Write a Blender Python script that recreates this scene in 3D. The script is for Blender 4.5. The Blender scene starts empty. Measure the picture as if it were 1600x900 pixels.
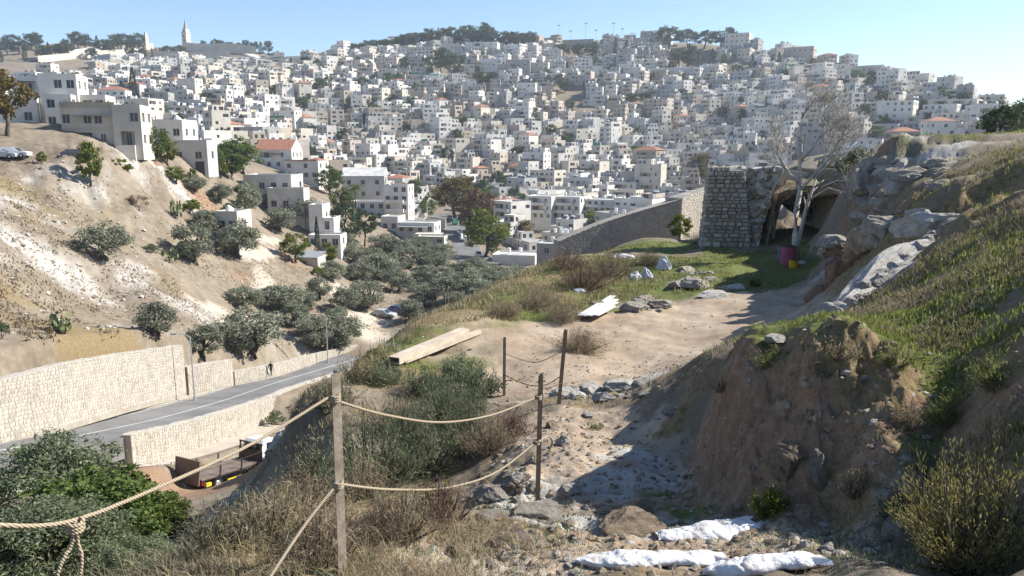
import bpy, bmesh, math, random
import numpy as np
from mathutils import Vector, Matrix

random.seed(7)
rng = np.random.default_rng(11)
R = math.radians
S = bpy.context.scene
C = S.collection

# ------------------------------------------------------------------ camera, sky, sun, exposure
FPX = 1185.0                       # focal length in photo pixels (photo is 1600 wide)
PITCH = math.atan(220.0 / FPX)     # eye level lies at y = 230
CAMZ = 40.0
cam_d = bpy.data.cameras.new('camera')
cam_d.sensor_width = 36.0
cam_d.lens = FPX / 1600.0 * 36.0
cam_d.clip_start = 0.1
cam_d.clip_end = 20000.0
cam = bpy.data.objects.new('camera', cam_d)
C.objects.link(cam)
cam.location = (0, 0, CAMZ)
cam.rotation_euler = (math.pi / 2 - PITCH, 0, 0)
S.camera = cam

SUN_AZ = R(77)      # clockwise from the view direction (+Y towards +X)
SUN_EL = R(38)
w = bpy.data.worlds.new('World')
S.world = w
w.use_nodes = True
nt = w.node_tree
bg = nt.nodes['Background']
sky = nt.nodes.new('ShaderNodeTexSky')
sky.sky_type = 'NISHITA'
sky.sun_disc = False
sky.sun_elevation = SUN_EL
sky.sun_rotation = SUN_AZ
sky.altitude = 700
sky.air_density = 1.0
sky.dust_density = 0.15
sky.ozone_density = 3.2
nt.links.new(sky.outputs[0], bg.inputs[0])
bg.inputs[1].default_value = 0.092

sun_d = bpy.data.lights.new('sun', 'SUN')
sun_d.energy = 5.0
sun_d.angle = R(0.5)
sun_d.color = (1.0, 0.95, 0.87)
sun = bpy.data.objects.new('sun', sun_d)
C.objects.link(sun)
sv = Vector((math.sin(SUN_AZ) * math.cos(SUN_EL), math.cos(SUN_AZ) * math.cos(SUN_EL), math.sin(SUN_EL)))
sun.rotation_euler = sv.to_track_quat('Z', 'Y').to_euler()

S.view_settings.view_transform = 'Standard'
S.view_settings.look = 'None'
S.view_settings.exposure = 1.0
S.view_settings.gamma = 1.0
S.render.engine = 'CYCLES'
S.cycles.use_denoising = True
S.cycles.max_bounces = 5
S.cycles.diffuse_bounces = 3
S.cycles.glossy_bounces = 2
S.cycles.transmission_bounces = 2
S.cycles.volume_bounces = 0
S.cycles.volume_step_rate = 4.0
S.cycles.transparent_max_bounces = 6

# ------------------------------------------------------------------ picture <-> place
CP, SP = math.cos(PITCH), math.sin(PITCH)
def ray(px, py):
    xr = (px - 800.0) / FPX
    yu = (450.0 - py) / FPX
    d = np.array([xr, CP + yu * SP, -SP + yu * CP])
    return d / math.hypot(d[0], d[1])          # unit horizontal length
def pix(px, py, r):
    """point seen at photo pixel (px, py) at horizontal distance r metres"""
    d = ray(px, py)
    return Vector((d[0] * r, d[1] * r, CAMZ + d[2] * r))
def project(p):
    x, y, z = p[0], p[1], p[2] - CAMZ
    f = y * CP - z * SP
    u = y * SP + z * CP
    return 800 + FPX * x / f, 450 - FPX * u / f, f

# ------------------------------------------------------------------ noise
def _hash(ix, iy, seed):
    h = (ix.astype(np.int64) * 374761393 + iy.astype(np.int64) * 668265263 + seed * 974711) & 0xFFFFFFFF
    h = ((h ^ (h >> 13)) * 1274126177) & 0xFFFFFFFF
    h = (h ^ (h >> 16)) & 0xFFFFFFFF
    return h.astype(np.float64) / 4294967295.0
def vnoise(x, y, seed=0):
    x = np.asarray(x, float); y = np.asarray(y, float)
    x0 = np.floor(x); y0 = np.floor(y)
    fx = x - x0; fy = y - y0
    fx = fx * fx * (3 - 2 * fx); fy = fy * fy * (3 - 2 * fy)
    a = _hash(x0, y0, seed); b = _hash(x0 + 1, y0, seed)
    c = _hash(x0, y0 + 1, seed); d = _hash(x0 + 1, y0 + 1, seed)
    return (a + (b - a) * fx) * (1 - fy) + (c + (d - c) * fx) * fy * 1.0 if False else ((a * (1 - fx) + b * fx) * (1 - fy) + (c * (1 - fx) + d * fx) * fy)
def fbm(x, y, wl, octs=4, seed=0, gain=0.5):
    s = 0.0; a = 1.0; t = 0.0
    for o in range(octs):
        ca, sa = math.cos(o * 0.7 + .3), math.sin(o * 0.7 + .3)
        s = s + a * (vnoise((x * ca - y * sa) / wl, (x * sa + y * ca) / wl, seed + o * 17) - .5)
        t += a; a *= gain; wl *= .5
    return s / t * 2.0
def sstep(a, b, x):
    t = np.clip((x - a) / (b - a), 0, 1)
    return t * t * (3 - 2 * t)

# ------------------------------------------------------------------ the lie of the land: surveyed points (photo x, photo y, distance)
SURVEY = []
def sv_(txt):
    for tok in txt.split(';'):
        tok = tok.strip()
        if tok:
            SURVEY.append(tuple(float(v) for v in tok.split()))
# near edge and path
sv_('1600 900 3.5;1400 900 3.7;1200 900 3.9;1000 900 4.0;800 900 4.1;650 900 4.15;520 900 4.15;400 900 4.25;300 900 4.35')
sv_('1000 870 4.5;1150 870 4.5;1150 830 5.15;1000 850 4.9;800 850 4.75;700 850 4.65;600 840 4.6;1250 850 4.7;1080 800 5.8')
sv_('838 790 6.6;800 760 6.9;900 780 6.4;900 700 8.3;880 640 11.4;950 645 11.0;1000 665 9.8;1000 740 7.3;1050 790 6.0;950 800 5.9;760 800 6.0')
sv_('960 605 13.5;870 625 12.2')
# hollow between the posts
sv_('600 785 5.2;700 805 5.3;500 800 5.1;600 800 6.6;600 785 8;600 745 10;600 695 12;620 640 14;720 800 6.9;720 770 8.2;700 720 10;720 670 12;760 640 13.3;500 790 7;520 745 9.5;520 690 12;500 640 14;800 690 9.2;800 650 11.6')
# left lip and drop
sv_('400 815 4.9;300 880 4.6;200 905 4.6;420 800 6.2;440 800 9;470 745 13;482 715 17.5;440 740 22;430 770 27;420 745 38;420 715 48')
sv_('300 930 7;300 905 12;310 850 22;320 790 34;300 760 55;200 940 8;150 900 15;150 850 25;170 790 38;60 930 12;60 860 24;60 790 38;100 745 50;-100 930 10;-150 850 25;-150 780 42')
# terrace
sv_('787 620 14.6;900 612 14;1000 592 15.5;1100 540 18.7;1180 470 25;1000 520 20.5;900 560 17.5;900 490 23;820 500 22;760 540 19;680 560 18;600 582 16.5;540 600 15.5')
sv_('560 562 18;640 507 22;720 472 25.5;800 434 30;870 402 38;960 400 38;1060 392 43;1230 400 38;1150 420 33;1050 440 29.5;1300 395 36;950 440 29.5;480 612 15.2;468 625 15.0')
sv_('1090 384 44;1165 384 43;1000 373 50')
# beyond the terrace lip
sv_('470 690 20;480 660 30;480 640 50;560 600 25;560 600 60;640 545 32;640 548 60;640 518 100;720 510 40;720 500 90;800 472 45;800 466 90;800 432 150;800 423 190;720 440 165;870 440 55;870 450 100;870 420 180;900 425 60;900 440 100;900 415 190;1000 388 62;1000 402 100;1000 380 200;1000 350 285;1100 388 60;1100 392 100;1100 362 200;1100 318 305')
sv_('1200 378 44;1200 376 60;1200 366 100;1200 338 200;1200 290 300;1200 245 410')
sv_('1270 376 41;1290 400 35;1320 385 31.5;1345 340 29.5;1350 262 34;1300 352 45;1250 352 46;1290 335 50;1230 362 46;1330 262 40;1300 270 58;1240 300 58;1345 250 46;1300 300 85;1300 332 150;1300 300 250;1300 255 350;1340 300 31')
# right bank: foot, face, crest
sv_('1112 776 6.1;1180 790 5.75;1300 800 5.5;1400 830 5.0;1500 862 4.45;1600 885 4.1;1098 690 8.2;1064 655 9.5')
sv_('1112 744 6.75;1106 704 7.5;1094 668 8.6;1122 604 7.4;1142 590 7.1;1106 612 8.1;1168 572 6.9;1066 618 9.3;1140 700 6.5;1034 612 10.2;988 622 11.5;1180 690 6.15;1200 560 6.9;1280 690 5.85;1280 548 6.35;1380 700 5.5;1380 560 6.4;1450 700 5.8;1450 600 6.55;1500 600 6.5;1490 680 5.9;1330 552 6.3;1560 700 5.0;1560 640 5.45;1600 760 4.5;1600 680 5.0;1700 700 4.3')
sv_('1100 565 9.6;1100 560 13;1100 555 16;1200 530 9.0;1200 518 11;1200 530 14.5;1200 525 18;1200 500 21.5;1300 515 9.4;1300 492 12.3;1270 500 15;1280 480 19;1250 480 22.5;1230 470 25')
sv_('1295 462 24;1340 420 23.5;1370 380 23;1395 352 22;1320 482 13.4;1380 432 16;1440 386 18;1450 352 19;1540 350 18.5;1400 480 10.2;1400 520 7.9;1500 450 8.8;1500 400 11.2;1500 520 7.4;1500 350 14.5')
sv_('1600 550 5.9;1600 450 7.8;1600 380 10.2;1600 300 14;1600 250 20;1600 212 30;1600 208 40;1720 560 5.4;1720 400 7.6;1720 280 11;1600 222 60;1600 245 110;1500 300 19.5;1500 260 26;1500 230 37;1500 255 70;1430 242 40;1430 270 70;1400 300 26;1400 250 38')
sv_('1400 330 160;1400 290 260;1400 248 350;1500 320 160;1500 285 260;1500 235 350;1600 310 160;1600 270 260;1600 225 360')
# lane, road and retaining wall
sv_('300 742 57.5;270 716 60.2;250 694 62.8;350 690 66.5;350 669 70;150 745 52.5;150 712 57;430 645 77;200 740 55.5;420 716 64.2;400 735 59.2')
sv_('60 690 56;150 672 60.7;250 650 68;350 622 79;420 598 90;500 576 101;560 560 108;60 668 58.5;0 683 55')
sv_('0 600 56.7;100 572 62;200 553 71;250 546 77;290 540 82;330 580 85;370 575 92;430 566 97;500 548 106')
sv_('-200 690 52;-200 600 56;-200 500 70;-200 400 88;-200 300 112;-200 200 150')
# left hillside
sv_('0 500 72;0 400 92;0 300 115;0 252 130;100 252 131;100 500 85;100 400 104;100 320 118;200 500 92;200 400 112;200 300 130;190 246 140;60 207 146;130 205 147;0 205 146;60 196 175')
sv_('300 500 96;300 420 118;300 340 140;300 262 162;230 245 150;330 380 132;400 330 176;380 262 200;450 350 176;480 302 220;540 350 200;560 380 186;620 360 226;640 410 182')
# grove and valley floor
sv_('450 540 105;500 500 119;600 480 135;400 470 118;560 440 156;650 470 143;700 430 182;480 400 150;420 400 139;410 430 128;600 520 122;560 520 115')
sv_('700 345 290;710 400 222;800 382 260;760 410 205;640 330 290;850 395 250;900 370 275')
# opposite hillside
for x in (480, 600, 700, 800, 900, 1000, 1100):
    dx = max(0, (x - 1000) / 100.0)
    for y, r in ((332, 325), (300, 375), (250, 450), (200, 522), (150, 602), (100, 702)):
        if x == 480 and y > 260: continue
        SURVEY.append((x, y, r + 8 * dx))
sv_('300 200 420;300 165 500;300 130 650;300 100 850;150 295 260;150 215 380;150 170 500;150 130 650;150 105 800;0 260 280;0 200 400;0 150 560;0 110 780;350 235 300;400 210 380;400 150 560;400 110 760')
sv_('1200 200 500;1200 150 590;1200 110 660;1300 200 480;1300 160 560;1400 212 440;1400 160 540;1500 195 450;1500 165 520;1580 188 470')
SKY = [(-300, 95, 1000), (-100, 80, 1000), (0, 74, 1000), (100, 66, 1020), (230, 76, 1050), (290, 71, 1050), (350, 72, 1000), (420, 86, 950),
       (500, 99, 820), (545, 84, 800), (620, 72, 800), (740, 67, 800), (830, 70, 790), (900, 69, 790), (1000, 67, 790), (1100, 72, 760),
       (1160, 79, 740), (1200, 92, 720), (1250, 102, 700), (1300, 113, 690), (1380, 124, 640), (1450, 141, 600), (1500, 157, 560), (1560, 177, 520),
       (1650, 200, 500), (1900, 215, 480)]
for x, y, r in SKY:
    SURVEY.append((x, y, r)); SURVEY.append((x, y + 22, r * 1.22)); SURVEY.append((x, 230, r * 2.2)); SURVEY.append((x, 226, r * 6))
_A, _L, _V = [], [], []
for x, y, r in SURVEY:
    d = ray(x, y)
    _A.append(math.atan2(d[0], d[1])); _L.append(math.log(r)); _V.append(d[2])
def far_pt(azd, r, z):
    _A.append(R(azd)); _L.append(math.log(r)); _V.append(z / r)
for azd in (-60, -40, -20, 0, 20, 40, 60):
    far_pt(azd, .3, -1.62); far_pt(azd, 1.0, -1.7 - .004 * -azd * 0); far_pt(azd, 2.3, -2.02)
for azd, zs in ((-90, (-1.65, -1.9, -4, -12, -22, -14, 60, 60)), (-135, (-1.62, -1.7, -2.2, -8, -14, -6, 40, 60)), (180, (-1.6, -1.4, -.6, 1, 4, 14, 40, 60)), (-180, (-1.6, -1.4, -.6, 1, 4, 14, 40, 60)),
                (135, (-1.6, -1.2, .2, 2.5, 6, 14, 40, 60)), (90, (-1.6, -1.3, -.4, 1.2, 2, -4, 30, 60)), (60, (-1.62, -1.55, -1.2, -.4, .2, -14, 40, 60))):
    for r, z in zip((.3, 2, 6, 20, 50, 200, 800, 6000), zs):
        far_pt(azd, r, z)
_A = np.array(_A); _L = np.array(_L); _V = np.array(_V)
KA, CC = 2.2, 0.035
def _phi(d2): return np.sqrt(d2 + CC * CC)
_n = len(_A)
_D = (KA * (_A[:, None] - _A[None, :])) ** 2 + (_L[:, None] - _L[None, :]) ** 2
_M = np.zeros((_n + 3, _n + 3))
_M[:_n, :_n] = _phi(_D) - np.eye(_n) * 0.004
_M[:_n, _n] = 1; _M[:_n, _n + 1] = _A; _M[:_n, _n + 2] = _L
_M[_n, :_n] = 1; _M[_n + 1, :_n] = _A; _M[_n + 2, :_n] = _L
_W = np.linalg.solve(_M, np.concatenate([_V, [0, 0, 0]]))

_A32 = (KA * _A).astype(np.float32)[None]; _L32 = _L.astype(np.float32)[None]; _W32 = _W[:_n].astype(np.float32)
def poly_dist(x, y, pts):
    """distance to a polyline of (x, y, z), and the z of the nearest point"""
    best = np.full(x.shape, 1e9); bz = np.zeros(x.shape); side = np.zeros(x.shape)
    for (ax, ay, az_), (bx, by, bz_) in zip(pts[:-1], pts[1:]):
        vx, vy = bx - ax, by - ay
        L2 = vx * vx + vy * vy
        t = np.clip(((x - ax) * vx + (y - ay) * vy) / L2, 0, 1)
        dx, dy = x - ax - t * vx, y - ay - t * vy
        d = np.hypot(dx, dy)
        m = d < best
        best = np.where(m, d, best); bz = np.where(m, az_ + t * (bz_ - az_), bz)
        side = np.where(m, np.sign(vx * dy - vy * dx), side)
    return best, bz, side

ROAD = [tuple(pix(x, y, r)) for x, y, r in ((-260, 742, 49.5), (-100, 715, 52), (60, 688, 56), (150, 671, 60.7), (250, 649, 68), (350, 621, 79), (420, 597.5, 90), (500, 574, 101), (560, 556, 108))]
LANE = [tuple(pix(x, y, r)) for x, y, r in ((-60, 775, 44.5), (60, 752, 49.2), (150, 730, 53.8), (250, 717, 58.8), (350, 690, 66.5), (430, 664, 74.5))]
def rot_masks(x, y):
    pass
ROCKY = []   # (x, y, radius, amplitude): where bedrock breaks the surface; filled below
def gz(x, y, fine=True):
    x = np.atleast_1d(np.asarray(x, float)); y = np.atleast_1d(np.asarray(y, float))
    r = np.maximum(np.hypot(x, y), .05)
    az = np.arctan2(x, y); lr = np.log(np.maximum(r, .3))
    v = np.empty_like(r)
    for i in range(0, len(r), 60000):
        sl = slice(i, i + 60000)
        A_ = (KA * az[sl]).astype(np.float32)[:, None] - _A32; A_ *= A_
        B_ = lr[sl].astype(np.float32)[:, None] - _L32; B_ *= B_
        A_ += B_; A_ += np.float32(CC * CC); np.sqrt(A_, out=A_)
        v[sl] = A_ @ _W32 + _W[_n] + _W[_n + 1] * az[sl] + _W[_n + 2] * lr[sl]
    z = CAMZ + v * np.maximum(r, .3)
    if fine:
        k = r < 75
        if k.any():
            x_, y_, r_ = x[k], y[k], r[k]
            z[k] += (1 - sstep(45, 75, r_)) * (0.16 * fbm(x_, y_, 2.6, 3, 3) * sstep(4, 16, r_) + 0.075 * fbm(x_, y_, .55, 4, 5) * sstep(1.5, 5, r_))
            k2 = r < 16
            if k2.any(): z[k2] += .028 * fbm(x[k2], y[k2], .12, 2, 9) * (1 - sstep(10, 16, r[k2]))
        k = (r > 45) & (r < 260)
        if k.any():
            x_, y_, r_ = x[k], y[k], r[k]
            z[k] += sstep(45, 75, r_) * (1 - sstep(190, 260, r_)) * (1.0 * fbm(x_, y_, 11, 4, 21, .6) + .35 * fbm(x_, y_, 2.2, 2, 23))
        k = r > 190
        if k.any(): z[k] += sstep(190, 260, r[k]) * (3.0 * fbm(x[k], y[k], 45, 3, 31))
        for rx, ry, rad, amp in ROCKY:
            d2 = (x - rx) ** 2 + (y - ry) ** 2
            k = d2 < 3.9 * rad * rad
            if k.any():
                xx, yy = x[k], y[k]; m = np.exp(-d2[k] / rad ** 2)
                q = rad * .55
                rid = 1 - np.abs(fbm(xx, yy, q, 4, 41, .55)) * 1.6
                stp = np.floor(fbm(xx, yy, q * 1.3, 2, 43) * 4) / 4
                z[k] += m * amp * (rid - .55 + .7 * stp)
    d, pz, _s = poly_dist(x, y, ROAD)
    t = sstep(4.9, 6.2, d)
    z = (pz - .07) * (1 - t) + z * t
    d, pz, _s = poly_dist(x, y, LANE)
    t = sstep(2.4, 4.2, d)
    z = (pz - .05) * (1 - t) + z * t
    return z
def g1(x, y): return float(gz([x], [y])[0])
_RS = np.exp(np.linspace(math.log(2.0), math.log(1300), 300))
def hit(px, py, rmin=2.0, rmax=1300):
    """where the line of sight through a photo pixel meets the land"""
    d = ray(px, py)
    rs = _RS[(_RS >= rmin) & (_RS <= rmax)]
    for _ in range(2):
        z = gz(d[0] * rs, d[1] * rs) - (CAMZ + d[2] * rs)
        k = int(np.argmax(z > 0)) if (z > 0).any() else len(rs) - 1
        lo_, hi_ = rs[max(k - 1, 0)], rs[k]
        if _ == 0: rs = np.linspace(lo_, hi_, 8)
    a, b = z[max(k - 1, 0)], z[k]
    r = lo_ + (hi_ - lo_) * min(1, max(0, -a / (b - a + 1e-9))) if b > a else hi_
    return Vector((d[0] * r, d[1] * r, CAMZ + d[2] * r))
def at(px, r, dz=0.0):
    """on the land, at the bearing of photo column px (taken at eye level) and distance r"""
    d = ray(px, 230)
    x, y = d[0] * r, d[1] * r
    return Vector((x, y, g1(x, y) + dz))
# ------------------------------------------------------------------ mesh and material helpers
def obj(name, me, parent=None, loc=None, rotz=None, **props):
    o = bpy.data.objects.new(name, me)
    C.objects.link(o)
    if parent is not None: o.parent = parent
    if loc is not None: o.location = loc
    if rotz is not None: o.rotation_euler = (0, 0, rotz)
    for k, v in props.items(): o[k] = v
    return o
def empty(name, loc, rotz=0, **props):
    o = obj(name, None, None, loc, rotz, **props)
    o.empty_display_size = .2
    return o
def mesh_np(name, V, F, mats=(), mi=None, smooth=False):
    """V (n,3); F (m,3) or (m,4) array, or list of such arrays"""
    me = bpy.data.meshes.new(name)
    Fs = F if isinstance(F, list) else [F]
    Fs = [np.asarray(f, np.int32) for f in Fs if len(f)]
    V = np.asarray(V, np.float32)
    me.vertices.add(len(V)); me.vertices.foreach_set('co', V.ravel())
    nl = sum(f.size for f in Fs); nf = sum(len(f) for f in Fs)
    me.loops.add(nl); me.polygons.add(nf)
    me.loops.foreach_set('vertex_index', np.concatenate([f.ravel() for f in Fs]))
    tot = np.concatenate([np.full(len(f), f.shape[1], np.int32) for f in Fs])
    st = np.concatenate([[0], np.cumsum(tot)[:-1]]).astype(np.int32)
    me.polygons.foreach_set('loop_start', st)
    if mi is not None: me.polygons.foreach_set('material_index', np.asarray(mi, np.int32))
    me.polygons.foreach_set('use_smooth', np.full(nf, smooth))
    for m in mats: me.materials.append(m)
    me.update(calc_edges=True)
    me.validate()
    return me
class MB:
    """collects quads/triangles/ngons with a material index"""
    def __init__(s): s.v = []; s.f = []; s.m = []
    def poly(s, pts, m=0):
        b = len(s.v); s.v += [tuple(p) for p in pts]; s.f.append(tuple(range(b, b + len(pts)))); s.m.append(m)
    def raw(s, pts, faces, m=0):
        b = len(s.v); s.v += [tuple(p) for p in pts]
        for f in faces: s.f.append(tuple(b + i for i in f)); s.m.append(m)
    def box(s, x0, y0, z0, x1, y1, z1, m=0, rz=0, c=(0, 0), bottom=True):
        P = [(x0, y0, z0), (x1, y0, z0), (x1, y1, z0), (x0, y1, z0), (x0, y0, z1), (x1, y0, z1), (x1, y1, z1), (x0, y1, z1)]
        if rz:
            ca, sa = math.cos(rz), math.sin(rz)
            P = [(c[0] + (x - c[0]) * ca - (y - c[1]) * sa, c[1] + (x - c[0]) * sa + (y - c[1]) * ca, z) for x, y, z in P]
        F = [(4, 5, 6, 7), (0, 1, 5, 4), (1, 2, 6, 5), (2, 3, 7, 6), (3, 0, 4, 7)]
        if bottom: F.append((3, 2, 1, 0))
        s.raw(P, F, m)
    def cyl(s, p0, p1, r0, r1=None, n=8, m=0, caps=True):
        r1 = r0 if r1 is None else r1
        p0, p1 = Vector(p0), Vector(p1)
        d = (p1 - p0)
        if d.length < 1e-6: return
        q = d.to_track_quat('Z', 'Y')
        P = []
        for p, r in ((p0, r0), (p1, r1)):
            for i in range(n):
                a = 2 * math.pi * i / n
                P.append(p + q @ Vector((r * math.cos(a), r * math.sin(a), 0)))
        F = [(i, (i + 1) % n, n + (i + 1) % n, n + i) for i in range(n)]
        if caps: F += [tuple(range(n - 1, -1, -1)), tuple(range(n, 2 * n))]
        s.raw(P, F, m)
    def tube(s, pts, rad, n=6, m=0):
        pts = [Vector(p) for p in pts]
        rad = rad if isinstance(rad, (list, tuple)) else [rad] * len(pts)
        b = len(s.v)
        for i, p in enumerate(pts):
            d = (pts[min(i + 1, len(pts) - 1)] - pts[max(i - 1, 0)])
            q = d.to_track_quat('Z', 'Y')
            for k in range(n):
                a = 2 * math.pi * k / n
                s.v.append(tuple(p + q @ Vector((rad[i] * math.cos(a), rad[i] * math.sin(a), 0))))
        for i in range(len(pts) - 1):
            for k in range(n):
                s.f.append((b + i * n + k, b + i * n + (k + 1) % n, b + (i + 1) * n + (k + 1) % n, b + (i + 1) * n + k)); s.m.append(m)
        s.f.append(tuple(b + k for k in range(n - 1, -1, -1))); s.m.append(m)
        e = b + (len(pts) - 1) * n
        s.f.append(tuple(e + k for k in range(n))); s.m.append(m)
    def build(s, name, mats, smooth=False):
        me = bpy.data.meshes.new(name)
        me.from_pydata(s.v, [], s.f)
        for m in (mats if isinstance(mats, (list, tuple)) else [mats]): me.materials.append(m)
        if any(s.m): me.polygons.foreach_set('material_index', s.m)
        if smooth: me.polygons.foreach_set('use_smooth', [True] * len(s.f))
        me.update()
        return me

def mat(name, col, rough=.85, var=.0, vscale=1.0, bump=0.0, bscale=20.0, metal=0.0, spec=.3, col2=None, detail=6, coord='Object', objvar=0.0):
    """procedural Principled material: colour with noise variation towards col2 and noise bump"""
    m = bpy.data.materials.new(name); m.use_nodes = True
    n = m.node_tree.nodes; l = m.node_tree.links
    b = n['Principled BSDF']
    b.inputs['Roughness'].default_value = rough
    b.inputs['Metallic'].default_value = metal
    b.inputs['Specular IOR Level'].default_value = spec
    b.inputs['Base Color'].default_value = (*col, 1)
    tc = n.new('ShaderNodeTexCoord')
    src = tc.outputs[coord]
    out = None
    if var > 0 or col2 is not None:
        t = n.new('ShaderNodeTexNoise'); t.inputs['Scale'].default_value = vscale; t.inputs['Detail'].default_value = detail; t.inputs['Roughness'].default_value = .62
        l.new(src, t.inputs['Vector'])
        rp = n.new('ShaderNodeValToRGB')
        c2 = col2 if col2 is not None else tuple(c * (1 - var) for c in col)
        rp.color_ramp.elements[0].position = .36; rp.color_ramp.elements[1].position = .64
        rp.color_ramp.elements[0].color = (*c2, 1); rp.color_ramp.elements[1].color = (*col, 1)
        l.new(t.outputs[0], rp.inputs[0]); out = rp.outputs[0]
    if objvar > 0:
        oi = n.new('ShaderNodeObjectInfo')
        hs = n.new('ShaderNodeHueSaturation')
        mr = n.new('ShaderNodeMapRange'); mr.inputs[3].default_value = 1 - objvar; mr.inputs[4].default_value = 1 + objvar
        l.new(oi.outputs['Random'], mr.inputs[0]); l.new(mr.outputs[0], hs.inputs['Value'])
        if out is not None: l.new(out, hs.inputs['Color'])
        else: hs.inputs['Color'].default_value = (*col, 1)
        out = hs.outputs[0]
    if out is not None: l.new(out, b.inputs['Base Color'])
    if bump > 0:
        t2 = n.new('ShaderNodeTexNoise'); t2.inputs['Scale'].default_value = bscale; t2.inputs['Detail'].default_value = 5
        l.new(src, t2.inputs['Vector'])
        bp = n.new('ShaderNodeBump'); bp.inputs['Strength'].default_value = bump; bp.inputs['Distance'].default_value = 1.0 / bscale
        l.new(t2.outputs[0], bp.inputs['Height']); l.new(bp.outputs[0], b.inputs['Normal'])
    return m

# ------------------------------------------------------------------ the ground sheet
def blob(px, py, rx, ry=None, rot=0.0, s=1.0, r=None):
    p = hit(px, py) if r is None else pix(px, py, r)
    return (p.x, p.y, rx, rx if ry is None else ry, rot, s)
def rb(px, py, rad, amp, r=None):
    p = hit(px, py) if r is None else pix(px, py, r)
    ROCKY.append((p.x, p.y, rad, amp))
_rk = [(1380, 440, 2.0, .5, None), (1340, 440, 1.9, .6, 22.5), (1430, 370, 1.8, .45, 19), (1380, 300, 3.2, .5, 29), (1345, 300, 2.6, .7, 31), (1330, 360, 2.2, .6, 31),
       (1080, 440, 1.3, .28, None), (1000, 478, 1.1, .2, None), (960, 612, 1.0, .22, None), (900, 615, .8, .16, None), (780, 770, .8, .16, None), (440, 700, 2.6, .9, 18),
       (300, 255, 8, 3.0, None), (230, 262, 8, 2.5, None), (180, 300, 10, 2.2, None), (140, 265, 8, 1.8, None), (60, 380, 14, 1.6, None), (430, 520, 4, .6, None), (900, 830, .5, .08, None), (1370, 620, .6, .10, 6.0), (1280, 640, .6, .11, 6.1), (1180, 660, .6, .10, 6.3), (1330, 570, .4, .16, 6.4), (1150, 660, .5, .14, 6.8), (1118, 660, .35, .14, 7.4), (1098, 640, .3, .1, 8.3), (1260, 300, 4, 1.2, 50)]
_tmp = [((hit(a, b) if r is None else pix(a, b, r)), rad, amp) for a, b, rad, amp, r in _rk]
for p, rad, amp in _tmp: ROCKY.append((p.x, p.y, rad, amp))

azf = np.arange(-40.0, 40.01, 0.155)
azl = np.concatenate([np.arange(-180, -60, 4.0), np.arange(-60, -40, 1.0)])
AZ = np.radians(np.concatenate([azl, azf, -azl[::-1]]))
RR = [.3, .6, .9, 1.2, 1.5, 1.8, 2.1]
r = 2.4
while r < 2600:
    RR.append(r)
    r *= 1.0045 if 4.6 < r < 8.2 else 1.0085 if r < 26 else (1.0115 if r < 75 else (1.016 if r < 260 else (1.022 if r < 1300 else 1.1)))
RR = np.array(RR)
GX = (np.sin(AZ)[None, :] * RR[:, None]).ravel(); GY = (np.cos(AZ)[None, :] * RR[:, None]).ravel()
GZ = gz(GX, GY)
nr, na = len(RR), len(AZ)
ii, jj = np.meshgrid(np.arange(nr - 1), np.arange(na - 1), indexing='ij')
a0 = (ii * na + jj).ravel()
GF = np.stack([a0, a0 + 1, a0 + na + 1, a0 + na], 1)[:, ::-1]
GV = np.stack([GX, GY, GZ], 1)
cen = len(GV)
GV = np.vstack([GV, [[0, 0, g1(0.01, .29)]]])
fan = np.stack([np.full(na - 1, cen), np.arange(na - 1) + 1, np.arange(na - 1)], 1)

def mask(blobs, x=None, y=None):
    x = GX if x is None else x; y = GY if y is None else y
    m = np.zeros(len(x))
    for bx, by, rx, ry, rot, s in blobs:
        dx, dy = x - bx, y - by
        ca, sa = math.cos(rot), math.sin(rot)
        u = (dx * ca + dy * sa) / rx; v = (-dx * sa + dy * ca) / ry
        m = np.maximum(m, s * np.exp(-(u * u + v * v) ** 1.5))
    return m
B_PATH = [blob(1000, 540, 5.5, 3.4), blob(1150, 480, 3.2, 3.2), blob(1200, 462, 1.6, 1.2), blob(900, 580, 3.2, 2.0), blob(820, 590, 1.6, 1.6), blob(1080, 510, 4, 3),
          blob(920, 680, 1.1, 2.2), blob(980, 700, .9, 1.8), blob(900, 760, .7, .9), blob(950, 860, 1.0, .6), blob(870, 860, .8, .6), blob(1100, 860, 1.2, .55), blob(800, 880, .9, .35), blob(1060, 830, .9, .3)]
B_GRASS = [blob(1120, 412, 9, 4.5), blob(1000, 385, 6, 3.5), blob(1240, 395, 4.5, 4), blob(1030, 455, 4.6, 3.0), blob(1130, 440, 4.5, 2.2), blob(1060, 425, 5, 3), blob(930, 488, 3.2, 2.0, 0, .8), blob(850, 512, 2.2, 1.2, 0, .7), blob(700, 545, 4, 2.2, 0, .6), blob(830, 460, 4, 3, 0, .5),
           blob(600, 555, 3.5, 2, 0, .6), blob(1510, 232, 7, 5, .3, 1.0, 40), blob(1580, 222, 9, 5, 0, 1.0, 38), blob(1560, 480, 2.6, 2.0, 0, .8), blob(1500, 530, 1.1, .8, 0, .8), blob(1350, 502, 1.4, .5), blob(1230, 530, .9, .5, 0, .8), blob(1450, 470, 2, 1.5, 0, .7), blob(1570, 600, .8, .8, 0, .8), blob(1600, 540, 1.2, 1.2, 0, .8), blob(1600, 430, 3, 2.5, 0, .45), blob(760, 830, .5, .25, 0, .6), blob(1300, 518, .7, .4, 0, .8),
           blob(930, 665, .16, .16, 0, .9), blob(880, 470, 3, 2, 0, .5)]
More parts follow.
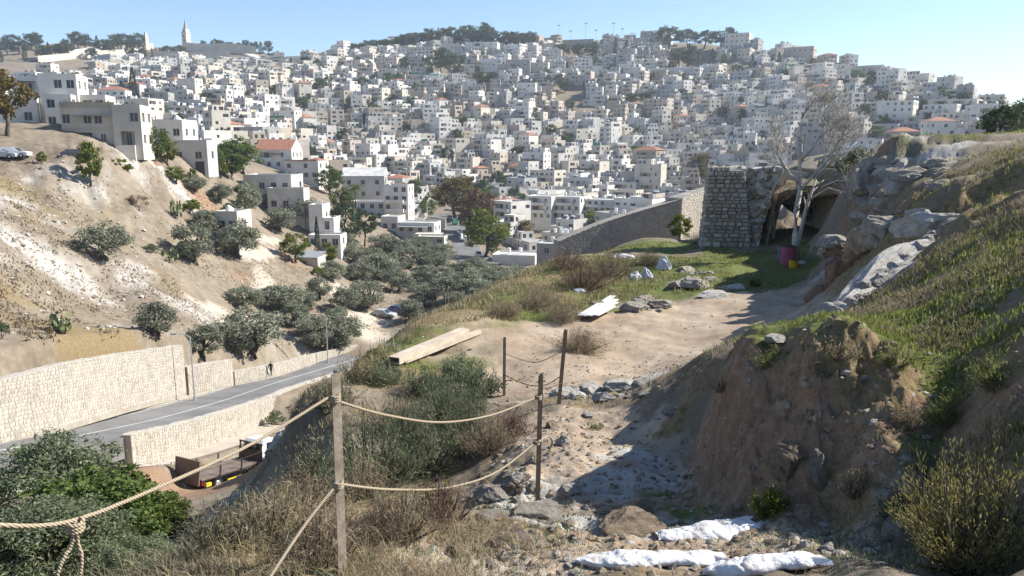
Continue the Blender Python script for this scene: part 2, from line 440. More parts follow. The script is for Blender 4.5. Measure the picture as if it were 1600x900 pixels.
B_RED = [blob(260, 765, 6, 7, 0, 1.0, 48), blob(330, 745, 7, 4, 0, 1.0, 50), blob(420, 735, 6, 4, 0, 1.0, 48), blob(1150, 700, 1.1, 1.4, 0, 1.0), blob(1280, 650, 1.1, 1.3, 0, 1.0), blob(1400, 640, 1.0, 1.0, 0, .9), blob(1330, 575, .9, .5, 0, .7), blob(1130, 620, .7, .8), blob(1310, 440, 1.6, 1.8, 0, .8, 22), blob(300, 300, 10, 6, 0, .5), blob(470, 350, 6, 6, 0, .4), blob(470, 415, 6, 5, 0, .45), blob(1300, 340, 3, 3, 0, .9, 34), blob(430, 460, 7, 5, 0, .4)]
B_ROCK = [blob(1380, 440, 1.0, 1.0, .6, .6), blob(1440, 360, 1.0, .6, 0, .6, 18.5), blob(1380, 300, 3.0, 2.6, 0, .5, 29), blob(1345, 290, 2.2, 2.4, 0, .55, 31), blob(1340, 430, 1.0, 1.2, 0, .5, 23), blob(960, 608, 1.3, .5), blob(1080, 442, .9, .8), blob(995, 480, .9, .7), blob(440, 700, 2.2, 2.2, 0, 1, 18), blob(830, 790, .5, .35, 0, .8), blob(790, 775, .45, .4, 0, .7), blob(990, 750, .7, .5, 0, .8), blob(985, 710, .4, .5, 0, .6),
          blob(300, 252, 7, 6, 0, .8), blob(225, 262, 7, 6, 0, .8), blob(180, 290, 9, 4, 0, .6), blob(130, 262, 7, 6, 0, .6), blob(60, 330, 10, 5, .5, .7), blob(30, 390, 12, 6, .3, .8), blob(120, 430, 10, 2.5, .3, .5), blob(210, 440, 9, 4, 0, .55), blob(100, 470, 16, 3, 0, .5), blob(250, 450, 12, 3, .2, .45), blob(860, 815, .4, .2, 0, .8), blob(980, 815, .5, .25, 0, .5), blob(1000, 840, .3, .2, 0, .5)]
B_DRY = [blob(700, 520, 5, 3), blob(780, 465, 6, 5), blob(840, 430, 6, 5), blob(640, 530, 3, 2), blob(560, 590, 2.5, 2.5), blob(1560, 560, 1.8, 1.5, 0, .6), blob(1450, 430, 2, 2, 0, .5), blob(650, 850, 1.6, .9), blob(480, 850, 1.2, 1), blob(1560, 330, 6, 4, 0, .8), blob(1480, 290, 6, 5, 0, .7), blob(160, 560, 20, 7, 0, .6), blob(120, 350, 16, 6, 0, .5), blob(780, 830, .9, .35, 0, .7)]
B_WALKW = [blob(405, 400, 1.7, 8, -.1), blob(415, 440, 2.0, 6, .5), blob(420, 375, 2, 6), blob(545, 455, 3.5, 9, -.5), blob(580, 500, 3.4, 8, -.6), blob(600, 525, 3.4, 5, -.4), blob(350, 490, 1.2, 6, -.8), blob(420, 455, 3, 3, 0, .7), blob(500, 560, 6, 2, .2, .5), blob(660, 440, 2.5, 14, -.8, .6)]
me = mesh_np('ground', GV, [GF, fan], smooth=True)
def put(name, m, n1=.5, wl=1.0, seed=60):
    rr = np.hypot(GX, GY)
    nz = fbm(GX, GY, 1, 1, seed) * 0
    k = np.maximum(rr * .09, .25)          # break the edges up at a size that suits the distance
    nz = fbm(GX, GY, .35, 3, seed) * (rr < 14) + fbm(GX, GY, 1.5, 3, seed + 1) * ((rr >= 14) & (rr < 60)) + fbm(GX, GY, 5, 4, seed + 2) * (rr >= 60)
    v = np.clip(sstep(.22, .62, m + n1 * nz * (m > .03)), 0, 1)
    a = me.attributes.new(name, 'FLOAT', 'POINT')
    a.data.foreach_set('value', np.append(v, 0).astype(np.float32))
    return v
_Z = GZ.reshape(nr, na); _dr = np.gradient(_Z, axis=0) / np.gradient(RR)[:, None]; _da = np.gradient(_Z, axis=1) / (np.gradient(AZ)[None, :] * RR[:, None])
SLOPE = np.hypot(_dr, _da).ravel()
M_path = put('path', mask(B_PATH) * (1 - sstep(.6, 1.2, SLOPE)), .5, seed=60)
M_grass = put('grass', mask(B_GRASS) * (1 - sstep(.55, 1.1, SLOPE)), .9, seed=70)
M_red = put('red', mask(B_RED), .5, seed=80)
M_rock = put('rock', mask(B_ROCK) * np.where(np.hypot(GX, GY) > 60, .72, 1 - sstep(1.0, 2.0, SLOPE)), .8, seed=90)
M_dry = put('dry', mask(B_DRY), .8, seed=100)
put('lane', mask(B_WALKW), .35, seed=110)

def ground_material():
    m = bpy.data.materials.new('ground_soil'); m.use_nodes = True
    n = m.node_tree.nodes; l = m.node_tree.links
    b = n['Principled BSDF']; b.inputs['Roughness'].default_value = .95; b.inputs['Specular IOR Level'].default_value = .12
    tc = n.new('ShaderNodeTexCoord')
    def noise(sc, det=6, ro=.6):
        t = n.new('ShaderNodeTexNoise'); t.inputs['Scale'].default_value = sc; t.inputs['Detail'].default_value = det; t.inputs['Roughness'].default_value = ro
        l.new(tc.outputs['Object'], t.inputs['Vector']); return t.outputs[0]
    def ramp(src, stops):
        rp = n.new('ShaderNodeValToRGB'); cr = rp.color_ramp
        while len(cr.elements) > 1: cr.elements.remove(cr.elements[-1])
        cr.elements[0].position = stops[0][0]; cr.elements[0].color = (*stops[0][1], 1)
        for p, c in stops[1:]:
            e = cr.elements.new(p); e.color = (*c, 1)
        l.new(src, rp.inputs[0]); return rp.outputs[0]
    def mix(f, a, c, fac=1.0, mode='MIX'):
        x = n.new('ShaderNodeMix'); x.data_type = 'RGBA'; x.blend_type = mode
        if f is None: x.inputs[0].default_value = fac
        else: l.new(f, x.inputs[0])
        for s, v in ((6, a), (7, c)):
            if isinstance(v, tuple): x.inputs[s].default_value = (*v, 1)
            else: l.new(v, x.inputs[s])
        return x.outputs[2]
    def attr(nm):
        a = n.new('ShaderNodeAttribute'); a.attribute_name = nm; return a.outputs['Fac']
    nf = noise(9, 8, .7); nm = noise(.9, 7, .65); nb = noise(.11, 7, .62); nff = noise(55, 4, .7)
    base = ramp(nm, [(.3, (.105, .081, .058)), (.48, (.19, .153, .112)), (.66, (.295, .25, .192))])
    base = mix(None, base, ramp(nb, [(.35, (.15, .118, .084)), (.6, (.28, .237, .18))]), .5)
    red = mix(None, ramp(nm, [(.3, (.165, .098, .062)), (.55, (.27, .175, .115)), (.75, (.38, .27, .19))]), ramp(nf, [(.3, (.12, .072, .046)), (.5, (.27, .178, .118)), (.68, (.44, .335, .245))]), .5)
    c = mix(attr('red'), base, red)
    dry = ramp(nf, [(.3, (.12, .088, .048)), (.5, (.22, .165, .09)), (.7, (.31, .25, .15))])
    c = mix(attr('dry'), c, dry)
    gr = ramp(nf, [(.3, (.075, .09, .026)), (.5, (.12, .138, .042)), (.7, (.19, .18, .08))])
    c = mix(attr('grass'), c, gr)
    path = ramp(nm, [(.28, (.28, .21, .145)), (.5, (.385, .30, .22)), (.7, (.46, .38, .29))])
    c = mix(attr('path'), c, path)
    lane = ramp(nb, [(.3, (.40, .345, .275)), (.7, (.50, .44, .36))])
    c = mix(attr('lane'), c, lane)
    rock = ramp(nf, [(.25, (.16, .15, .135)), (.45, (.36, .34, .31)), (.7, (.52, .495, .455))])
    rock = mix(None, rock, ramp(nm, [(.3, (.23, .21, .19)), (.6, (.50, .475, .43))]), .5)
    c = mix(attr('rock'), c, rock)
    grain = ramp(nff, [(.3, (.62, .62, .62)), (.5, (.95, .95, .95)), (.72, (1.18, 1.16, 1.12))])
    c = mix(None, c, grain, .75, 'MULTIPLY')
    # scattered pale pebbles
    vo = n.new('ShaderNodeTexVoronoi'); vo.inputs['Scale'].default_value = 7.0; l.new(tc.outputs['Object'], vo.inputs['Vector'])
    pb = ramp(vo.outputs['Distance'], [(.08, (1, 1, 1)), (.16, (0, 0, 0))])
    pk = ramp(nm, [(.46, (0, 0, 0)), (.56, (.75, .75, .75))])
    c = mix(mix(None, pb, pk, 1.0, 'MULTIPLY'), c, (.46, .42, .36))
    l.new(c, b.inputs['Base Color'])
    bp = n.new('ShaderNodeBump'); bp.inputs['Strength'].default_value = .55; bp.inputs['Distance'].default_value = .05
    add = n.new('ShaderNodeMath'); add.operation = 'ADD'
    l.new(nf, add.inputs[0]); l.new(nff, add.inputs[1])
    l.new(add.outputs[0], bp.inputs['Height']); l.new(bp.outputs[0], b.inputs['Normal'])
    return m
me.materials.append(ground_material())
obj('ground', me, kind='structure')
# ------------------------------------------------------------------ shared materials
def leafmat(name, cols, transl=.34, objvar=.15, rough=.7):
    m = bpy.data.materials.new(name); m.use_nodes = True
    n = m.node_tree.nodes; l = m.node_tree.links
    b = n['Principled BSDF']; b.inputs['Roughness'].default_value = rough; b.inputs['Specular IOR Level'].default_value = .18
    g = n.new('ShaderNodeNewGeometry')
    rp = n.new('ShaderNodeValToRGB'); cr = rp.color_ramp
    while len(cr.elements) > 1: cr.elements.remove(cr.elements[-1])
    cr.elements[0].position = 0; cr.elements[0].color = (*cols[0], 1)
    for i, c in enumerate(cols[1:]):
        e = cr.elements.new((i + 1) / (len(cols) - 1)); e.color = (*c, 1)
    l.new(g.outputs['Random Per Island'], rp.inputs[0])
    oi = n.new('ShaderNodeObjectInfo'); hs = n.new('ShaderNodeHueSaturation')
    mr = n.new('ShaderNodeMapRange'); mr.inputs[3].default_value = 1 - objvar; mr.inputs[4].default_value = 1 + objvar
    l.new(oi.outputs['Random'], mr.inputs[0]); l.new(mr.outputs[0], hs.inputs['Value']); l.new(rp.outputs[0], hs.inputs['Color'])
    l.new(hs.outputs[0], b.inputs['Base Color'])
    if transl > 0:
        t = n.new('ShaderNodeBsdfTranslucent'); l.new(hs.outputs[0], t.inputs[0])
        mx = n.new('ShaderNodeMixShader'); mx.inputs[0].default_value = transl
        l.new(b.outputs[0], mx.inputs[1]); l.new(t.outputs[0], mx.inputs[2])
        l.new(mx.outputs[0], n['Material Output'].inputs[0])
    return m
M = {}
M['olive'] = leafmat('olive_leaves', [(.115, .13, .082), (.18, .198, .132), (.255, .27, .195), (.34, .35, .27)])
M['pine'] = leafmat('pine_needles', [(.038, .058, .026), (.062, .088, .04), (.095, .12, .056)])
M['cypress'] = leafmat('cypress_needles', [(.03, .046, .028), (.048, .068, .038), (.07, .088, .05)])
M['broad'] = leafmat('broad_leaves', [(.06, .095, .024), (.10, .14, .036), (.15, .19, .055)])
M['bright'] = leafmat('bright_leaves', [(.075, .10, .014), (.13, .16, .024), (.20, .225, .04)])
M['autumn'] = leafmat('autumn_leaves', [(.085, .06, .02), (.13, .095, .03), (.16, .15, .035), (.20, .12, .05)])
M['brownleaf'] = leafmat('brown_leaves', [(.09, .055, .035), (.15, .10, .06), (.20, .145, .09)])
M['greybush'] = leafmat('sage_leaves', [(.07, .094, .044), (.112, .142, .07), (.16, .185, .105), (.25, .25, .165)], .3)
M['palebush'] = leafmat('pale_shrub_twigs', [(.13, .125, .07), (.19, .18, .105), (.26, .245, .16)], .15)
M['drybush'] = leafmat('dry_twigs', [(.13, .095, .06), (.21, .16, .10), (.30, .24, .155), (.40, .335, .235)], .25)
M['straw'] = leafmat('straw_blades', [(.20, .165, .09), (.30, .25, .14), (.40, .35, .22)], .2)
M['grassblade'] = leafmat('green_blades', [(.075, .105, .022), (.12, .155, .035), (.175, .20, .055), (.30, .26, .12)], .5)
M['rosemary'] = leafmat('yellow_green_sprigs', [(.11, .10, .028), (.19, .17, .05), (.27, .24, .08), (.36, .30, .13)], .35)
M['redbrush'] = leafmat('reddish_dead_twigs', [(.09, .05, .034), (.155, .095, .066), (.22, .155, .11)], .1)
M['cactus'] = leafmat('cactus_pads', [(.12, .15, .06), (.17, .20, .09), (.24, .25, .13)], 0)
M['bark'] = mat('bark', (.13, .105, .08), .95, col2=(.06, .048, .037), vscale=6, bump=.6, bscale=18)
M['palebark'] = mat('pale_bark', (.54, .51, .46), .9, col2=(.32, .295, .26), vscale=5, bump=.5, bscale=16)
M['glass'] = mat('window_glass', (.045, .048, .058), .25, spec=.5, objvar=.4)
M['frame'] = mat('window_frame_paint', (.55, .55, .54), .5)
M['redtile'] = mat('red_roof_tiles', (.36, .17, .105), .85, col2=(.27, .125, .08), vscale=1.2, bump=.3, bscale=3)
M['tank'] = mat('black_tank_plastic', (.03, .03, .035), .5)
M['wtank'] = mat('white_tank_paint', (.72, .72, .70), .5)
M['panel'] = mat('solar_panel_glass', (.03, .045, .09), .2, spec=.6)
M['bluetarp'] = mat('blue_tarpaulin', (.03, .11, .42), .6, col2=(.02, .07, .30), vscale=1.0)
M['greentarp'] = mat('green_netting', (.03, .20, .13), .8)
M['metalgrey'] = mat('galvanised_metal', (.48, .49, .50), .45, metal=.6)
M['concrete'] = mat('bare_concrete', (.36, .35, .335), .95, col2=(.27, .265, .25), vscale=.7)
M['roofpale'] = mat('pale_roof_screed', (.58, .57, .55), .95, col2=(.40, .395, .38), vscale=.5)
TONES = {
    'white': mat('white_render', (.69, .655, .595), .9, col2=(.55, .525, .475), vscale=.22, objvar=.06),
    'cream': mat('cream_stone', (.57, .525, .445), .92, col2=(.45, .41, .345), vscale=.25, objvar=.08),
    'pale grey': mat('pale_grey_stone', (.50, .485, .455), .92, col2=(.38, .37, .345), vscale=.25, objvar=.1),
    'tan': mat('tan_stone', (.44, .385, .305), .93, col2=(.34, .295, .23), vscale=.3, objvar=.1),
    'grey': mat('grey_block', (.36, .35, .33), .95, col2=(.26, .255, .245), vscale=.3, objvar=.12),
    'pinkish': mat('pinkish_stone', (.48, .41, .355), .92, col2=(.38, .325, .28), vscale=.3, objvar=.08),
}

def leaf_quads(cen, size, g, asp=.5, droop=0.0, dirs=None):
    n = len(cen)
    u = g.normal(size=(n, 3)) if dirs is None else dirs + g.normal(size=(n, 3)) * .45
    u /= np.linalg.norm(u, axis=1, keepdims=True) + 1e-9
    v = g.normal(size=(n, 3)); v -= (v * u).sum(1, keepdims=True) * u
    v /= np.linalg.norm(v, axis=1, keepdims=True) + 1e-9
    s = (size * g.uniform(.6, 1.35, n))[:, None]
    P = np.stack([cen - u * s, cen + v * s * asp, cen + u * s, cen - v * s * asp], 1).reshape(-1, 3)
    F = np.arange(4 * n).reshape(-1, 4)
    return P, F
# ------------------------------------------------------------------ houses
def facade(mb, win, p0, p1, z0, z1, floors, cols, ww=1.1, wh=1.35, rec=.18, skip=.12, rnd=random, ground_skip=0, wide=False, loggia=0.0):
    """a wall from p0 to p1 (outside on its right hand) with recessed window openings; win(corners) receives each pane"""
    p0, p1 = Vector((p0[0], p0[1], 0)), Vector((p1[0], p1[1], 0))
    L = (p1 - p0).length
    u = (p1 - p0) / L
    nrm = Vector((u.y, -u.x, 0))
    fh = (z1 - z0) / floors
    def P(s, z, d=0.0): q = p0 + u * s - nrm * d; return (q.x, q.y, z)
    cw = L / cols
    for f in range(floors):
        za, zb = z0 + f * fh, z0 + (f + 1) * fh
        if loggia and rnd.random() < loggia:
            a = L * rnd.uniform(.05, .3); b = min(a + L * rnd.uniform(.35, .62), L - .2); zs, zt = za + .85, zb - .35; D = 1.5
            mb.poly([P(0, za), P(L, za), P(L, zs), P(0, zs)], 0); mb.poly([P(0, zt), P(L, zt), P(L, zb), P(0, zb)], 0)
            mb.poly([P(0, zs), P(a, zs), P(a, zt), P(0, zt)], 0); mb.poly([P(b, zs), P(L, zs), P(L, zt), P(b, zt)], 0)
            mb.poly([P(a, zs), P(b, zs), P(b, zs, D), P(a, zs, D)], 0); mb.poly([P(a, zt, D), P(b, zt, D), P(b, zt), P(a, zt)], 0)
            mb.poly([P(a, zs), P(a, zs, D), P(a, zt, D), P(a, zt)], 0); mb.poly([P(b, zs, D), P(b, zs), P(b, zt), P(b, zt, D)], 0); mb.poly([P(a, zs, D), P(b, zs, D), P(b, zt, D), P(a, zt, D)], 0)
            w_ = b - a
            win([P(a + w_ * .2, zs + .05, D - .03), P(a + w_ * .6, zs + .05, D - .03), P(a + w_ * .6, zt - .2, D - .03), P(a + w_ * .2, zt - .2, D - .03)], u, nrm)
            if b < L - 2.2: win([P((b + L) / 2 - .45, zs + .2, -.012), P((b + L) / 2 + .45, zs + .2, -.012), P((b + L) / 2 + .45, zt - .1, -.012), P((b + L) / 2 - .45, zt - .1, -.012)], u, nrm)
            continue
        for c in range(cols):
            sa, sb = c * cw, (c + 1) * cw
            if f < ground_skip or rnd.random() < skip:
                mb.poly([P(sa, za), P(sb, za), P(sb, zb), P(sa, zb)], 0); continue
            w2 = min((ww * (1.9 if wide and rnd.random() < .4 else 1.0)), cw * .75) / 2
            m = (sa + sb) / 2 + rnd.uniform(-.1, .1) * cw * .3
            m = min(max(m, sa + w2 + .1), sb - w2 - .1)
            a, b = m - w2, m + w2
            zs = za + fh * .34; zt = min(zs + wh, zb - .25)
            mb.poly([P(sa, za), P(sb, za), P(sb, zs), P(sa, zs)], 0)
            mb.poly([P(sa, zt), P(sb, zt), P(sb, zb), P(sa, zb)], 0)
            mb.poly([P(sa, zs), P(a, zs), P(a, zt), P(sa, zt)], 0)
            mb.poly([P(b, zs), P(sb, zs), P(sb, zt), P(b, zt)], 0)
            mb.poly([P(a, zs), P(b, zs), P(b, zs, rec), P(a, zs, rec)], 0)
            mb.poly([P(a, zt, rec), P(b, zt, rec), P(b, zt), P(a, zt)], 0)
            mb.poly([P(a, zs), P(a, zs, rec), P(a, zt, rec), P(a, zt)], 0)
            mb.poly([P(b, zs, rec), P(b, zs), P(b, zt), P(b, zt, rec)], 0)
            win([P(a, zs, rec), P(b, zs, rec), P(b, zt, rec), P(a, zt, rec)], u, nrm)
def block(mb, win, x0, y0, x1, y1, zb, z0, z1, floors, rnd, dens=3.3, par=.75, skip=.3, back=False, roof=1, ww=1.1, wh=1.35, wide=True, ground_skip=0, cols=None, loggia=0.0):
    """a flat-roofed box: plain foundation zb..z0, storeys z0..z1, parapet above; -Y is its front"""
    t = .22
    cs = [(x0, y0), (x1, y0), (x1, y1), (x0, y1)]
    for i in range(4):
        a, b = cs[i], cs[(i + 1) % 4]
        mb.poly([(*a, zb), (*b, zb), (*b, z0), (*a, z0)], 0)
        mb.poly([(*a, z1), (*b, z1), (*b, z1 + par), (*a, z1 + par)], 0)
        L = math.hypot(b[0] - a[0], b[1] - a[1])
        if i == 2 and not back:
            mb.poly([(*a, z0), (*b, z0), (*b, z1), (*a, z1)], 0)
        else:
            facade(mb, win, a, b, z0, z1, floors, cols[i % 2] if cols else max(1, int(round(L / dens))), ww, wh, .2, skip, rnd, ground_skip, wide, loggia if i == 0 else loggia * .4)
    ci = [(x0 + t, y0 + t), (x1 - t, y0 + t), (x1 - t, y1 - t), (x0 + t, y1 - t)]
    for i in range(4):
        a, b, c, d = cs[i], cs[(i + 1) % 4], ci[(i + 1) % 4], ci[i]
        mb.poly([(*a, z1 + par), (*b, z1 + par), (*c, z1 + par), (*d, z1 + par)], 0)
        mb.poly([(*d, z1 + par), (*c, z1 + par), (*c, z1 + .05), (*d, z1 + .05)], 0)
    mb.poly([(*c, z1 + .05) for c in ci], roof)
def hip_roof(mb, x0, y0, x1, y1, z, h, m=2, over=.4, gable=False):
    x0 -= over; x1 += over; y0 -= over; y1 += over
    cx, cy = (x0 + x1) / 2, (y0 + y1) / 2
    if x1 - x0 > y1 - y0:
        k = 0 if gable else (y1 - y0) / 2
        a, b = (x0 + k, cy, z + h), (x1 - k, cy, z + h)
        mb.poly([(x0, y0, z), (x1, y0, z), b, a], m); mb.poly([(x1, y1, z), (x0, y1, z), a, b], m)
        mb.poly([(x1, y0, z), (x1, y1, z), b], 0 if gable else m); mb.poly([(x0, y1, z), (x0, y0, z), a], 0 if gable else m)
    else:
        k = 0 if gable else (x1 - x0) / 2
        a, b = (cx, y0 + k, z + h), (cx, y1 - k, z + h)
        mb.poly([(x1, y0, z), (x1, y1, z), b, a], m); mb.poly([(x0, y1, z), (x0, y0, z), a, b], m)
        mb.poly([(x0, y0, z), (x1, y0, z), a], 0 if gable else m); mb.poly([(x1, y1, z), (x0, y1, z), b], 0 if gable else m)
    mb.poly([(x0, y0, z), (x0, y1, z), (x1, y1, z), (x1, y0, z)], 0)
def balcony(mb, x0, x1, y, z, dep=1.2):
    mb.box(x0, y - dep, z - .14, x1, y - .002, z, 0)
    mb.box(x0, y - dep, z + .002, x1, y - dep + .1, z + .95, 0)
    mb.box(x0, y - dep + .102, z + .002, x0 + .1, y - .002, z + .95, 0)
    mb.box(x1 - .1, y - dep + .102, z + .002, x1, y - .002, z + .95, 0)
NUM = {1: 'one', 2: 'two', 3: 'three', 4: 'four', 5: 'five', 6: 'six'}
def roof_gear(g, rnd, x0, y0, x1, y1, z, kind):
    """tanks, panels and the like on a flat roof; material slots: 0 black tank, 1 white tank, 2 panel, 3 blue tarp, 4 metal, 5 green net"""
    def spot(): return rnd.uniform(x0 + 1.2, x1 - 1.2), rnd.uniform(y0 + 1.2, y1 - 1.2)
    if kind in ('black water tanks', 'white water tanks'):
        for _ in range(rnd.randint(2, 4)):
            x, y = spot(); m = 0 if kind[0] == 'b' else 1
            g.box(x - .4, y - .4, z, x + .4, y + .4, z + .7, 4); g.cyl((x, y, z + .701), (x, y, z + 2.0), .62, .58, 8, m)
    elif kind == 'solar heaters':
        for _ in range(rnd.randint(2, 3)):
            x, y = spot()
            g.poly([(x - 1, y - .7, z + .25), (x + 1, y - .7, z + .25), (x + 1, y + .6, z + 1.3), (x - 1, y + .6, z + 1.3)], 2)
            g.cyl((x - .8, y + .75, z + 1.4), (x + .8, y + .75, z + 1.4), .35, .35, 8, 1)
            g.box(x - .9, y + .5, z, x - .8, y + .6, z + 1.2, 4); g.box(x + .8, y + .5, z, x + .9, y + .6, z + 1.2, 4)
    elif kind == 'a blue awning':
        a = min(4.5, (x1 - x0) * .5); xs = rnd.uniform(x0 + .4, x1 - a - .4); ys = y0 + .5
        g.box(xs, ys, z + 2.2, xs + a, ys + 3.2, z + 2.28, 3)
        for qx in (xs + .1, xs + a - .1):
            for qy in (ys + .1, ys + 3.1): g.box(qx - .05, qy - .05, z, qx + .05, qy + .05, z + 2.199, 4)
    elif kind == 'green netting':
        g.box(x0 + .3, y0 + .3, z + .1, x1 - .3, y0 + .36, z + 1.9, 5)
    elif kind == 'a satellite dish':
        for _ in range(2):
            x, y = spot(); g.cyl((x, y, z), (x, y, z + 1.5), .05, .05, 5, 4)
            g.cyl((x, y - .05, z + 1.6), (x + .1, y - .3, z + 1.75), .7, .15, 10, 1)
    elif kind == 'upright column stubs':
        for qx in (x0 + .6, (x0 + x1) / 2, x1 - .6):
            for qy in (y0 + .6, y1 - .6): g.box(qx - .2, qy - .2, z, qx + .2, qy + .2, z + 2.3, 4)
GEAR = ['black water tanks', 'white water tanks', 'solar heaters', 'a blue awning', 'green netting', 'a satellite dish', 'upright column stubs', 'a roof room', 'a red tiled roof', 'a bare flat roof']
GEARW = [24, 20, 14, 6, 2, 10, 7, 16, 4, 12]
GMATS = None
def make_house(rnd, w, d, floors, tone, gear, side, balc, found=5.0, detail=True):
    """returns three mesh builders: walls (0 wall, 1 roof, 2 tile), panes and roof gear; local origin at the middle of the base"""
    wl, pn, gr = MB(), MB(), MB()
    win = lambda c, u, n: pn.poly(c, 0)
    fh = 2.85; H = floors * fh
    dens = rnd.uniform(2.7, 4.2); lg = rnd.choice([0, 0, .3, .5, .8]); kw = dict(ww=rnd.uniform(.75, 1.25), wh=rnd.uniform(.9, 1.4), skip=rnd.uniform(.2, .55), loggia=lg)
    x0, x1, y0, y1 = -w / 2, w / 2, -d / 2, d / 2
    if side:                          # main block and a lower wing
        sw = w * rnd.uniform(.3, .45); lf = max(1, floors - rnd.randint(1, 2))
        s = 1 if side == 'R' else -1
        mx0, mx1 = (x0, x1 - sw) if s > 0 else (x0 + sw, x1)
        wx0, wx1 = (x1 - sw + .002, x1) if s > 0 else (x0, x0 + sw - .002)
        yo = rnd.uniform(-1.5, 1.5)
        block(wl, win, mx0, y0, mx1, y1, -found, 0, H, floors, rnd, dens, **kw)
        block(wl, win, wx0, y0 + yo, wx1, y1 + yo * .5, -found, 0, lf * fh, lf, rnd, dens, **kw)
        tx0, tx1 = mx0, mx1
    else:
        block(wl, win, x0, y0, x1, y1, -found, 0, H, floors, rnd, dens, **kw)
        tx0, tx1 = x0, x1
    zt = H + .06
    if gear == 'a red tiled roof':
        hip_roof(wl, tx0, y0, tx1, y1, H + .76, min(tx1 - tx0, d) * .22, 2)
    elif gear == 'a roof room':
        rw = (tx1 - tx0) * rnd.uniform(.4, .6); rx = rnd.choice([tx0 + .5, tx1 - rw - .5])
        block(wl, win, rx, y0 + d * .3, rx + rw, y1 - .5, zt, zt, zt + 2.7, 1, rnd, 2.6, .25)
    elif gear != 'a bare flat roof':
        roof_gear(gr, rnd, tx0, y0, tx1, y1, zt, gear)
    if gear not in ('a red tiled roof', 'a bare flat roof') and rnd.random() < .5 and gear != 'a roof room':
        x, y = rnd.uniform(tx0 + 1, tx1 - 1), rnd.uniform(y0 + 1, y1 - 1)
        gr.box(x - 1.1, y - 1.1, zt, x + 1.1, y + 1.1, zt + 2.2, 6); gr.cyl((x, y, zt + 2.201), (x, y, zt + 4.6), .05, .04, 4, 4)
    if balc:
        for f in range(1, floors):
            a = tx0 + .5 if balc == 1 else tx0 + (tx1 - tx0) * .5
            balcony(wl, a, min(a + (tx1 - tx0) * (.9 if balc == 2 and False else .45), tx1 - .2), y0, f * fh)
    return wl, pn, gr
GMATS = [M['tank'], M['wtank'], M['panel'], M['bluetarp'], M['metalgrey'], M['greentarp'], M['concrete']]
# ------------------------------------------------------------------ the town on the opposite hillside
def blocked(px, py):
    """parts of the far hill that carry no houses: woods, the bare rocky scar, the cemetery terraces"""
    E = [(888, 155, 42, 26), (700, 108, 36, 22), (760, 124, 24, 12), (1085, 85, 46, 26), (1150, 110, 34, 22), (900, 82, 40, 16), (1000, 158, 40, 12), (640, 100, 14, 10),
         (722, 356, 70, 60), (700, 335, 40, 30), (820, 352, 22, 22), (650, 300, 22, 14), (690, 62, 150, 15), (1345, 130, 20, 8), (930, 175, 30, 10), (1065, 270, 20, 20)]
    for cx, cy, rx, ry in E:
        if ((px - cx) / rx) ** 2 + ((py - cy) / ry) ** 2 < 1: return True
    if px < 480 and py < 98 + max(0, (px - 330)) * .05 and px > -80:
        return True
    if px < 150 and py < 130: return True
    return False
cand = []
hrnd = random.Random(5)
cell = {}
def far_enough(x, y, dmin):
    cx, cy = int(x // 20), int(y // 20)
    for i in (-1, 0, 1):
        for j in (-1, 0, 1):
            for (qx, qy) in cell.get((cx + i, cy + j), ()):
                if (qx - x) ** 2 + (qy - y) ** 2 < dmin * dmin: return False
    cell.setdefault((cx, cy), []).append((x, y))
    return True
N = 52000
rr_ = np.sqrt(rng.uniform(245 ** 2, 830 ** 2, N)); aa_ = rng.uniform(R(-38), R(38), N)
xs_, ys_ = rr_ * np.sin(aa_), rr_ * np.cos(aa_)
zs_ = gz(xs_, ys_)
RESERVED = [at(x, r) for x, r in ((428, 262), (470, 255), (568, 255), (620, 238), (650, 236), (852, 292), (895, 290), (950, 288), (850, 222))]
for x, y, z, r in zip(xs_, ys_, zs_, rr_):
    px, py, f = project((x, y, z))
    if not (-60 < px < 1640): continue
    if px < 250 and r < 330: continue
    if px < 560 and r < 285: continue
    if px > 1000 and r < 330: continue
    if px > 1200 and r < 380: continue
    # stop at the brow of the hill
    k = np.interp(px, [s[0] for s in SKY], [s[2] for s in SKY])
    if r > k * 1.0: continue
    if blocked(px, py): continue
    if any((q.x - x) ** 2 + (q.y - y) ** 2 < 15 ** 2 for q in RESERVED): continue
    dm = 9.6 + 3.6 * hrnd.random()
    if px > 1250: dm += 3.5
    if far_enough(x, y, dm): cand.append((x, y, z, r, px, py))
TW = ['white', 'cream', 'pale grey', 'tan', 'grey', 'pinkish']
houses = []
for x, y, z, r, px, py in cand:
    q = hrnd
    w = q.uniform(8.5, 16) * (1.3 if q.random() < .12 else 1); d = q.uniform(7, 10)
    fl = q.choices([1, 2, 3, 4, 5], [30, 45, 19, 5, 1])[0]
    if px > 1250 and q.random() < .35: fl += 1; w += 4
    if py < 130 and q.random() < .25: w += 6
    yaw = .55 * float(fbm(np.array([x]), np.array([y]), 120, 2, 77)[0]) * 2 + q.uniform(-.16, .16) - .50 - .55 * max(0, math.atan2(x, y))
    tone = q.choices(TW, [30, 30, 18, 9, 8, 5])[0]
    gear = q.choices(GEAR, GEARW)[0]
    side = q.choice(['', '', 'R', 'L']); balc = q.choice([0, 0, 1, 2]) if fl > 1 else 0
    houses.append(dict(x=x, y=y, z=z, r=r, px=px, py=py, w=w, d=d, fl=fl, yaw=yaw, tone=tone, gear=gear, side=side, balc=balc, seed=q.randint(0, 10 ** 9)))
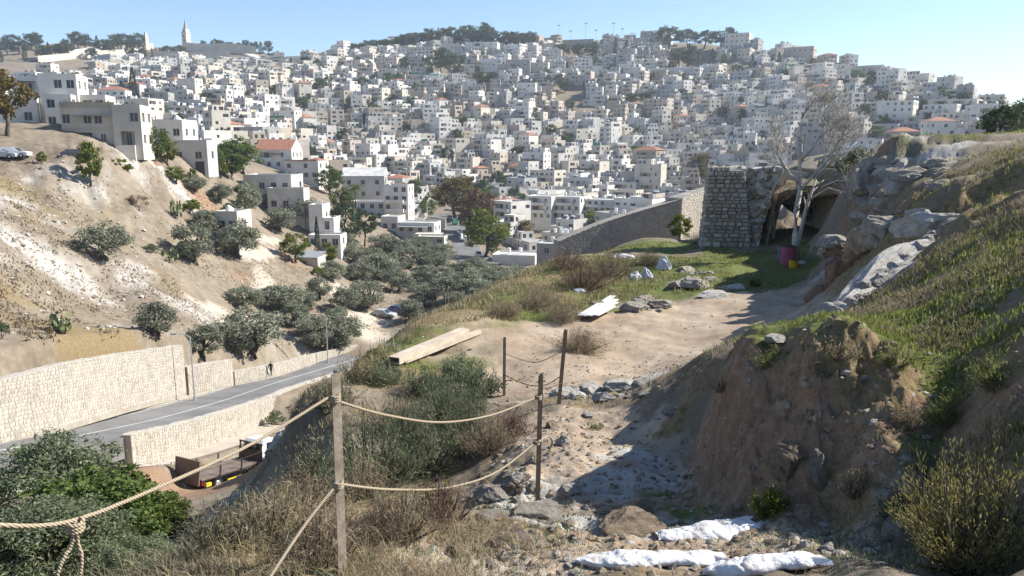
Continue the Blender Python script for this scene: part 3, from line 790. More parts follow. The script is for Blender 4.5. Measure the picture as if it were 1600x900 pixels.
# which of them show largest from the viewpoint: a coarse depth picture of the land and the houses
BW, BH = 800, 450
occ = np.zeros((BH, BW), bool)
near_pts = (np.hypot(GX, GY) < 240)
pxs, pys, fs = project((GX[near_pts], GY[near_pts], GZ[near_pts]))
ok = (fs > 1) & (pxs > 0) & (pxs < 1599)
top = np.full(BW, BH)
np.minimum.at(top, (pxs[ok] / 2).astype(int), np.clip((pys[ok] / 2).astype(int), 0, BH - 1))
for c in range(BW): occ[top[c]:, c] = True
houses.sort(key=lambda h: h['r'])
for h in houses:
    sc = FPX / h['r'] / 2
    cx, cy = h['px'] / 2, h['py'] / 2
    x0, x1 = int(cx - h['w'] * .55 * sc), int(cx + h['w'] * .55 * sc) + 1
    y0, y1 = int(cy - (h['fl'] * 3.1 + .8) * sc), int(cy + 1.5 * sc) + 1
    x0, x1, y0, y1 = max(0, x0), min(BW, x1), max(0, y0), min(BH, y1)
    h['vis'] = 0
    if x1 > x0 and y1 > y0:
        sub = occ[y0:y1, x0:x1]
        h['vis'] = int((~sub).sum()); sub[:] = True
order = sorted(houses, key=lambda h: -h['vis'])
single = order[:285]
rest = [h for h in order[285:] if h['r'] > 0]
print('town houses', len(houses), 'least single', single[-1]['vis'], 'rest', len(rest))

PLACES = [(690, 62, 'the pine wood'), (888, 155, 'the bare rocky scar'), (720, 350, 'the street of parked cars'), (700, 105, 'the dark tree clump'), (1085, 80, 'the hilltop pines'),
          (1130, 310, 'the ruined stone tower'), (1240, 250, 'the bare tree'), (210, 140, 'the tall cypress'), (300, 85, 'the pale terraced cemetery'), (430, 235, 'the gabled house with red roof'),
          (720, 330, 'the big yellowing tree'), (568, 290, 'the grey gabled house'), (900, 325, 'the white apartment blocks'), (920, 60, 'the floodlight masts'), (1345, 130, 'the grove on the shoulder'), (1570, 180, 'the trees on the green bank'),
          (500, 150, 'the pair of dark conifers'), (1150, 120, 'the cypress clump'), (1000, 155, 'the dark hillside thicket'), (175, 200, 'the tan terrace house'), (1330, 250, 'the tree over the cave'), (800, 230, 'the middle of the slope'), (600, 200, 'the slope'), (1450, 150, 'the falling skyline')]
PLACES = [p for p in PLACES if p[2] not in ('the slope', 'the middle of the slope')] + [(800, 225, 'the centre of the hillside town'), (1050, 200, 'the stepped alley in the town'), (600, 190, 'the red-roofed row')][:1]
def place_words(px, py):
    b = min(PLACES, key=lambda p: ((px - p[0]) / 1.2) ** 2 + (py - p[1]) ** 2)
    dx, dy = px - b[0], py - b[1]
    D = math.hypot(dx, dy)
    far = 'just ' if D < 32 else ('' if D < 75 else 'well ')
    v = 'above' if dy < 0 else 'below'; hz = 'left of' if dx < 0 else 'right of'
    if abs(dy) > 2.2 * abs(dx): return f'{far}{v} {b[2]}'
    if abs(dx) > 2.2 * abs(dy): return f'{far}{hz} {b[2]}'
    return f'{far}{v} and {hz} {b[2]}'
used = {}
def house_label(h):
    st = f"{NUM[h['fl']]}-storey"
    pl = place_words(h['px'], h['py'])
    shape = 'wide ' if h['w'] > 15 else ('narrow ' if h['w'] < 10 else '')
    gear = h['gear']; bal = ', balconies' if h['balc'] else ''; wing = ', lower wing' if h['side'] else ''
    opts = [f"{st} {h['tone']} house with {gear} {pl}", f"{shape}{st} {h['tone']} house with {gear} {pl}", f"{shape}{st} {h['tone']} house with {gear}{bal} {pl}", f"{shape}{st} {h['tone']} house with {gear}{wing} {pl}",
            f"{shape}{st} {h['tone']} house, {gear}{bal}{wing}, {pl}"] + [f"{o} {st} {h['tone']} house with {gear} {pl}" for o in ('boxy', 'plain', 'squarish', 'upright', 'modest', 'compact', 'sturdy')]
    for lb in opts:
        lb = ' '.join(lb.split())
        if lb not in used and len(lb.split()) <= 16: used[lb] = 1; return lb
    return f"{st} {h['tone']} house with {gear} on the far hillside, number {len(used)}" if False else f"{['plain', 'boxy'][h['seed'] % 2]} {st} {h['tone']} house, {gear}, in the dense far town"
hl = {}
for h in sorted(single, key=lambda h: h['px']): h['lab'] = house_label(h); hl.setdefault(h['lab'], []).append(h)
for lb, hs in hl.items():
    if len(hs) > 1:
        for i, h in enumerate(hs): h['lab'] = ['left one', 'next one', 'third one', 'fourth one', 'fifth one'][min(i, 4)] + ': ' + lb if i < len(hs) - 1 or len(hs) == 1 else 'right one: ' + lb
for h in single:
    rn = random.Random(h['seed'])
    wl, pn, gr = make_house(rn, h['w'], h['d'], h['fl'], h['tone'], h['gear'], h['side'], h['balc'])
    e = empty('town_house', (h['x'], h['y'], h['z'] + .3), h['yaw'], label=h['lab'], category='house', group='houses of the hillside town')
    obj('wall', wl.build('house_wall', [TONES[h['tone']], M['roofpale'], M['redtile']]), e)
    if pn.f: obj('window_panes', pn.build('house_panes', [M['glass']]), e, kind='stuff')
    if gr.f: obj('roof_equipment', gr.build('roof_gear', GMATS), e, kind='stuff')
big = {t: (MB(), MB(), MB()) for t in TW}
allw, allp, allg = MB(), MB(), MB()
for h in rest:
    rn = random.Random(h['seed'])
    wl, pn, gr = make_house(rn, h['w'], h['d'], h['fl'], h['tone'], h['gear'], h['side'], 0)
    ca, sa = math.cos(h['yaw']), math.sin(h['yaw'])
    ti = TW.index(h['tone'])
    for src, dst, mm in ((wl, allw, None), (pn, allw, [8]), (gr, allw, [9, 10, 11, 12, 13, 14, 15])):
        b = len(dst.v)
        dst.v += [(h['x'] + x * ca - y * sa, h['y'] + x * sa + y * ca, h['z'] + .3 + z) for x, y, z in src.v]
        dst.f += [tuple(b + i for i in f) for f in src.f]
        dst.m += [(ti if k == 0 else 5 + k) if mm is None else mm[k] for k in src.m]
# material slots: 0-5 tones, 6 roof, 7 tile, 8 pane, 9.. gear
far_me = allw.build('far_houses', [TONES[t] for t in TW] + [M['roofpale'], M['redtile'], M['glass']] + GMATS)
obj('hillside_houses', far_me, kind='stuff', label='mass of small pale flat-roofed houses filling the far hillside', category='houses')

gw = MB(); wq = random.Random(77)
for i in range(260):
    h = wq.choice(houses); a = h['yaw'] + wq.uniform(-.3, .3); x, y = h['x'] + wq.uniform(-9, 9), h['y'] - wq.uniform(5, 9); L_ = wq.uniform(8, 22)
    z = g1(x, y); z2 = g1(x + math.cos(a) * L_, y + math.sin(a) * L_); zz = max(z, z2)
    gw.box(x, y, min(z, z2) - 2, x + L_, y + .4, zz + wq.uniform(.8, 2.2), 0, a, (x, y))
obj('terrace_walls', gw.build('terrace_walls', TONES['pale grey']), kind='stuff', label='low stone terrace walls between the far houses', category='walls')
# ------------------------------------------------------------------ road, lane, stone walls
def catmull(pts, n=8):
    P = [Vector(p) for p in pts]; out = []
    for i in range(len(P) - 1):
        p0, p1, p2, p3 = P[max(i - 1, 0)], P[i], P[i + 1], P[min(i + 2, len(P) - 1)]
        for k in range(n):
            t = k / n
            out.append(.5 * ((2 * p1) + (p2 - p0) * t + (2 * p0 - 5 * p1 + 4 * p2 - p3) * t * t + (3 * p1 - p0 - 3 * p2 + p3) * t ** 3))
    out.append(P[-1]); return out
def ribbon(name, line, o0, o1, dz, m, nx=2, skirt=0.0):
    V, F = [], []
    n = len(line)
    for i, p in enumerate(line):
        t = line[min(i + 1, n - 1)] - line[max(i - 1, 0)]; t.z = 0; t.normalize()
        s = Vector((-t.y, t.x, 0))                    # to the left of travel: uphill side
        for k in range(nx + 1):
            q = p + s * (o0 + (o1 - o0) * k / nx); V.append((q.x, q.y, p.z + dz))
        if skirt:
            q = p + s * o0; V.append((q.x, q.y, p.z + dz - skirt)); q = p + s * o1; V.append((q.x, q.y, p.z + dz - skirt))
    c = nx + 1 + (2 if skirt else 0)
    for i in range(n - 1):
        for k in range(nx): F.append((i * c + k, (i + 1) * c + k, (i + 1) * c + k + 1, i * c + k + 1))
        if skirt:
            F.append((i * c + nx + 1, (i + 1) * c + nx + 1, (i + 1) * c, i * c)); F.append((i * c + nx, (i + 1) * c + nx, (i + 1) * c + nx + 2, i * c + nx + 2))
    F = [f[::-1] for f in F]
    me = bpy.data.meshes.new(name); me.from_pydata(V, [], F); me.materials.append(m); me.update()
    return me
roadline = catmull(ROAD, 10)
asphalt = mat('worn_asphalt', (.19, .188, .185), .9, col2=(.125, .123, .12), vscale=.25, bump=.15, bscale=30)
road = obj('road', ribbon('road', roadline, -4.3, 3.2, .004, asphalt, 4, 1.5), kind='structure')
white_paint = mat('road_paint', (.62, .62, .6), .8, col2=(.40, .40, .39), vscale=2.5)
obj('lane_line', ribbon('lane_line', roadline, -.95, -.80, .010, white_paint, 1), road)
obj('edge_line', ribbon('edge_line', roadline, 2.75, 2.87, .010, white_paint, 1), road)
dusty = mat('dusty_concrete', (.42, .375, .315), .95, col2=(.33, .285, .235), vscale=1.2, bump=.2, bscale=12)
obj('pavement', ribbon('pavement', roadline, 3.202, 5.4, .12, dusty, 2, .3), kind='structure')
lanemat = mat('pale_lane_dust', (.44, .39, .325), .95, col2=(.36, .31, .25), vscale=.5, bump=.2, bscale=6)
obj('lane', ribbon('lane', catmull(LANE, 8), -2.0, 3.0, .012, lanemat, 3), kind='structure')
limestone = mat('wall_limestone', (.48, .445, .385), .92, col2=(.37, .335, .28), vscale=1.3, bump=.4, bscale=5)
limestone_b = mat('pale_limestone', (.48, .445, .385), .92, col2=(.37, .335, .28), vscale=1.3, bump=.4, bscale=5)
limestone_d = mat('brown_limestone', (.40, .36, .30), .92, col2=(.31, .275, .225), vscale=1.3, bump=.4, bscale=5)
mortar = mat('wall_mortar', (.36, .325, .27), .95, col2=(.28, .25, .205), vscale=1)
def rough_stone(mb, c, u, nrm, w, h, d, rnd, m, j=.12):
    """one face stone: an irregular block standing proud of the wall by d; c is its centre on the wall face"""
    up = Vector((0, 0, 1))
    def q(a, b, o): return c + u * a + up * b + nrm * o
    B, Fp = [], []
    for sx, sz in ((-1, -1), (1, -1), (1, 1), (-1, 1)):
        a = sx * w / 2 * (1 - rnd.uniform(0, j)); b = sz * h / 2 * (1 - rnd.uniform(0, j))
        B.append(q(a, b, -.05)); Fp.append(q(a * rnd.uniform(.72, .86), b * rnd.uniform(.7, .85), d * rnd.uniform(.6, 1.2)))
    mb.raw(B + Fp, [(4, 5, 6, 7), (0, 1, 5, 4), (1, 2, 6, 5), (2, 3, 7, 6), (3, 0, 4, 7)], m)
def stone_wall(name, line, tops, depth, thick, sw, sh, rnd, label, cat='wall', proud=.028, mats=None, cap=True, single=False, extra=None):
    """line: foot points along the wall (outside face on the right of travel); tops: z of the top at each point"""
    mats = mats or [limestone, limestone_b, limestone_d]
    e = empty(name, line[len(line) // 2], label=label, category=cat)
    off = Vector(line[len(line) // 2])
    core = MB(); n = len(line)
    nr_ = []
    for i in range(n):
        t = Vector(line[min(i + 1, n - 1)]) - Vector(line[max(i - 1, 0)]); t.z = 0; t.normalize()
        nr_.append(Vector((t.y, -t.x, 0)))
    def pt(i, z, o): p = Vector(line[i]) - off + nr_[i] * o; return (p.x, p.y, z - off.z)
    for i in range(n - 1):
        a, b = line[i][2] - depth, line[i + 1][2] - depth
        ta, tb = tops[i], tops[i + 1]
        core.poly([pt(i, a, 0), pt(i + 1, b, 0), pt(i + 1, tb, 0), pt(i, ta, 0)])
        core.poly([pt(i + 1, b, -thick), pt(i, a, -thick), pt(i, ta, -thick), pt(i + 1, tb, -thick)])
        core.poly([pt(i, ta, 0), pt(i + 1, tb, 0), pt(i + 1, tb, -thick), pt(i, ta, -thick)])
    for i in (0, n - 1):
        core.poly([pt(i, line[i][2] - depth, -thick), pt(i, line[i][2] - depth, 0), pt(i, tops[i], 0), pt(i, tops[i], -thick)])
    obj('core', core.build('wall_core', mortar), e)
    st = MB()
    for i in range(n - 1):
        A, B = Vector(line[i]), Vector(line[i + 1])
        v = B - A; L = math.hypot(v.x, v.y); u = Vector((v.x / L, v.y / L, 0)); nr2 = Vector((u.y, -u.x, 0))
        s = 0.0
        hmax = max(tops[i] - A.z, tops[i + 1] - B.z) + depth * .5
        row = 0; zz = -depth * .5
        while zz < hmax:
            h = sh * rnd.uniform(.8, 1.2)
            s = -rnd.uniform(0, sw * .8) if row % 2 else 0.0
            s = max(0, s + sw * .4) if row % 2 else 0
            while s < L - .05:
                ww = min(sw * rnd.uniform(.6, 1.5), L - s)
                f = (s + ww / 2) / L
                z0 = A.z + v.z * f + zz; zt = tops[i] + (tops[i + 1] - tops[i]) * f
                hh = min(h, zt - z0)
                if hh > sh * .3:
                    rough_stone(st, A - off + u * (s + ww / 2) + Vector((0, 0, z0 + hh / 2 - A.z)), u, nr2, ww * .97, hh * .95, proud, rnd, rnd.choices([0, 1, 2], [5, 4, 1.6])[0])
                s += ww
            zz += h
    # coping stones
    if cap:
        for i in range(n - 1):
            A, B = Vector((*line[i][:2], tops[i])), Vector((*line[i + 1][:2], tops[i + 1]))
            v = B - A; L = v.length; s = 0
            while s < L - .1:
                ww = min(sw * rnd.uniform(.8, 1.7), L - s); c = A + v * ((s + ww / 2) / L) - off - nr_[i] * (thick / 2)
                hh = sh * rnd.uniform(.5, .9)
                ang = math.atan2(v.y, v.x)
                st.box(c.x - ww * .48, c.y - thick * .55, c.z + .003, c.x + ww * .48, c.y + thick * .55, c.z + hh * .5, rnd.choice([0, 1, 1]), ang, (c.x, c.y))
                s += ww
    obj('face_stones', st.build('wall_stones', mats), e, kind='stuff')
    return e
wr = random.Random(3)
def resample(pts, step):
    out = [Vector(pts[0])]
    for a, b in zip(pts[:-1], pts[1:]):
        a, b = Vector(a), Vector(b); k = max(1, int((b - a).length / step))
        out += [a.lerp(b, i / k) for i in range(1, k + 1)]
    return out
def wall_pts(spec, step, foot=None):
    """spec: (px, y top, r[, y foot]) -> foot points and top heights"""
    L, T = [], []
    for q in spec:
        t = pix(q[0], q[1], q[2]); b = pix(q[0], q[3], q[2])
        L.append(Vector((b.x, b.y, b.z))); T.append(t.z)
    L2, T2 = [L[0]], [T[0]]
    for i in range(len(L) - 1):
        k = max(1, int((L[i + 1] - L[i]).length / step))
        for j in range(1, k + 1):
            L2.append(L[i].lerp(L[i + 1], j / k)); T2.append(T[i] + (T[i + 1] - T[i]) * j / k)
    return L2, T2
L, T = wall_pts([(-250, 622, 50.5, 700), (-100, 610, 52.6, 694), (0, 598, 55.2, 684), (100, 571, 60.3, 657), (200, 553, 69.6, 630), (291, 540, 80, 608)], 3.0)
stone_wall('retaining_wall', L, T, .8, .7, .38, .26, wr, 'tall pale rubble-stone retaining wall above the road, below the bare slope')
L, T = wall_pts([(295, 574, 81, 609), (330, 568, 84, 602), (365, 563, 88, 596)], 3.0)
stone_wall('retaining_wall', L, T, .8, .6, .38, .26, wr, 'short pale stone wall beside the road, next to the tall one')
L, T = wall_pts([(367, 581, 88.3, 595), (430, 570, 94, 582), (500, 552, 105, 565), (560, 540, 113, 553)], 3.0)
stone_wall('parapet_wall', L, T, .6, .4, .5, .25, wr, 'low white stone parapet along the road behind the walking person')
L, T = [], []
for i, q in enumerate(roadline):
    if not (24 <= i <= 78): continue
    t = roadline[min(i + 1, len(roadline) - 1)] - roadline[i - 1]; t.z = 0; t.normalize()
    c = q + Vector((t.y, -t.x, 0)) * 4.75
    lz = min(g1(c.x + t.y * 1.2, c.y - t.x * 1.2), q.z - .25)
    L.append(Vector((c.x, c.y, lz))); T.append(q.z + .06 + .1 * wr.random())
stone_wall('roadside_wall', L, T, .8, .6, .36, .25, wr, 'pale stone wall between the asphalt road and the dusty lane')

# ------------------------------------------------------------------ street lamps
def street_lamp(px, r, h, label, ang):
    p = at(px, r)
    e = empty('street_lamp', p, ang, label=label, category='street lamp', group='street lamps along the road')
    b = MB(); b.cyl((0, 0, -.5), (0, 0, h), .10, .06, 8); b.cyl((0, 0, -.3), (0, 0, .5), .15, .13, 8)
    obj('pole', b.build('lamp_pole', M['metalgrey']), e)
    b = MB(); b.tube([(0, 0, h - .02), (-.5, 0, h + .22), (-1.2, 0, h + .3)], .04, 6)
    obj('arm', b.build('lamp_arm', M['metalgrey']), e)
    b = MB(); b.box(-1.75, -.15, h + .24, -1.15, .15, h + .36); b.box(-1.7, -.11, h + .2, -1.25, .11, h + .238)
    obj('lamp_head', b.build('lamp_head', M['metalgrey']), e)
    return e
street_lamp(273, 77.5, 6.5, 'grey street lamp standing against the tall stone retaining wall', .1)
street_lamp(497, 104, 6.6, 'grey street lamp by the low parapet, in front of olive trees', .1)

# ------------------------------------------------------------------ vehicles
rubber = mat('tyre_rubber', (.02, .02, .022), .85)
rimm = mat('wheel_rim', (.55, .55, .56), .35, metal=.6)
glassd = mat('vehicle_glass', (.02, .028, .04), .1, spec=.6)
def wheel(parent, x, y, z, rad, wid, name='wheel'):
    w_ = MB(); w_.cyl((0, -wid / 2, 0), (0, wid / 2, 0), rad, rad, 14)
    o = obj(name, w_.build('tyre', rubber), parent, (x, y, z))
    for s in (-1, 1):
        k = MB(); k.cyl((0, s * (wid / 2 - .01), 0), (0, s * (wid / 2 + .012), 0), rad * .58, rad * .5, 12)
        obj('rim', k.build('rim', rimm), o)
    return o
def prism(mb, prof, y0, y1, m=0, inset=None):
    """side profile (x, z) extruded across the vehicle"""
    n = len(prof); k0 = inset or [0] * n
    P = [(x, y0 + i, z) for (x, z), i in zip(prof, k0)] + [(x, y1 - i, z) for (x, z), i in zip(prof, k0)]
    F = [tuple(range(n - 1, -1, -1))[::-1], tuple(range(n, 2 * n))[::-1]] + [(i, n + i, n + (i + 1) % n, (i + 1) % n) for i in range(n)]
    mb.raw(P, F, m)
PAINT = {}
def paint(name, c):
    if name not in PAINT: PAINT[name] = mat('car_paint_' + name, c, .3, spec=.5)
    return PAINT[name]
CARC = {'white': (.72, .72, .71), 'silver': (.42, .43, .45), 'black': (.02, .02, .022), 'red': (.33, .03, .03), 'blue': (.04, .09, .22), 'green': (.05, .18, .11), 'grey': (.16, .165, .17)}
_carmesh = {}
def car(loc, rot, colour, label, van=False, group='parked cars'):
    e = empty('parked_van' if van else 'parked_car', loc, rot, label=label, category='van' if van else 'car', group=group)
    key = van
    if key not in _carmesh:
        b, g = MB(), MB()
        if van:
            prism(b, [(-2.5, .35), (2.5, .35), (2.55, .9), (2.2, 1.25), (1.5, 2.1), (-2.4, 2.15), (-2.5, 1.9)], -.92, .92, 0, [.05, .05, .05, .06, .12, .12, .06])
            prism(g, [(1.56, 2.0), (2.16, 1.3), (1.3, 1.3), (1.1, 2.0)], -.87, .87); prism(g, [(.9, 1.3), (.9, 1.95), (-1.9, 1.95), (-1.9, 1.3)], -.875, .875)
        else:
            prism(b, [(-2.1, .3), (2.1, .3), (2.15, .65), (1.9, .82), (.95, .92), (.25, 1.42), (-1.2, 1.44), (-1.85, .98), (-2.12, .9)], -.86, .86, 0, [.05, .05, .05, .06, .03, .16, .16, .03, .05])
            prism(g, [(.86, .95), (.24, 1.38), (-.35, 1.38), (-.35, .95)], -.845, .845, 0, [.03, .14, .14, .03]); prism(g, [(-.45, .95), (-.45, 1.38), (-1.17, 1.39), (-1.7, .98)], -.845, .845, 0, [.03, .14, .14, .03])
            b2 = MB(); g.poly([(1.0, -.66, .945), (1.0, .66, .945), (.32, .62, 1.40), (.32, -.62, 1.40)]); g.poly([(-1.87, .66, 1.02), (-1.87, -.66, 1.02), (-1.27, -.62, 1.43), (-1.27, .62, 1.43)])
        hl = MB(); hl.box(2.06, -.75, .62, 2.17, -.45, .76)
        tl = MB(); tl.box(-2.16 if not van else -2.54, -.78, .7, -2.06 if not van else -2.44, -.55, .88)
        _carmesh[key] = (b, g.build('car_glass', glassd), hl.build('headlight', M['wtank']), tl.build('tail_light', PAINT.setdefault('tl', mat('tail_light_red', (.35, .02, .02), .3))))
    b, gm, hm, tm = _carmesh[key]
    ck = ('b', van, colour)
    if ck not in _carmesh: _carmesh[ck] = b.build('car_body', paint(colour, CARC[colour]))
    obj('body', _carmesh[ck], e); obj('windows', gm, e)
    obj('headlight', hm, e); o = obj('headlight', hm, e, (0, 1.2, 0)); obj('tail_light', tm, e); obj('tail_light', tm, e, (0, 1.33, 0))
    for x in (1.35, -1.35):
        for y in (-.76, .76): wheel(e, x, y, .31, .31, .2)
    return e
p = hit(600, 496); car(p, R(-18), 'silver', 'silver car parked on the dirt lane among the olive trees')
p2 = p + Vector((2.4, 2.2, 0)); p2.z = g1(p2.x, p2.y); car(p2, R(-24), 'blue', 'dark blue car beside the silver one on the olive-grove lane')
p = hit(22, 246); car(p, R(8), 'white', 'white car parked below the white modern house at the slope top')
p = hit(122, 248); car(p, R(4), 'grey', 'grey car parked below the tan terrace house, by the bright shrub')
p = hit(2, 248); car(p, R(12), 'silver', 'silver car at the picture edge behind the white car')
# street of parked cars on the valley floor
STREET = [(745, 415), (722, 398), (712, 380), (704, 362), (694, 348), (684, 336)]
street_line = []
for x, y in STREET:
    street_line.append(hit(x, y, 150))
sl_ = catmull(street_line, 8)
for q in sl_: q.z = g1(q.x, q.y) + .35
obj('street', ribbon('street', sl_, -6.5, 6.5, .02, asphalt, 3, 1.0), kind='structure')
cols = [('white', 'white saloon car, nearest one in the street of parked cars', 0, -3.2, 5), ('black', 'black car in the street of parked cars, ahead of the white saloon', 0, 4.4, 10), ('silver', 'silver car on the street, left file, beside the grove', 0, 3.9, 15), ('white', 'large white van in the street of parked cars', 1, -2.6, 17), ('blue', 'dark blue car left of the white van on the street', 0, 4.6, 20), ('white', 'white hatchback behind the large white van', 0, -2.6, 22), ('red', 'red car in the left file of the street', 0, 4.8, 25), ('green', 'green van at the far end of the street', 1, -3.0, 29), ('silver', 'silver car behind the green van at the street end', 0, -2.8, 34), ('grey', 'grey car in the left file near the street end', 0, 4.4, 30)]
for c, lb, van, o, k in cols:
    k = min(k, len(sl_) - 2)
    t = sl_[k + 1] - sl_[k]; t.z = 0; t.normalize(); s = Vector((-t.y, t.x, 0))
    q = sl_[k] + s * o
    car((q.x, q.y, sl_[k].z + .03), math.atan2(t.y, t.x) + math.pi, c, lb, bool(van), 'cars in the valley street')

# ------------------------------------------------------------------ flatbed truck on the lane
def flatbed_truck():
    A, B = pix(290, 762, 53.9), pix(438, 710, 60.2)
    d = (B - A); d.z = 0; ang = math.atan2(d.y, d.x)
    dn = d.normalized(); Q = A + dn * 1.75; Q2 = A + dn * 7.1; z1_, z2_ = g1(Q.x, Q.y), g1(Q2.x, Q2.y); sl = (z2_ - z1_) / 5.35; zz = z1_ - sl * 1.75 + .03; pass
    e = empty('flatbed_truck', (A.x, A.y, zz), ang, label='flatbed truck with white cab and raised dark tailboard parked on red earth', category='truck')
    e.rotation_euler = (0, -math.atan(sl), ang)
    dk = mat('truck_dark_steel', (.045, .04, .038), .6, col2=(.09, .06, .045), vscale=2); deckm = mat('truck_deck_planks', (.19, .15, .125), .85, col2=(.12, .095, .08), vscale=2.2)
    wh = mat('truck_white_paint', (.72, .72, .71), .35, spec=.5); yl = mat('truck_yellow_paint', (.62, .46, .03), .5); brd = mat('tailboard_sheet', (.17, .13, .105), .6, col2=(.11, .085, .07), vscale=1.5)
    b = MB(); b.box(.6, -.45, .55, 7.8, -.3, .8); b.box(.6, .3, .55, 7.8, .45, .8); b.box(.55, -1.1, .45, .7, 1.1, .75)
    obj('chassis', b.build('chassis', dk), e)
    deck = empty('deck', (0, 0, 0)); bpy.data.objects.remove(deck)
    b = MB(); b.box(.3, -1.15, .86, 5.9, 1.15, .93); dko = obj('deck', b.build('deck', dk), e)
    for i in range(9):
        y = -1.13 + i * .252; b = MB(); b.box(.32, y, .932, 5.88, y + .24, .965); obj('plank', b.build('plank', deckm), dko)
    b = MB(); b.box(.0, -1.15, .62, .10, 1.15, 2.35); b.box(-.03, -1.1, .7, -.004, -1.0, 2.2); b.box(-.03, 1.0, .7, -.004, 1.1, 2.2)
    obj('tailboard', b.build('tailboard', brd), e)
    b = MB(); b.box(5.92, -1.15, .6, 6.0, 1.15, 1.75)
    for y in (-1.1, -.4, .3, 1.0): b.box(5.9, y, 1.752, 6.0, y + .1, 2.2)
    b.box(5.9, -1.15, 2.202, 6.0, 1.15, 2.3)
    obj('headboard', b.build('headboard', dk), e)
    for x, y in ((1.9, -1.17), (3.9, -1.17), (1.9, 1.17), (3.9, 1.17)):
        b = MB(); b.box(x - .05, y - .04, .8, x + .05, y + .04, 1.7); obj('side_post', b.build('side_post', dk), e)
    for y in (-1.17, 1.17):
        b = MB(); b.tube([(.05, y, 1.62), (1.9, y, 1.66), (3.9, y, 1.68), (5.95, y, 1.78)], .018, 5); obj('cable', b.build('cable', dk), e)
    cab = MB(); prism(cab, [(6.15, .6), (8.2, .6), (8.25, 1.35), (7.75, 2.35), (6.35, 2.42), (6.15, 2.2)], -1.0, 1.0, 0, [0, 0, .04, .14, .14, .06])
    cb = obj('cab', cab.build('cab', wh), e)
    g = MB(); g.box(6.12, -.75, 1.55, 6.16, .75, 2.2); obj('rear_window', g.build('rear_window', glassd), cb)
    g = MB(); prism(g, [(6.6, 1.45), (7.95, 1.45), (7.6, 2.2), (6.6, 2.25)], -.99, .99, 0, [.0, .0, .07, .07]); obj('side_windows', g.build('side_windows', glassd), cb)
    g = MB(); g.box(8.0, -1.2, 1.5, 8.1, -1.05, 1.95); obj('mirror', g.build('mirror', dk), cb)
    for y in (-.95, .95):
        wheel(e, 1.75, y, .4, .4, .42); wheel(e, 7.1, y, .4, .4, .26)
    b = MB(); b.box(2.6, -1.2, .42, 5.6, -1.13, .5); obj('side_guard', b.build('side_guard', yl), e)
    b = MB(); b.box(.75, -1.12, .38, 1.2, -.85, .62); obj('tool_box', b.build('tool_box', yl), e)
    b = MB(); b.box(.32, -1.14, .6, .42, -.9, .82); b.box(.32, .9, .6, .42, 1.14, .82); obj('tail_lamp', b.build('tail_lamp', PAINT['tl']), e)
    return e
flatbed_truck()

# ------------------------------------------------------------------ a person walking on the road
def person():
    p = pix(422, 592, 90)
    k = min(range(len(roadline)), key=lambda i: (roadline[i] - p).length)
    t = roadline[min(k + 1, len(roadline) - 1)] - roadline[k - 1]; ang = math.atan2(t.y, t.x)
    s = Vector((-t.y, t.x, 0)).normalized()
    q = roadline[k] + s * .9 + t.normalized() * 2.6
    e = empty('person', (q.x, q.y, roadline[k].z + .01), ang + math.pi, label='person in dark clothes walking along the road edge', category='person')
    def skin(name, verts, edges, m, sub=1):
        me = bpy.data.meshes.new(name); me.from_pydata([v[:3] for v in verts], edges, []); me.materials.append(m)
        o = obj(name, me, e)
        sk = o.modifiers.new('skin', 'SKIN'); sk.use_smooth_shade = True
        for i, v in enumerate(verts):
            me.skin_vertices[0].data[i].radius = (v[3], v[4] if len(v) > 4 else v[3])
        me.skin_vertices[0].data[0].use_root = True
        su = o.modifiers.new('sub', 'SUBSURF'); su.levels = sub; su.render_levels = sub
        return o
    cloth = mat('dark_clothes', (.022, .024, .03), .9, col2=(.04, .042, .05), vscale=6); skinm = mat('skin', (.33, .20, .14), .6); hairm = mat('hair', (.015, .012, .01), .6)
    V = [(0, 0, .92, .15, .12), (0, 0, 1.12, .145, .11), (.01, 0, 1.38, .17, .11), (.02, 0, 1.50, .06), (.03, 0, 1.55, .055),
         (.02, .2, 1.42, .065), (-.06, .25, 1.14, .05), (.02, .26, .90, .04), (.02, -.2, 1.42, .065), (.08, -.25, 1.14, .05), (.22, -.24, .95, .04),
         (0, .09, .86, .09), (.17, .1, .50, .065), (.24, .1, .09, .05), (.36, .1, .05, .04), (0, -.09, .86, .09), (-.10, -.1, .50, .065), (-.33, -.1, .12, .05), (-.24, -.1, .04, .04)]
    E = [(0, 1), (1, 2), (2, 3), (3, 4), (2, 5), (5, 6), (6, 7), (2, 8), (8, 9), (9, 10), (0, 11), (11, 12), (12, 13), (13, 14), (0, 15), (15, 16), (16, 17), (17, 18)]
    skin('body', V, E, cloth)
    skin('head', [(.04, 0, 1.57, .05), (.05, 0, 1.64, .085, .075), (.05, 0, 1.71, .088, .078), (.045, 0, 1.77, .06)], [(0, 1), (1, 2), (2, 3)], skinm)
    skin('hair', [(.02, 0, 1.66, .085, .08), (.03, 0, 1.74, .095, .085), (.04, 0, 1.79, .06)], [(0, 1), (1, 2)], hairm)
    for y, x, z in ((.26, .03, .83), (-.24, .27, .90)):
        skin('hand', [(x, y, z, .035, .02), (x + .02, y, z - .06, .03, .016), (x + .03, y, z - .11, .018, .012), (x + .05, y + (.02 if y < 0 else -.02), z - .03, .012)], [(0, 1), (1, 2), (0, 3)], skinm)
person()
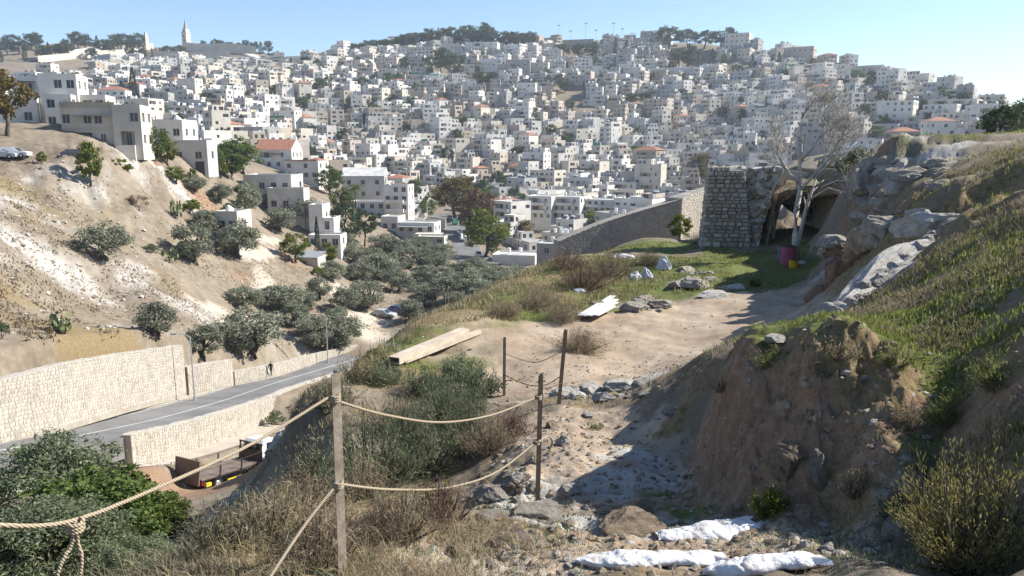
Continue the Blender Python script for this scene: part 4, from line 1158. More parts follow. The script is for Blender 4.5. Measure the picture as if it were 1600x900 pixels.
# ------------------------------------------------------------------ nearer houses, each window a part
def near_house(name, label, px, ybase, r, tone, blocks, yaw=-.35, found=4.0, gable=None, extras=None, group=None, cat='house', roofm=None):
    """blocks in photo pixels relative to px / ybase: (x0, x1, height, storeys, depth m, y offset m, columns)"""
    k = r / FPX
    p = pix(px, ybase, r)
    az = math.atan2(p.x, p.y)
    e = empty(name, p, -az + yaw, label=label, category=cat)
    if group: e['group'] = group
    wl = MB(); wins = []
    rn = random.Random(int(px * 7 + ybase))
    for i, bl in enumerate(blocks):
        x0, x1, h, fl, dep, yo = bl[:6]
        cols = bl[6] if len(bl) > 6 else None
        sc = 1 / max(.8, math.cos(yaw))
        X0, X1 = x0 * k * sc, x1 * k * sc
        block(wl, lambda c, u, n: wins.append((c, u, n)), X0, yo, X1, yo + dep, -found, bl[7] if len(bl) > 7 else 0, h * k, fl, rn, 2.8, .4, .12, False, 1, 1.3, 1.5, False, 0, (cols, max(1, int(dep / 3.2))) if cols else None, .25 if fl > 1 else 0)
    if gable:
        gi, gh, m = gable
        x0, x1, h, fl, dep, yo = blocks[gi][:6]
        hip_roof(wl, x0 * k, yo, x1 * k, yo + dep, h * k + .41, gh, m, .35, True)
    obj('wall', wl.build('wall', [TONES[tone], M['roofpale'], M['redtile'], M['concrete']]), e)
    for c, u, n in wins:
        m = MB(); c = [Vector(q) for q in c]
        ctr = (c[0] + c[2]) / 2
        m.poly([q - ctr for q in c], 0)
        t = .07; o = n * .03
        a, b, d, f = [q - ctr + o for q in c]
        ux, uz = u * t, Vector((0, 0, t))
        m.poly([a, b, b + uz, a + uz], 1); m.poly([f - uz, d - uz, d, f], 1); m.poly([a, a + ux, f + ux, f], 1); m.poly([b - ux, b, d, d - ux], 1)
        mid = (a + b) / 2; m.poly([mid - ux * .5, mid + ux * .5, mid + ux * .5 + (f - a), mid - ux * .5 + (f - a)], 1)
        obj('window', m.build('window', [M['glass'], M['frame']]), e, ctr)
    if extras: extras(e, k)
    return e
def add_part(e, name, fn, mats):
    b = MB(); fn(b); return obj(name, b.build(name, mats), e)
def tanks(e, k, spots, z, white=True):
    for x, y in spots:
        add_part(e, 'water_tank', lambda b: (b.cyl((x, y, z), (x, y, z + .6), .1, .1, 5), b.cyl((x, y, z + .6), (x, y, z + 1.7), .55, .52, 10)), M['wtank'] if white else M['tank'])
def xt_modern(e, k):
    add_part(e, 'terrace_wall', lambda b: b.box(-70 * k, -4.6, -6, 38 * k, -4.2, -.6), TONES['cream'])
    add_part(e, 'terrace_floor', lambda b: b.box(-70 * k, -4.195, -1.2, 38 * k, 0, -.9), M['concrete'])
    add_part(e, 'fence_screen', lambda b: b.box(-60 * k, -4.5, -.595, -10 * k, -4.45, .7), M['greentarp'])
near_house('white_modern_house', 'white modern stepped house with blue window, above the rocky slope top', 75, 205, 160, 'white',
           [(-10, 34, 72, 3, 7, 2, 3), (-58, -11, 40, 1, 6, 1, 2), (-50, -10.5, 70, 2, 6, 7.1, 2), (1, 32, 44, 2, 3, -1.1, 2), (34.5, 64, 46, 2, 7, 3, 2)], -.3, 5, extras=xt_modern)
def xt_tan(e, k):
    add_part(e, 'roof_terrace_wall', lambda b: (b.box(-38 * k, -.1, 54 * k + .41, 30 * k, .1, 54 * k + 1.3)), TONES['tan'])
    add_part(e, 'dark_awning', lambda b: b.box(-22 * k, -.9, 46 * k, 28 * k, -.05, 46 * k + .15), M['concrete'])
    add_part(e, 'string_course', lambda b: b.box(-38 * k - .05, -.1, 29 * k, 28 * k, -.003, 29 * k + .25), TONES['pinkish'])
    g_ = np.random.default_rng(5)
    for q_ in range(9):
        c_ = np.array([-36 * k + q_ * 7.4 * k, .6, 54 * k + 1.1]) + g_.normal(size=(60, 3)) * np.array([.35, .2, .3])
        V_, F_ = leaf_quads(c_, .12, g_, .6); obj('terrace_plant', mesh_np('terrace_plant', V_, F_, [M[['bright', 'broad', 'autumn', 'bright'][q_ % 4]]]), e)
    add_part(e, 'porch_bay', lambda b: b.box(30 * k, -1.2, -3, 54 * k, -.75, 8 * k), TONES['cream'])
near_house('tan_terrace_house', 'tan stone two-storey house with planted roof terrace and corner wing', 148, 236, 146, 'cream',
           [(-36, 26, 54, 2, 9, 0, 5), (26.3, 60, 58, 2, 6.5, -.7, 2)], -.32, 1.5, extras=xt_tan)
def xt_dome(e, k):
    add_part(e, 'roof_dish', lambda b: b.cyl((2, 3, 30 * k + .4), (2, 2.6, 30 * k + 1.3), .9, .2, 10), M['wtank'])
near_house('white_flat_house', 'low white flat-roofed house with roof dish behind the tan terrace house', 255, 224, 172, 'white', [(-26, 26, 30, 1, 8, 0, 3)], -.4, 2, extras=xt_dome)
near_house('grey_hut', 'grey block house with a dark doorway below the low white house', 297, 262, 168, 'pale grey', [(-26, 24, 36, 1, 6, 0, 2)], -.35, 2, extras=lambda e, k: add_part(e, 'doorway', lambda b: b.box(8 * k, -.12, -2, 20 * k, -.01, 1.2), M['tank']))
near_house('red_roofed_house', 'white house with red tiled gable roof and red awnings', 428, 265, 262, 'white', [(-26, 26, 27, 2, 11, 0, 4)], -.35, 4, gable=(0, 3.4, 2), extras=lambda e, k: add_part(e, 'red_awning', lambda b: b.box(-4 * k, -1.0, 22 * k, 12 * k, -.02, 22 * k + .3), M['redtile']))
near_house('white_villa', 'white two-storey flat house with dark square windows above the grove', 421, 335, 184, 'pale grey', [(-34, 33, 56, 2, 8, 0, 4), (8, 58, 38, 1, 4, -4.01, 3)], -.38, 4, extras=lambda e, k: add_part(e, 'boundary_wall', lambda b: (b.box(58 * k, -3.5, -4, 88 * k, -3.2, 3.2)), TONES['white']))
near_house('awning_house', 'white house with glazed porch and reddish roof edge behind the villa', 472, 282, 250, 'white', [(-24, 24, 27, 2, 9, 0, 4)], -.4, 4, extras=lambda e, k: add_part(e, 'roof_edge', lambda b: b.box(-25 * k, -.4, 27 * k + .42, 25 * k, .3, 27 * k + .8), M['redtile']))
near_house('grey_gabled_house', 'large grey plastered house with a low gable, windowless front', 570, 312, 252, 'pale grey', [(-33, 30, 34, 2, 12, 0, 3)], -.12, 4, gable=(0, 2.6, 1))
def xt_tower(e, k):
    add_part(e, 'roof_canopy', lambda b: hip_roof(b, -17 * k, .2, 17 * k, 7, 54 * k + 2.5, 1.0, 0), M['redtile'])
    for x in (-16, -5, 5, 16): add_part(e, 'terrace_post', lambda b: b.box(x * k - .1, .1, 54 * k + .4, x * k + .1, .3, 54 * k + 2.49), TONES['white'])
    for z in (15, 29): add_part(e, 'balcony', lambda b: balcony(b, -16 * k, 12 * k, 0, z * k), TONES['white'])
near_house('white_tower_house', 'tall narrow white house with glazed balconies and red roof canopy', 620, 346, 234, 'white', [(-19, 18, 54, 4, 8, 0, 3), (-75, -20, 28, 2, 7, 2, 4)], -.25, 4, extras=xt_tower)
near_house('small_white_house', 'small white house with tin lean-to below the tall narrow house', 650, 368, 214, 'white', [(-30, 28, 18, 1, 7, 0, 4), (-58, -31, 26, 1, 7, 2, 2)], -.3, 4, extras=lambda e, k: add_part(e, 'tin_lean_to', lambda b: b.box(-26 * k, -2.5, 14 * k, 20 * k, -.05, 14 * k + .15), M['metalgrey']))
near_house('awning_stall', 'low pale shed with a beige awning beside the street of cars', 672, 384, 206, 'cream', [(-22, 22, 12, 1, 6, 0, 3)], -.2, 4, extras=lambda e, k: add_part(e, 'beige_awning', lambda b: b.box(-22 * k, -2.2, 19 * k, 20 * k, 1.5, 19 * k + .12), TONES['cream']))
near_house('stone_hut', 'small pale stone hut half hidden by olive trees on the slope', 352, 372, 134, 'cream', [(-12, 18, 36, 1, 5, 0, 2)], -.5, 3, extras=lambda e, k: (add_part(e, 'porch_roof', lambda b: b.box(-86 * k, 0, 24 * k, -12.5 * k, 3, 24 * k + .2), M['concrete']), add_part(e, 'porch_wall', lambda b: b.box(-88 * k, 2.8, -2, -60 * k, 3.1, 23.9 * k), TONES['cream']), add_part(e, 'roof_dish', lambda b: b.cyl((0, 2, 36 * k + .4), (0, 1.7, 36 * k + 1.2), .8, .2, 10), M['wtank'])))
near_house('tin_roof_hut', 'small hut with pale tin roof beside the dirt track', 474, 428, 146, 'cream', [(-22, 22, 22, 1, 4.5, 0, 1)], -.35, 3, extras=lambda e, k: add_part(e, 'tin_roof', lambda b: b.raw([(-24 * k, -.5, 22 * k + .42), (24 * k, -.5, 22 * k + .42), (24 * k, 5, 22 * k + .9), (-24 * k, 5, 22 * k + .9), (-24 * k, -.5, 22 * k + .5), (24 * k, -.5, 22 * k + .5), (24 * k, 5, 22 * k + .98), (-24 * k, 5, 22 * k + .98)], [(4, 5, 6, 7), (0, 1, 5, 4), (1, 2, 6, 5), (2, 3, 7, 6), (3, 0, 4, 7), (3, 2, 1, 0)]), M['metalgrey']))
near_house('stepped_white_house', 'tall thin white stepped wall house behind the dark cypress', 500, 386, 172, 'white', [(-14, 6, 62, 2, 6, 0, 1), (6.3, 22, 42, 2, 6, 0, 1), (-6, 40, 20, 1, 5, -5.01, 3)], -.3, 4)
near_house('low_white_workshop', 'low white flat-roofed workshop at the terrace edge, its door dark', 802, 434, 205, 'white', [(-34, 34, 34, 1, 9, 0, 4)], -.2, 5, extras=lambda e, k: (tanks(e, k, [(-2, 4), (1, 5)], 34 * k + .1), add_part(e, 'shutter_door', lambda b: b.box(-30 * k, -.1, -2, -14 * k, -.01, 2.3), M['tank'])))
near_house('grey_block_building', 'plain grey cubic block beside the sloping old wall', 853, 424, 192, 'grey', [(-15, 17, 42, 2, 6, 0, 1)], -.25, 5, extras=lambda e, k: tanks(e, k, [(1, 3)], 42 * k + .1))
for x, w_, lb, hh in ((841, 40, 'leftmost of three white balconied apartment blocks by the valley floor', 36), (884, 42, 'middle of three white balconied apartment blocks by the valley floor', 35), (945, 76, 'widest of three white apartment blocks, one with many windows', 30)):
    def bal(e, k, w_=w_, hh=hh):
        for f in range(1, 3): add_part(e, 'balcony', lambda b: balcony(b, -w_ * .46 * k, w_ * .3 * k, 0, hh * k / 3 * f), TONES['white'])
        tanks(e, k, [(-2, 4), (1, 6), (2.5, 3)], hh * k + .1)
    near_house('apartment_block', lb, x, 344, 290, 'white', [(-w_ / 2, w_ / 2, hh, 3, 10, 0, max(3, int(w_ / 9)))], -.42, 4, extras=bal, group='apartment blocks by the valley floor', cat='apartment block')

# ------------------------------------------------------------------ skyline: minaret, belfry, cemetery terraces, masts
def tower(px, ybase, r, wpx, hpx, label, pointed):
    p = hit(px, ybase + 4, 500); k = math.hypot(p.x, p.y) / FPX
    e = empty('bell_tower' if pointed else 'minaret', p, -.4, label=label, category='tower')
    w2 = wpx * k / 2; h = hpx * k
    add_part(e, 'shaft', lambda b: (b.box(-w2, -w2, -5, w2, w2, h * .62), b.box(-w2 * 1.15, -w2 * 1.15, h * .62 + .002, w2 * 1.15, w2 * 1.15, h * .66), b.box(-w2 * .8, -w2 * .8, h * .66 + .002, w2 * .8, w2 * .8, h * .8)), TONES['cream'])
    add_part(e, 'spire', lambda b: b.cyl((0, 0, h * .8 + .002), (0, 0, h * (1.25 if pointed else 1.0)), w2 * .8, .2 if pointed else w2 * .45, 8), M['concrete'] if pointed else TONES['cream'])
    for z in (.3, .5, .72): add_part(e, 'window', lambda b: b.box(-w2 * .3, -w2 - .1 + (w2 * .2 if z > .7 else 0), h * (z - .05), w2 * .3, -w2 - .005 + (w2 * .2 if z > .7 else 0), h * (z + .04)), M['glass'])
tower(292, 70, 1050, 8, 30, 'tall pale bell tower with pointed spire on the left skyline', True)
tower(229, 74, 1050, 5, 24, 'slim pale tower without spire on the left skyline', False)
cem = mat('cemetery_stone', (.60, .545, .45), .95, col2=(.47, .42, .34), vscale=.08)
def terrace(xa, ya, xb, yb, h, label):
    A, B = hit(xa, ya, 500), hit(xb, yb, 500)
    pts = [A.lerp(B, i / 6) for i in range(7)]
    e = empty('terrace_wall', A, label=label, category='terrace wall', group='long pale terrace walls of the cemetery')
    b = MB()
    for p, q in zip(pts[:-1], pts[1:]):
        zp, zq = g1(p.x, p.y), g1(q.x, q.y)
        v = q - p; v.z = 0; v.normalize(); n = Vector((-v.y, v.x, 0)) * 12
        P = [(p.x, p.y, zp - 5), (q.x, q.y, zq - 5), (q.x, q.y, zq + h), (p.x, p.y, zp + h), (p.x + n.x, p.y + n.y, zp + h), (q.x + n.x, q.y + n.y, zq + h)]
        b.raw([Vector(t) - A for t in P], [(0, 1, 2, 3), (3, 2, 5, 4)])
    b2 = b
    obj('wall_face', b.build('terrace', cem), e)
    c = MB()
    for p, q in zip(pts[:-1], pts[1:]):
        zp, zq = g1(p.x, p.y), g1(q.x, q.y)
        c.raw([Vector(t) - A for t in ((p.x, p.y - .6, zp + h + .02), (q.x, q.y - .6, zq + h + .02), (q.x, q.y - .6, zq + h + .8), (p.x, p.y - .6, zp + h + .8), (p.x, p.y + .3, zp + h + .8), (q.x, q.y + .3, zq + h + .8))], [(0, 1, 2, 3), (3, 2, 5, 4)])
    obj('parapet', c.build('parapet', TONES['cream']), e)
for i, (a, b_, c_, d_, h, lb) in enumerate([(60, 98, 200, 86, 5, 'lowest long terrace wall of the pale cemetery on the left hill'), (110, 90, 240, 76, 5, 'second long terrace wall of the cemetery, below the slim tower'), (240, 92, 360, 92, 8, 'broad pale terrace wall below the pointed bell tower'),
                                    (290, 80, 400, 88, 9, 'highest terrace wall, under the umbrella pines'), (380, 96, 470, 104, 8, 'pale terrace wall at the right end of the cemetery'), (140, 108, 260, 104, 6, 'terrace wall above the leftmost town houses'), (300, 104, 400, 104, 6, 'middle cemetery terrace wall above the town')]):
    terrace(a, b_, c_, d_, h, lb)
# long buildings on the brow
def brow(px, y, w_, h, fl, cols, tone, label, dep=14, yaw=-.2, rmin=500):
    p = hit(px, y, rmin); r_ = math.hypot(p.x, p.y)
    if abs(p.z - g1(p.x, p.y)) > 6:
        r_ = float(np.interp(px, [s[0] for s in SKY], [s[2] for s in SKY])) * .97; p = at(px, r_)
    q = project(p)
    near_house('long_building', label, px, q[1], r_, tone, [(-w_ / 2, w_ / 2, h, fl, dep, 0, cols)], yaw, 6, group='long buildings along the brow of the hill', cat='building')
brow(752, 88, 48, 20, 3, 8, 'white', 'long white school-like building under the pine wood')
brow(700, 88, 42, 17, 2, 7, 'pale grey', 'long pale building left of the white school-like one')
brow(640, 97, 36, 20, 3, 6, 'white', 'white apartment building at the left end of the pine wood')
brow(880, 74, 90, 10, 1, 2, 'grey', 'long grey wall-like building under the floodlight masts')
brow(975, 76, 70, 14, 1, 3, 'grey', 'long grey block between the masts and the hilltop pines')
brow(1033, 72, 26, 22, 3, 4, 'white', 'white house left of the hilltop pines on the skyline')
brow(1150, 84, 34, 28, 4, 5, 'cream', 'cream apartment building right of the hilltop pines on the skyline')
brow(1240, 104, 50, 26, 3, 7, 'pinkish', 'pinkish wide building on the falling skyline')
brow(1335, 118, 70, 18, 2, 10, 'cream', 'long cream building with many windows on the falling skyline')
brow(1060, 126, 110, 18, 1, 3, 'pale grey', 'long pale retaining building under the hilltop trees', 12, -.1)
brow(1420, 158, 60, 10, 1, 4, 'cream', 'long low cream building on the right shoulder of the hill')
brow(1395, 205, 44, 40, 5, 5, 'white', 'tall white apartment block above the green bank', rmin=395)
brow(1465, 200, 40, 30, 4, 5, 'white', 'white apartment block left of the trees on the green bank', rmin=395)
brow(1500, 190, 34, 28, 4, 4, 'cream', 'cream apartment block behind the trees on the green bank', rmin=395)
brow(1290, 225, 60, 14, 1, 5, 'cream', 'broad low cream building behind the bare tree', rmin=390)
for i, (x, y, h, lb) in enumerate([(873, 66, 28, 'leftmost tall floodlight mast on the ridge'), (891, 66, 20, 'second floodlight mast from the left on the ridge'), (915, 65, 30, 'third floodlight mast, tall, on the ridge'), (931, 65, 20, 'fourth floodlight mast, short, on the ridge'), (958, 65, 30, 'tall floodlight mast right of centre on the ridge'), (972, 65, 22, 'rightmost short floodlight mast on the ridge')]):
    p = hit(x, y + 5, 500); k = math.hypot(p.x, p.y) / FPX
    e = empty('floodlight_mast', p, 0, label=lb, category='mast', group='floodlight masts on the ridge')
    add_part(e, 'pole', lambda b: b.cyl((0, 0, -2), (0, 0, h * k), .28, .16, 6), M['metalgrey'])
    add_part(e, 'lamp_bar', lambda b: b.box(-1.6, -.3, h * k + .003, 1.6, .3, h * k + .9), M['metalgrey'])
# ------------------------------------------------------------------ trees
def clump_crown(g, nclump, per, rx, rz, cz, cr, size, asp=.5, low=-.6, flat=False):
    """leaves gathered in clumps spread through an uneven crown"""
    C_ = []
    while len(C_) < nclump:
        q = g.normal(size=3); q /= np.linalg.norm(q)
        if q[2] < low: continue
        rad = g.uniform(.55, 1.0) ** .6 * g.uniform(.8, 1.08)
        C_.append((q[0] * rx * rad, q[1] * rx * rad, cz + q[2] * rz * rad))
    C_ = np.array(C_)
    pts = []
    for c in C_:
        rr = cr * g.uniform(.65, 1.25)
        q = g.normal(size=(per, 3)); q /= np.linalg.norm(q, axis=1, keepdims=True)
        q[:, 2] *= .75
        pts.append(c + q * rr * (g.uniform(0, 1, (per, 1)) ** .45))
    pts = np.vstack(pts)
    return leaf_quads(pts, size, g, asp), C_
def trunk_mesh(name, h, r0, tips, rnd, m, lean=.1, fork=.5, n=7):
    b = MB()
    top = Vector((rnd.uniform(-lean, lean) * h, rnd.uniform(-lean, lean) * h, h * fork))
    midp = top * .5 + Vector((rnd.uniform(-.06, .06) * h, rnd.uniform(-.06, .06) * h, 0))
    b.tube([(0, 0, -.4), (0, 0, .05 * h), midp, top], [r0 * 1.25, r0 * 1.1, r0 * .85, r0 * .75], n)
    for t in tips:
        t = Vector(t); mm = top.lerp(t, .5) + Vector((rnd.uniform(-.08, .08), rnd.uniform(-.08, .08), rnd.uniform(-.02, .1))) * h
        b.tube([top, mm, t], [r0 * .55, r0 * .35, r0 * .12], 5)
    return b.build(name, m, True)
TREES = {}
def tree_kind(kind, var):
    key = (kind, var)
    if key in TREES: return TREES[key]
    g = np.random.default_rng(abs(hash(kind)) % 1000 * 0 + sum(map(ord, kind)) * 10 + var); rn = random.Random(sum(map(ord, kind)) + var)
    if kind == 'olive':
        (V, F), Cc = clump_crown(g, 46, 100, 1.95, 1.75, 2.25, .66, .135, .42, -.95); mt = M['olive']
        tr = trunk_mesh('trunk', 3.6, .2, Cc[::3], rn, M['bark'], .1, .36)
    elif kind == 'nearolive':
        (V, F), Cc = clump_crown(g, 170, 170, 2.0, 2.0, 2.1, .5, .075, .34, -1.0); mt = M['greybush']
        tr = trunk_mesh('trunk', 2.4, .12, Cc[::6], rn, M['bark'], .1, .36)
    elif kind == 'nearfig':
        (V, F), Cc = clump_crown(g, 110, 150, 2.0, 2.0, 2.1, .48, .07, .75, -1.0); mt = M['broad']
        tr = trunk_mesh('trunk', 2.4, .1, Cc[::6], rn, M['bark'], .1, .36)
    elif kind == 'broad' or kind == 'bright' or kind == 'autumn' or kind == 'brown':
        (V, F), Cc = clump_crown(g, 40, 75, 2.25, 2.75, 3.6, .8, .18, .62, -.9); mt = M[{'broad': 'broad', 'bright': 'bright', 'autumn': 'autumn', 'brown': 'brownleaf'}[kind]]
        tr = trunk_mesh('trunk', 5.4, .22, Cc[::4], rn, M['bark'], .06, .4)
    elif kind == 'pine':
        (V, F), Cc = clump_crown(g, 40, 60, 3.1, 3.3, 4.9, 1.05, .27, .45, -.8); mt = M['pine']
        tr = trunk_mesh('trunk', 7.5, .24, Cc[::4], rn, M['bark'], .05, .62)
    elif kind == 'cypress':
        z = g.uniform(.4, 10, 1500); w_ = .95 * np.minimum(1, z / 1.2) * (1 - (z / 10.4) ** 2.2) + .05; a = g.uniform(0, 6.283, 1500); q = w_ * g.uniform(.6, 1, 1500) * (1 + .15 * np.sin(a * 3 + z))
        dirs = np.stack([np.cos(a) * .3, np.sin(a) * .3, np.ones(1500)], 1)
        V, F = leaf_quads(np.stack([q * np.cos(a), q * np.sin(a), z], 1), .2, g, .35, dirs=dirs); mt = M['cypress']
        tr = trunk_mesh('trunk', 9, .16, [(0, 0, 9)], rn, M['bark'], .01, .5)
    elif kind == 'palm':
        pts = []; dr = []
        for i in range(26):
            a = i * 2.399; el = rn.uniform(-.5, 1.1); L = rn.uniform(2.0, 2.6)
            for t in np.linspace(.12, 1, 16):
                x = L * t * math.cos(el); z = L * t * math.sin(el) - 1.3 * t * t
                for s in (-1, 1):
                    pts.append((x * math.cos(a) - s * .22 * (1 - t * .6) * math.sin(a), x * math.sin(a) + s * .22 * (1 - t * .6) * math.cos(a), 6.2 + z))
                    dr.append((math.cos(a) * .6 - s * math.sin(a), math.sin(a) * .6 + s * math.cos(a), -.3))
        V, F = leaf_quads(np.array(pts), .26, g, .16, dirs=np.array(dr) * 2); mt = M['broad']
        tr = trunk_mesh('trunk', 6.2, .2, [(0, 0, 6.2)], rn, M['bark'], .02, .9)
    elif kind == 'shrub':
        (V, F), Cc = clump_crown(g, 16, 80, 1.0, .8, .8, .42, .09, .5, -.3); mt = M['greybush']
        tr = trunk_mesh('trunk', 1.0, .06, Cc[::3], rn, M['bark'], .1, .3)
    elif kind == 'dryshrub':
        (V, F), Cc = clump_crown(g, 14, 80, 1.0, .75, .75, .4, .09, .25, -.3); mt = M['brownleaf']
        tr = trunk_mesh('trunk', 1.0, .06, Cc[::3], rn, M['bark'], .1, .3)
    elif kind == 'greenshrub':
        (V, F), Cc = clump_crown(g, 14, 70, 1.0, .9, .9, .42, .12, .6, -.3); mt = M['bright']
        tr = trunk_mesh('trunk', 1.0, .06, Cc[::3], rn, M['bark'], .1, .3)
    elif kind == 'cactus':
        pts = []; 
        for i in range(12):
            x, y = rn.uniform(-1.1, 1.1), rn.uniform(-.8, .8); z = 0
            for j in range(rn.randint(2, 5)): pts.append((x, y, z + .2)); z += .32; x += rn.uniform(-.18, .18); y += rn.uniform(-.12, .12); pts.append((x + rn.uniform(-.2, .2), y, z + .1))
        V, F = leaf_quads(np.array(pts), .24, g, .7, dirs=np.tile([[0, 0, 1.3]], (len(pts), 1))); mt = M['cactus']
        tr = trunk_mesh('trunk', .6, .09, [(.2, 0, .6), (-.3, .1, .6)], rn, M['cactus'], .1, .4)
    cm = mesh_np('crown', V, F, [mt])
    TREES[key] = (tr, cm); return TREES[key]
NAMES = {'nearolive': ('olive_tree', 'tree'), 'nearfig': ('fig_tree', 'tree'), 'olive': ('olive_tree', 'tree'), 'broad': ('leafy_tree', 'tree'), 'bright': ('bright_green_tree', 'tree'), 'autumn': ('autumn_tree', 'tree'), 'brown': ('brown_leaved_tree', 'tree'), 'pine': ('pine_tree', 'tree'), 'cypress': ('cypress_tree', 'tree'),
         'palm': ('palm_tree', 'tree'), 'shrub': ('grey_shrub', 'shrub'), 'dryshrub': ('dry_shrub', 'shrub'), 'greenshrub': ('green_shrub', 'shrub'), 'cactus': ('cactus_clump', 'cactus')}
DIM = {'nearolive': (4.6, 4.4), 'nearfig': (4.6, 4.4), 'olive': (4.6, 4.4), 'broad': (5.4, 6.6), 'bright': (5.4, 6.6), 'autumn': (5.4, 6.6), 'brown': (5.4, 6.6), 'pine': (7.4, 8.4), 'cypress': (2.0, 10.2), 'palm': (4.6, 7.6), 'shrub': (2.6, 1.9), 'dryshrub': (2.6, 1.9), 'greenshrub': (2.6, 2.1), 'cactus': (2.6, 1.6)}
trnd = random.Random(19)
TREE_N = 0
def tree(kind, px, py, wpx, hpx, label, group=None, rmin=2.0, r=None):
    global TREE_N
    p = hit(px, py, rmin) if r is None else at(px, r)
    rr_ = math.hypot(p.x, p.y); k = rr_ / FPX
    tr, cm = tree_kind(kind, TREE_N % (4 if kind == 'olive' else 3)); TREE_N += 1
    nm, cat = NAMES[kind]
    e = empty(nm, (p.x, p.y, g1(p.x, p.y) - .1), trnd.uniform(0, 6.28), label=label, category=cat)
    if group: e['group'] = group
    W_, H_ = DIM[kind]
    s = wpx * k / W_; sz = hpx * k / H_
    e.scale = (s, s, sz)
    obj('trunk', tr, e); obj('crown', cm, e)
    return e
# olive trees, one by one: foot column, foot row, width, height in the photo
OL = [(165, 404, 66, 52, 'round olive tree alone in the middle of the bare slope'), (247, 524, 54, 52, 'olive tree on the bare slope above the stone wall'), (318, 558, 56, 52, 'olive tree at the end of the tall stone wall'), (305, 410, 62, 58, 'olive tree in front of the small stone hut'), (372, 402, 62, 55, 'olive tree right of the small stone hut'),
      (326, 368, 44, 40, 'olive tree behind the small stone hut'), (388, 338, 40, 46, 'olive tree left of the white two-storey villa'), (438, 362, 50, 36, 'olive tree below the white two-storey villa'), (470, 350, 56, 46, 'olive tree against the villa front wing'), (385, 312, 34, 28, 'small olive tree up the slope from the villa'), (345, 318, 36, 30, 'small olive tree above the stone hut'),
      (382, 482, 58, 34, 'flat-crowned olive tree at the head of the grove bank'), (396, 552, 96, 72, 'largest olive tree, beside the short stone wall'), (440, 482, 70, 40, 'wide olive tree beside the dirt track fork'), (461, 512, 46, 42, 'small olive tree with clear trunk in the near grove'), (492, 545, 62, 56, 'olive tree behind the street lamp by the parapet'), (532, 548, 72, 60, 'broad olive tree above the end of the road'),
      (500, 468, 38, 38, 'olive tree by the pale track bend'), (540, 490, 50, 44, 'olive tree left of the parked silver car'), (575, 482, 62, 46, 'dark olive tree above the parked silver car'), (560, 442, 46, 36, 'olive tree at the upper left of the grove'), (592, 438, 60, 44, 'olive tree in the upper row of the grove'), (622, 456, 48, 38, 'olive tree on the pale bank in mid grove'), (642, 422, 56, 40, 'round olive tree below the small white house'),
      (680, 430, 52, 40, 'olive tree near the car-street corner'), (700, 472, 60, 42, 'olive tree at the lower middle of the grove'), (735, 462, 62, 44, 'olive tree by the terrace edge in the right grove'), (662, 480, 52, 40, 'olive tree above the dry terrace lip'), (772, 450, 60, 38, 'rightmost large olive tree of the grove'), (622, 408, 50, 38, 'olive tree in front of the lean-to house'), (556, 412, 36, 32, 'olive tree near the white stepped house'),
      (600, 400, 48, 36, 'olive tree below the tall narrow house'), (652, 398, 44, 30, 'olive tree in front of the beige awning shed'), (692, 408, 42, 30, 'olive tree beside the nearest street car'), (540, 398, 34, 34, 'olive tree behind the tin-roof hut, upper'), (585, 418, 40, 32, 'olive tree in the second row of the grove'), (806, 442, 42, 30, 'olive tree below the low white workshop'), (520, 440, 40, 34, 'olive tree right of the tin-roof hut'),
      (720, 438, 44, 32, 'olive tree at the street end of the grove'), (640, 500, 46, 34, 'low olive tree just above the terrace lip'), (430, 330, 34, 30, 'olive tree peeping behind the villa wing'), (745, 425, 40, 26, 'small olive tree at the workshop corner'), (528, 515, 44, 36, 'olive tree beside the dirt lane bend'), (475, 488, 44, 34, 'olive tree between track and grove lane'), (790, 455, 50, 34, 'olive tree tucked under the workshop by the terrace lip'), (688, 452, 50, 38, 'olive tree in the dense right middle of the grove'), (755, 470, 52, 36, 'olive tree nearest the brush on the terrace lip'), (718, 485, 46, 30, 'olive tree low behind the straw lip'), (612, 430, 46, 36, 'olive tree between the upper rows'), (662, 445, 44, 34, 'olive tree right of the pale bank')]
for x, y, w_, h_, lb in OL: tree('olive', x, y, w_ * 1.18, h_ * 1.08, lb, 'olive trees of the grove and slope', 60)
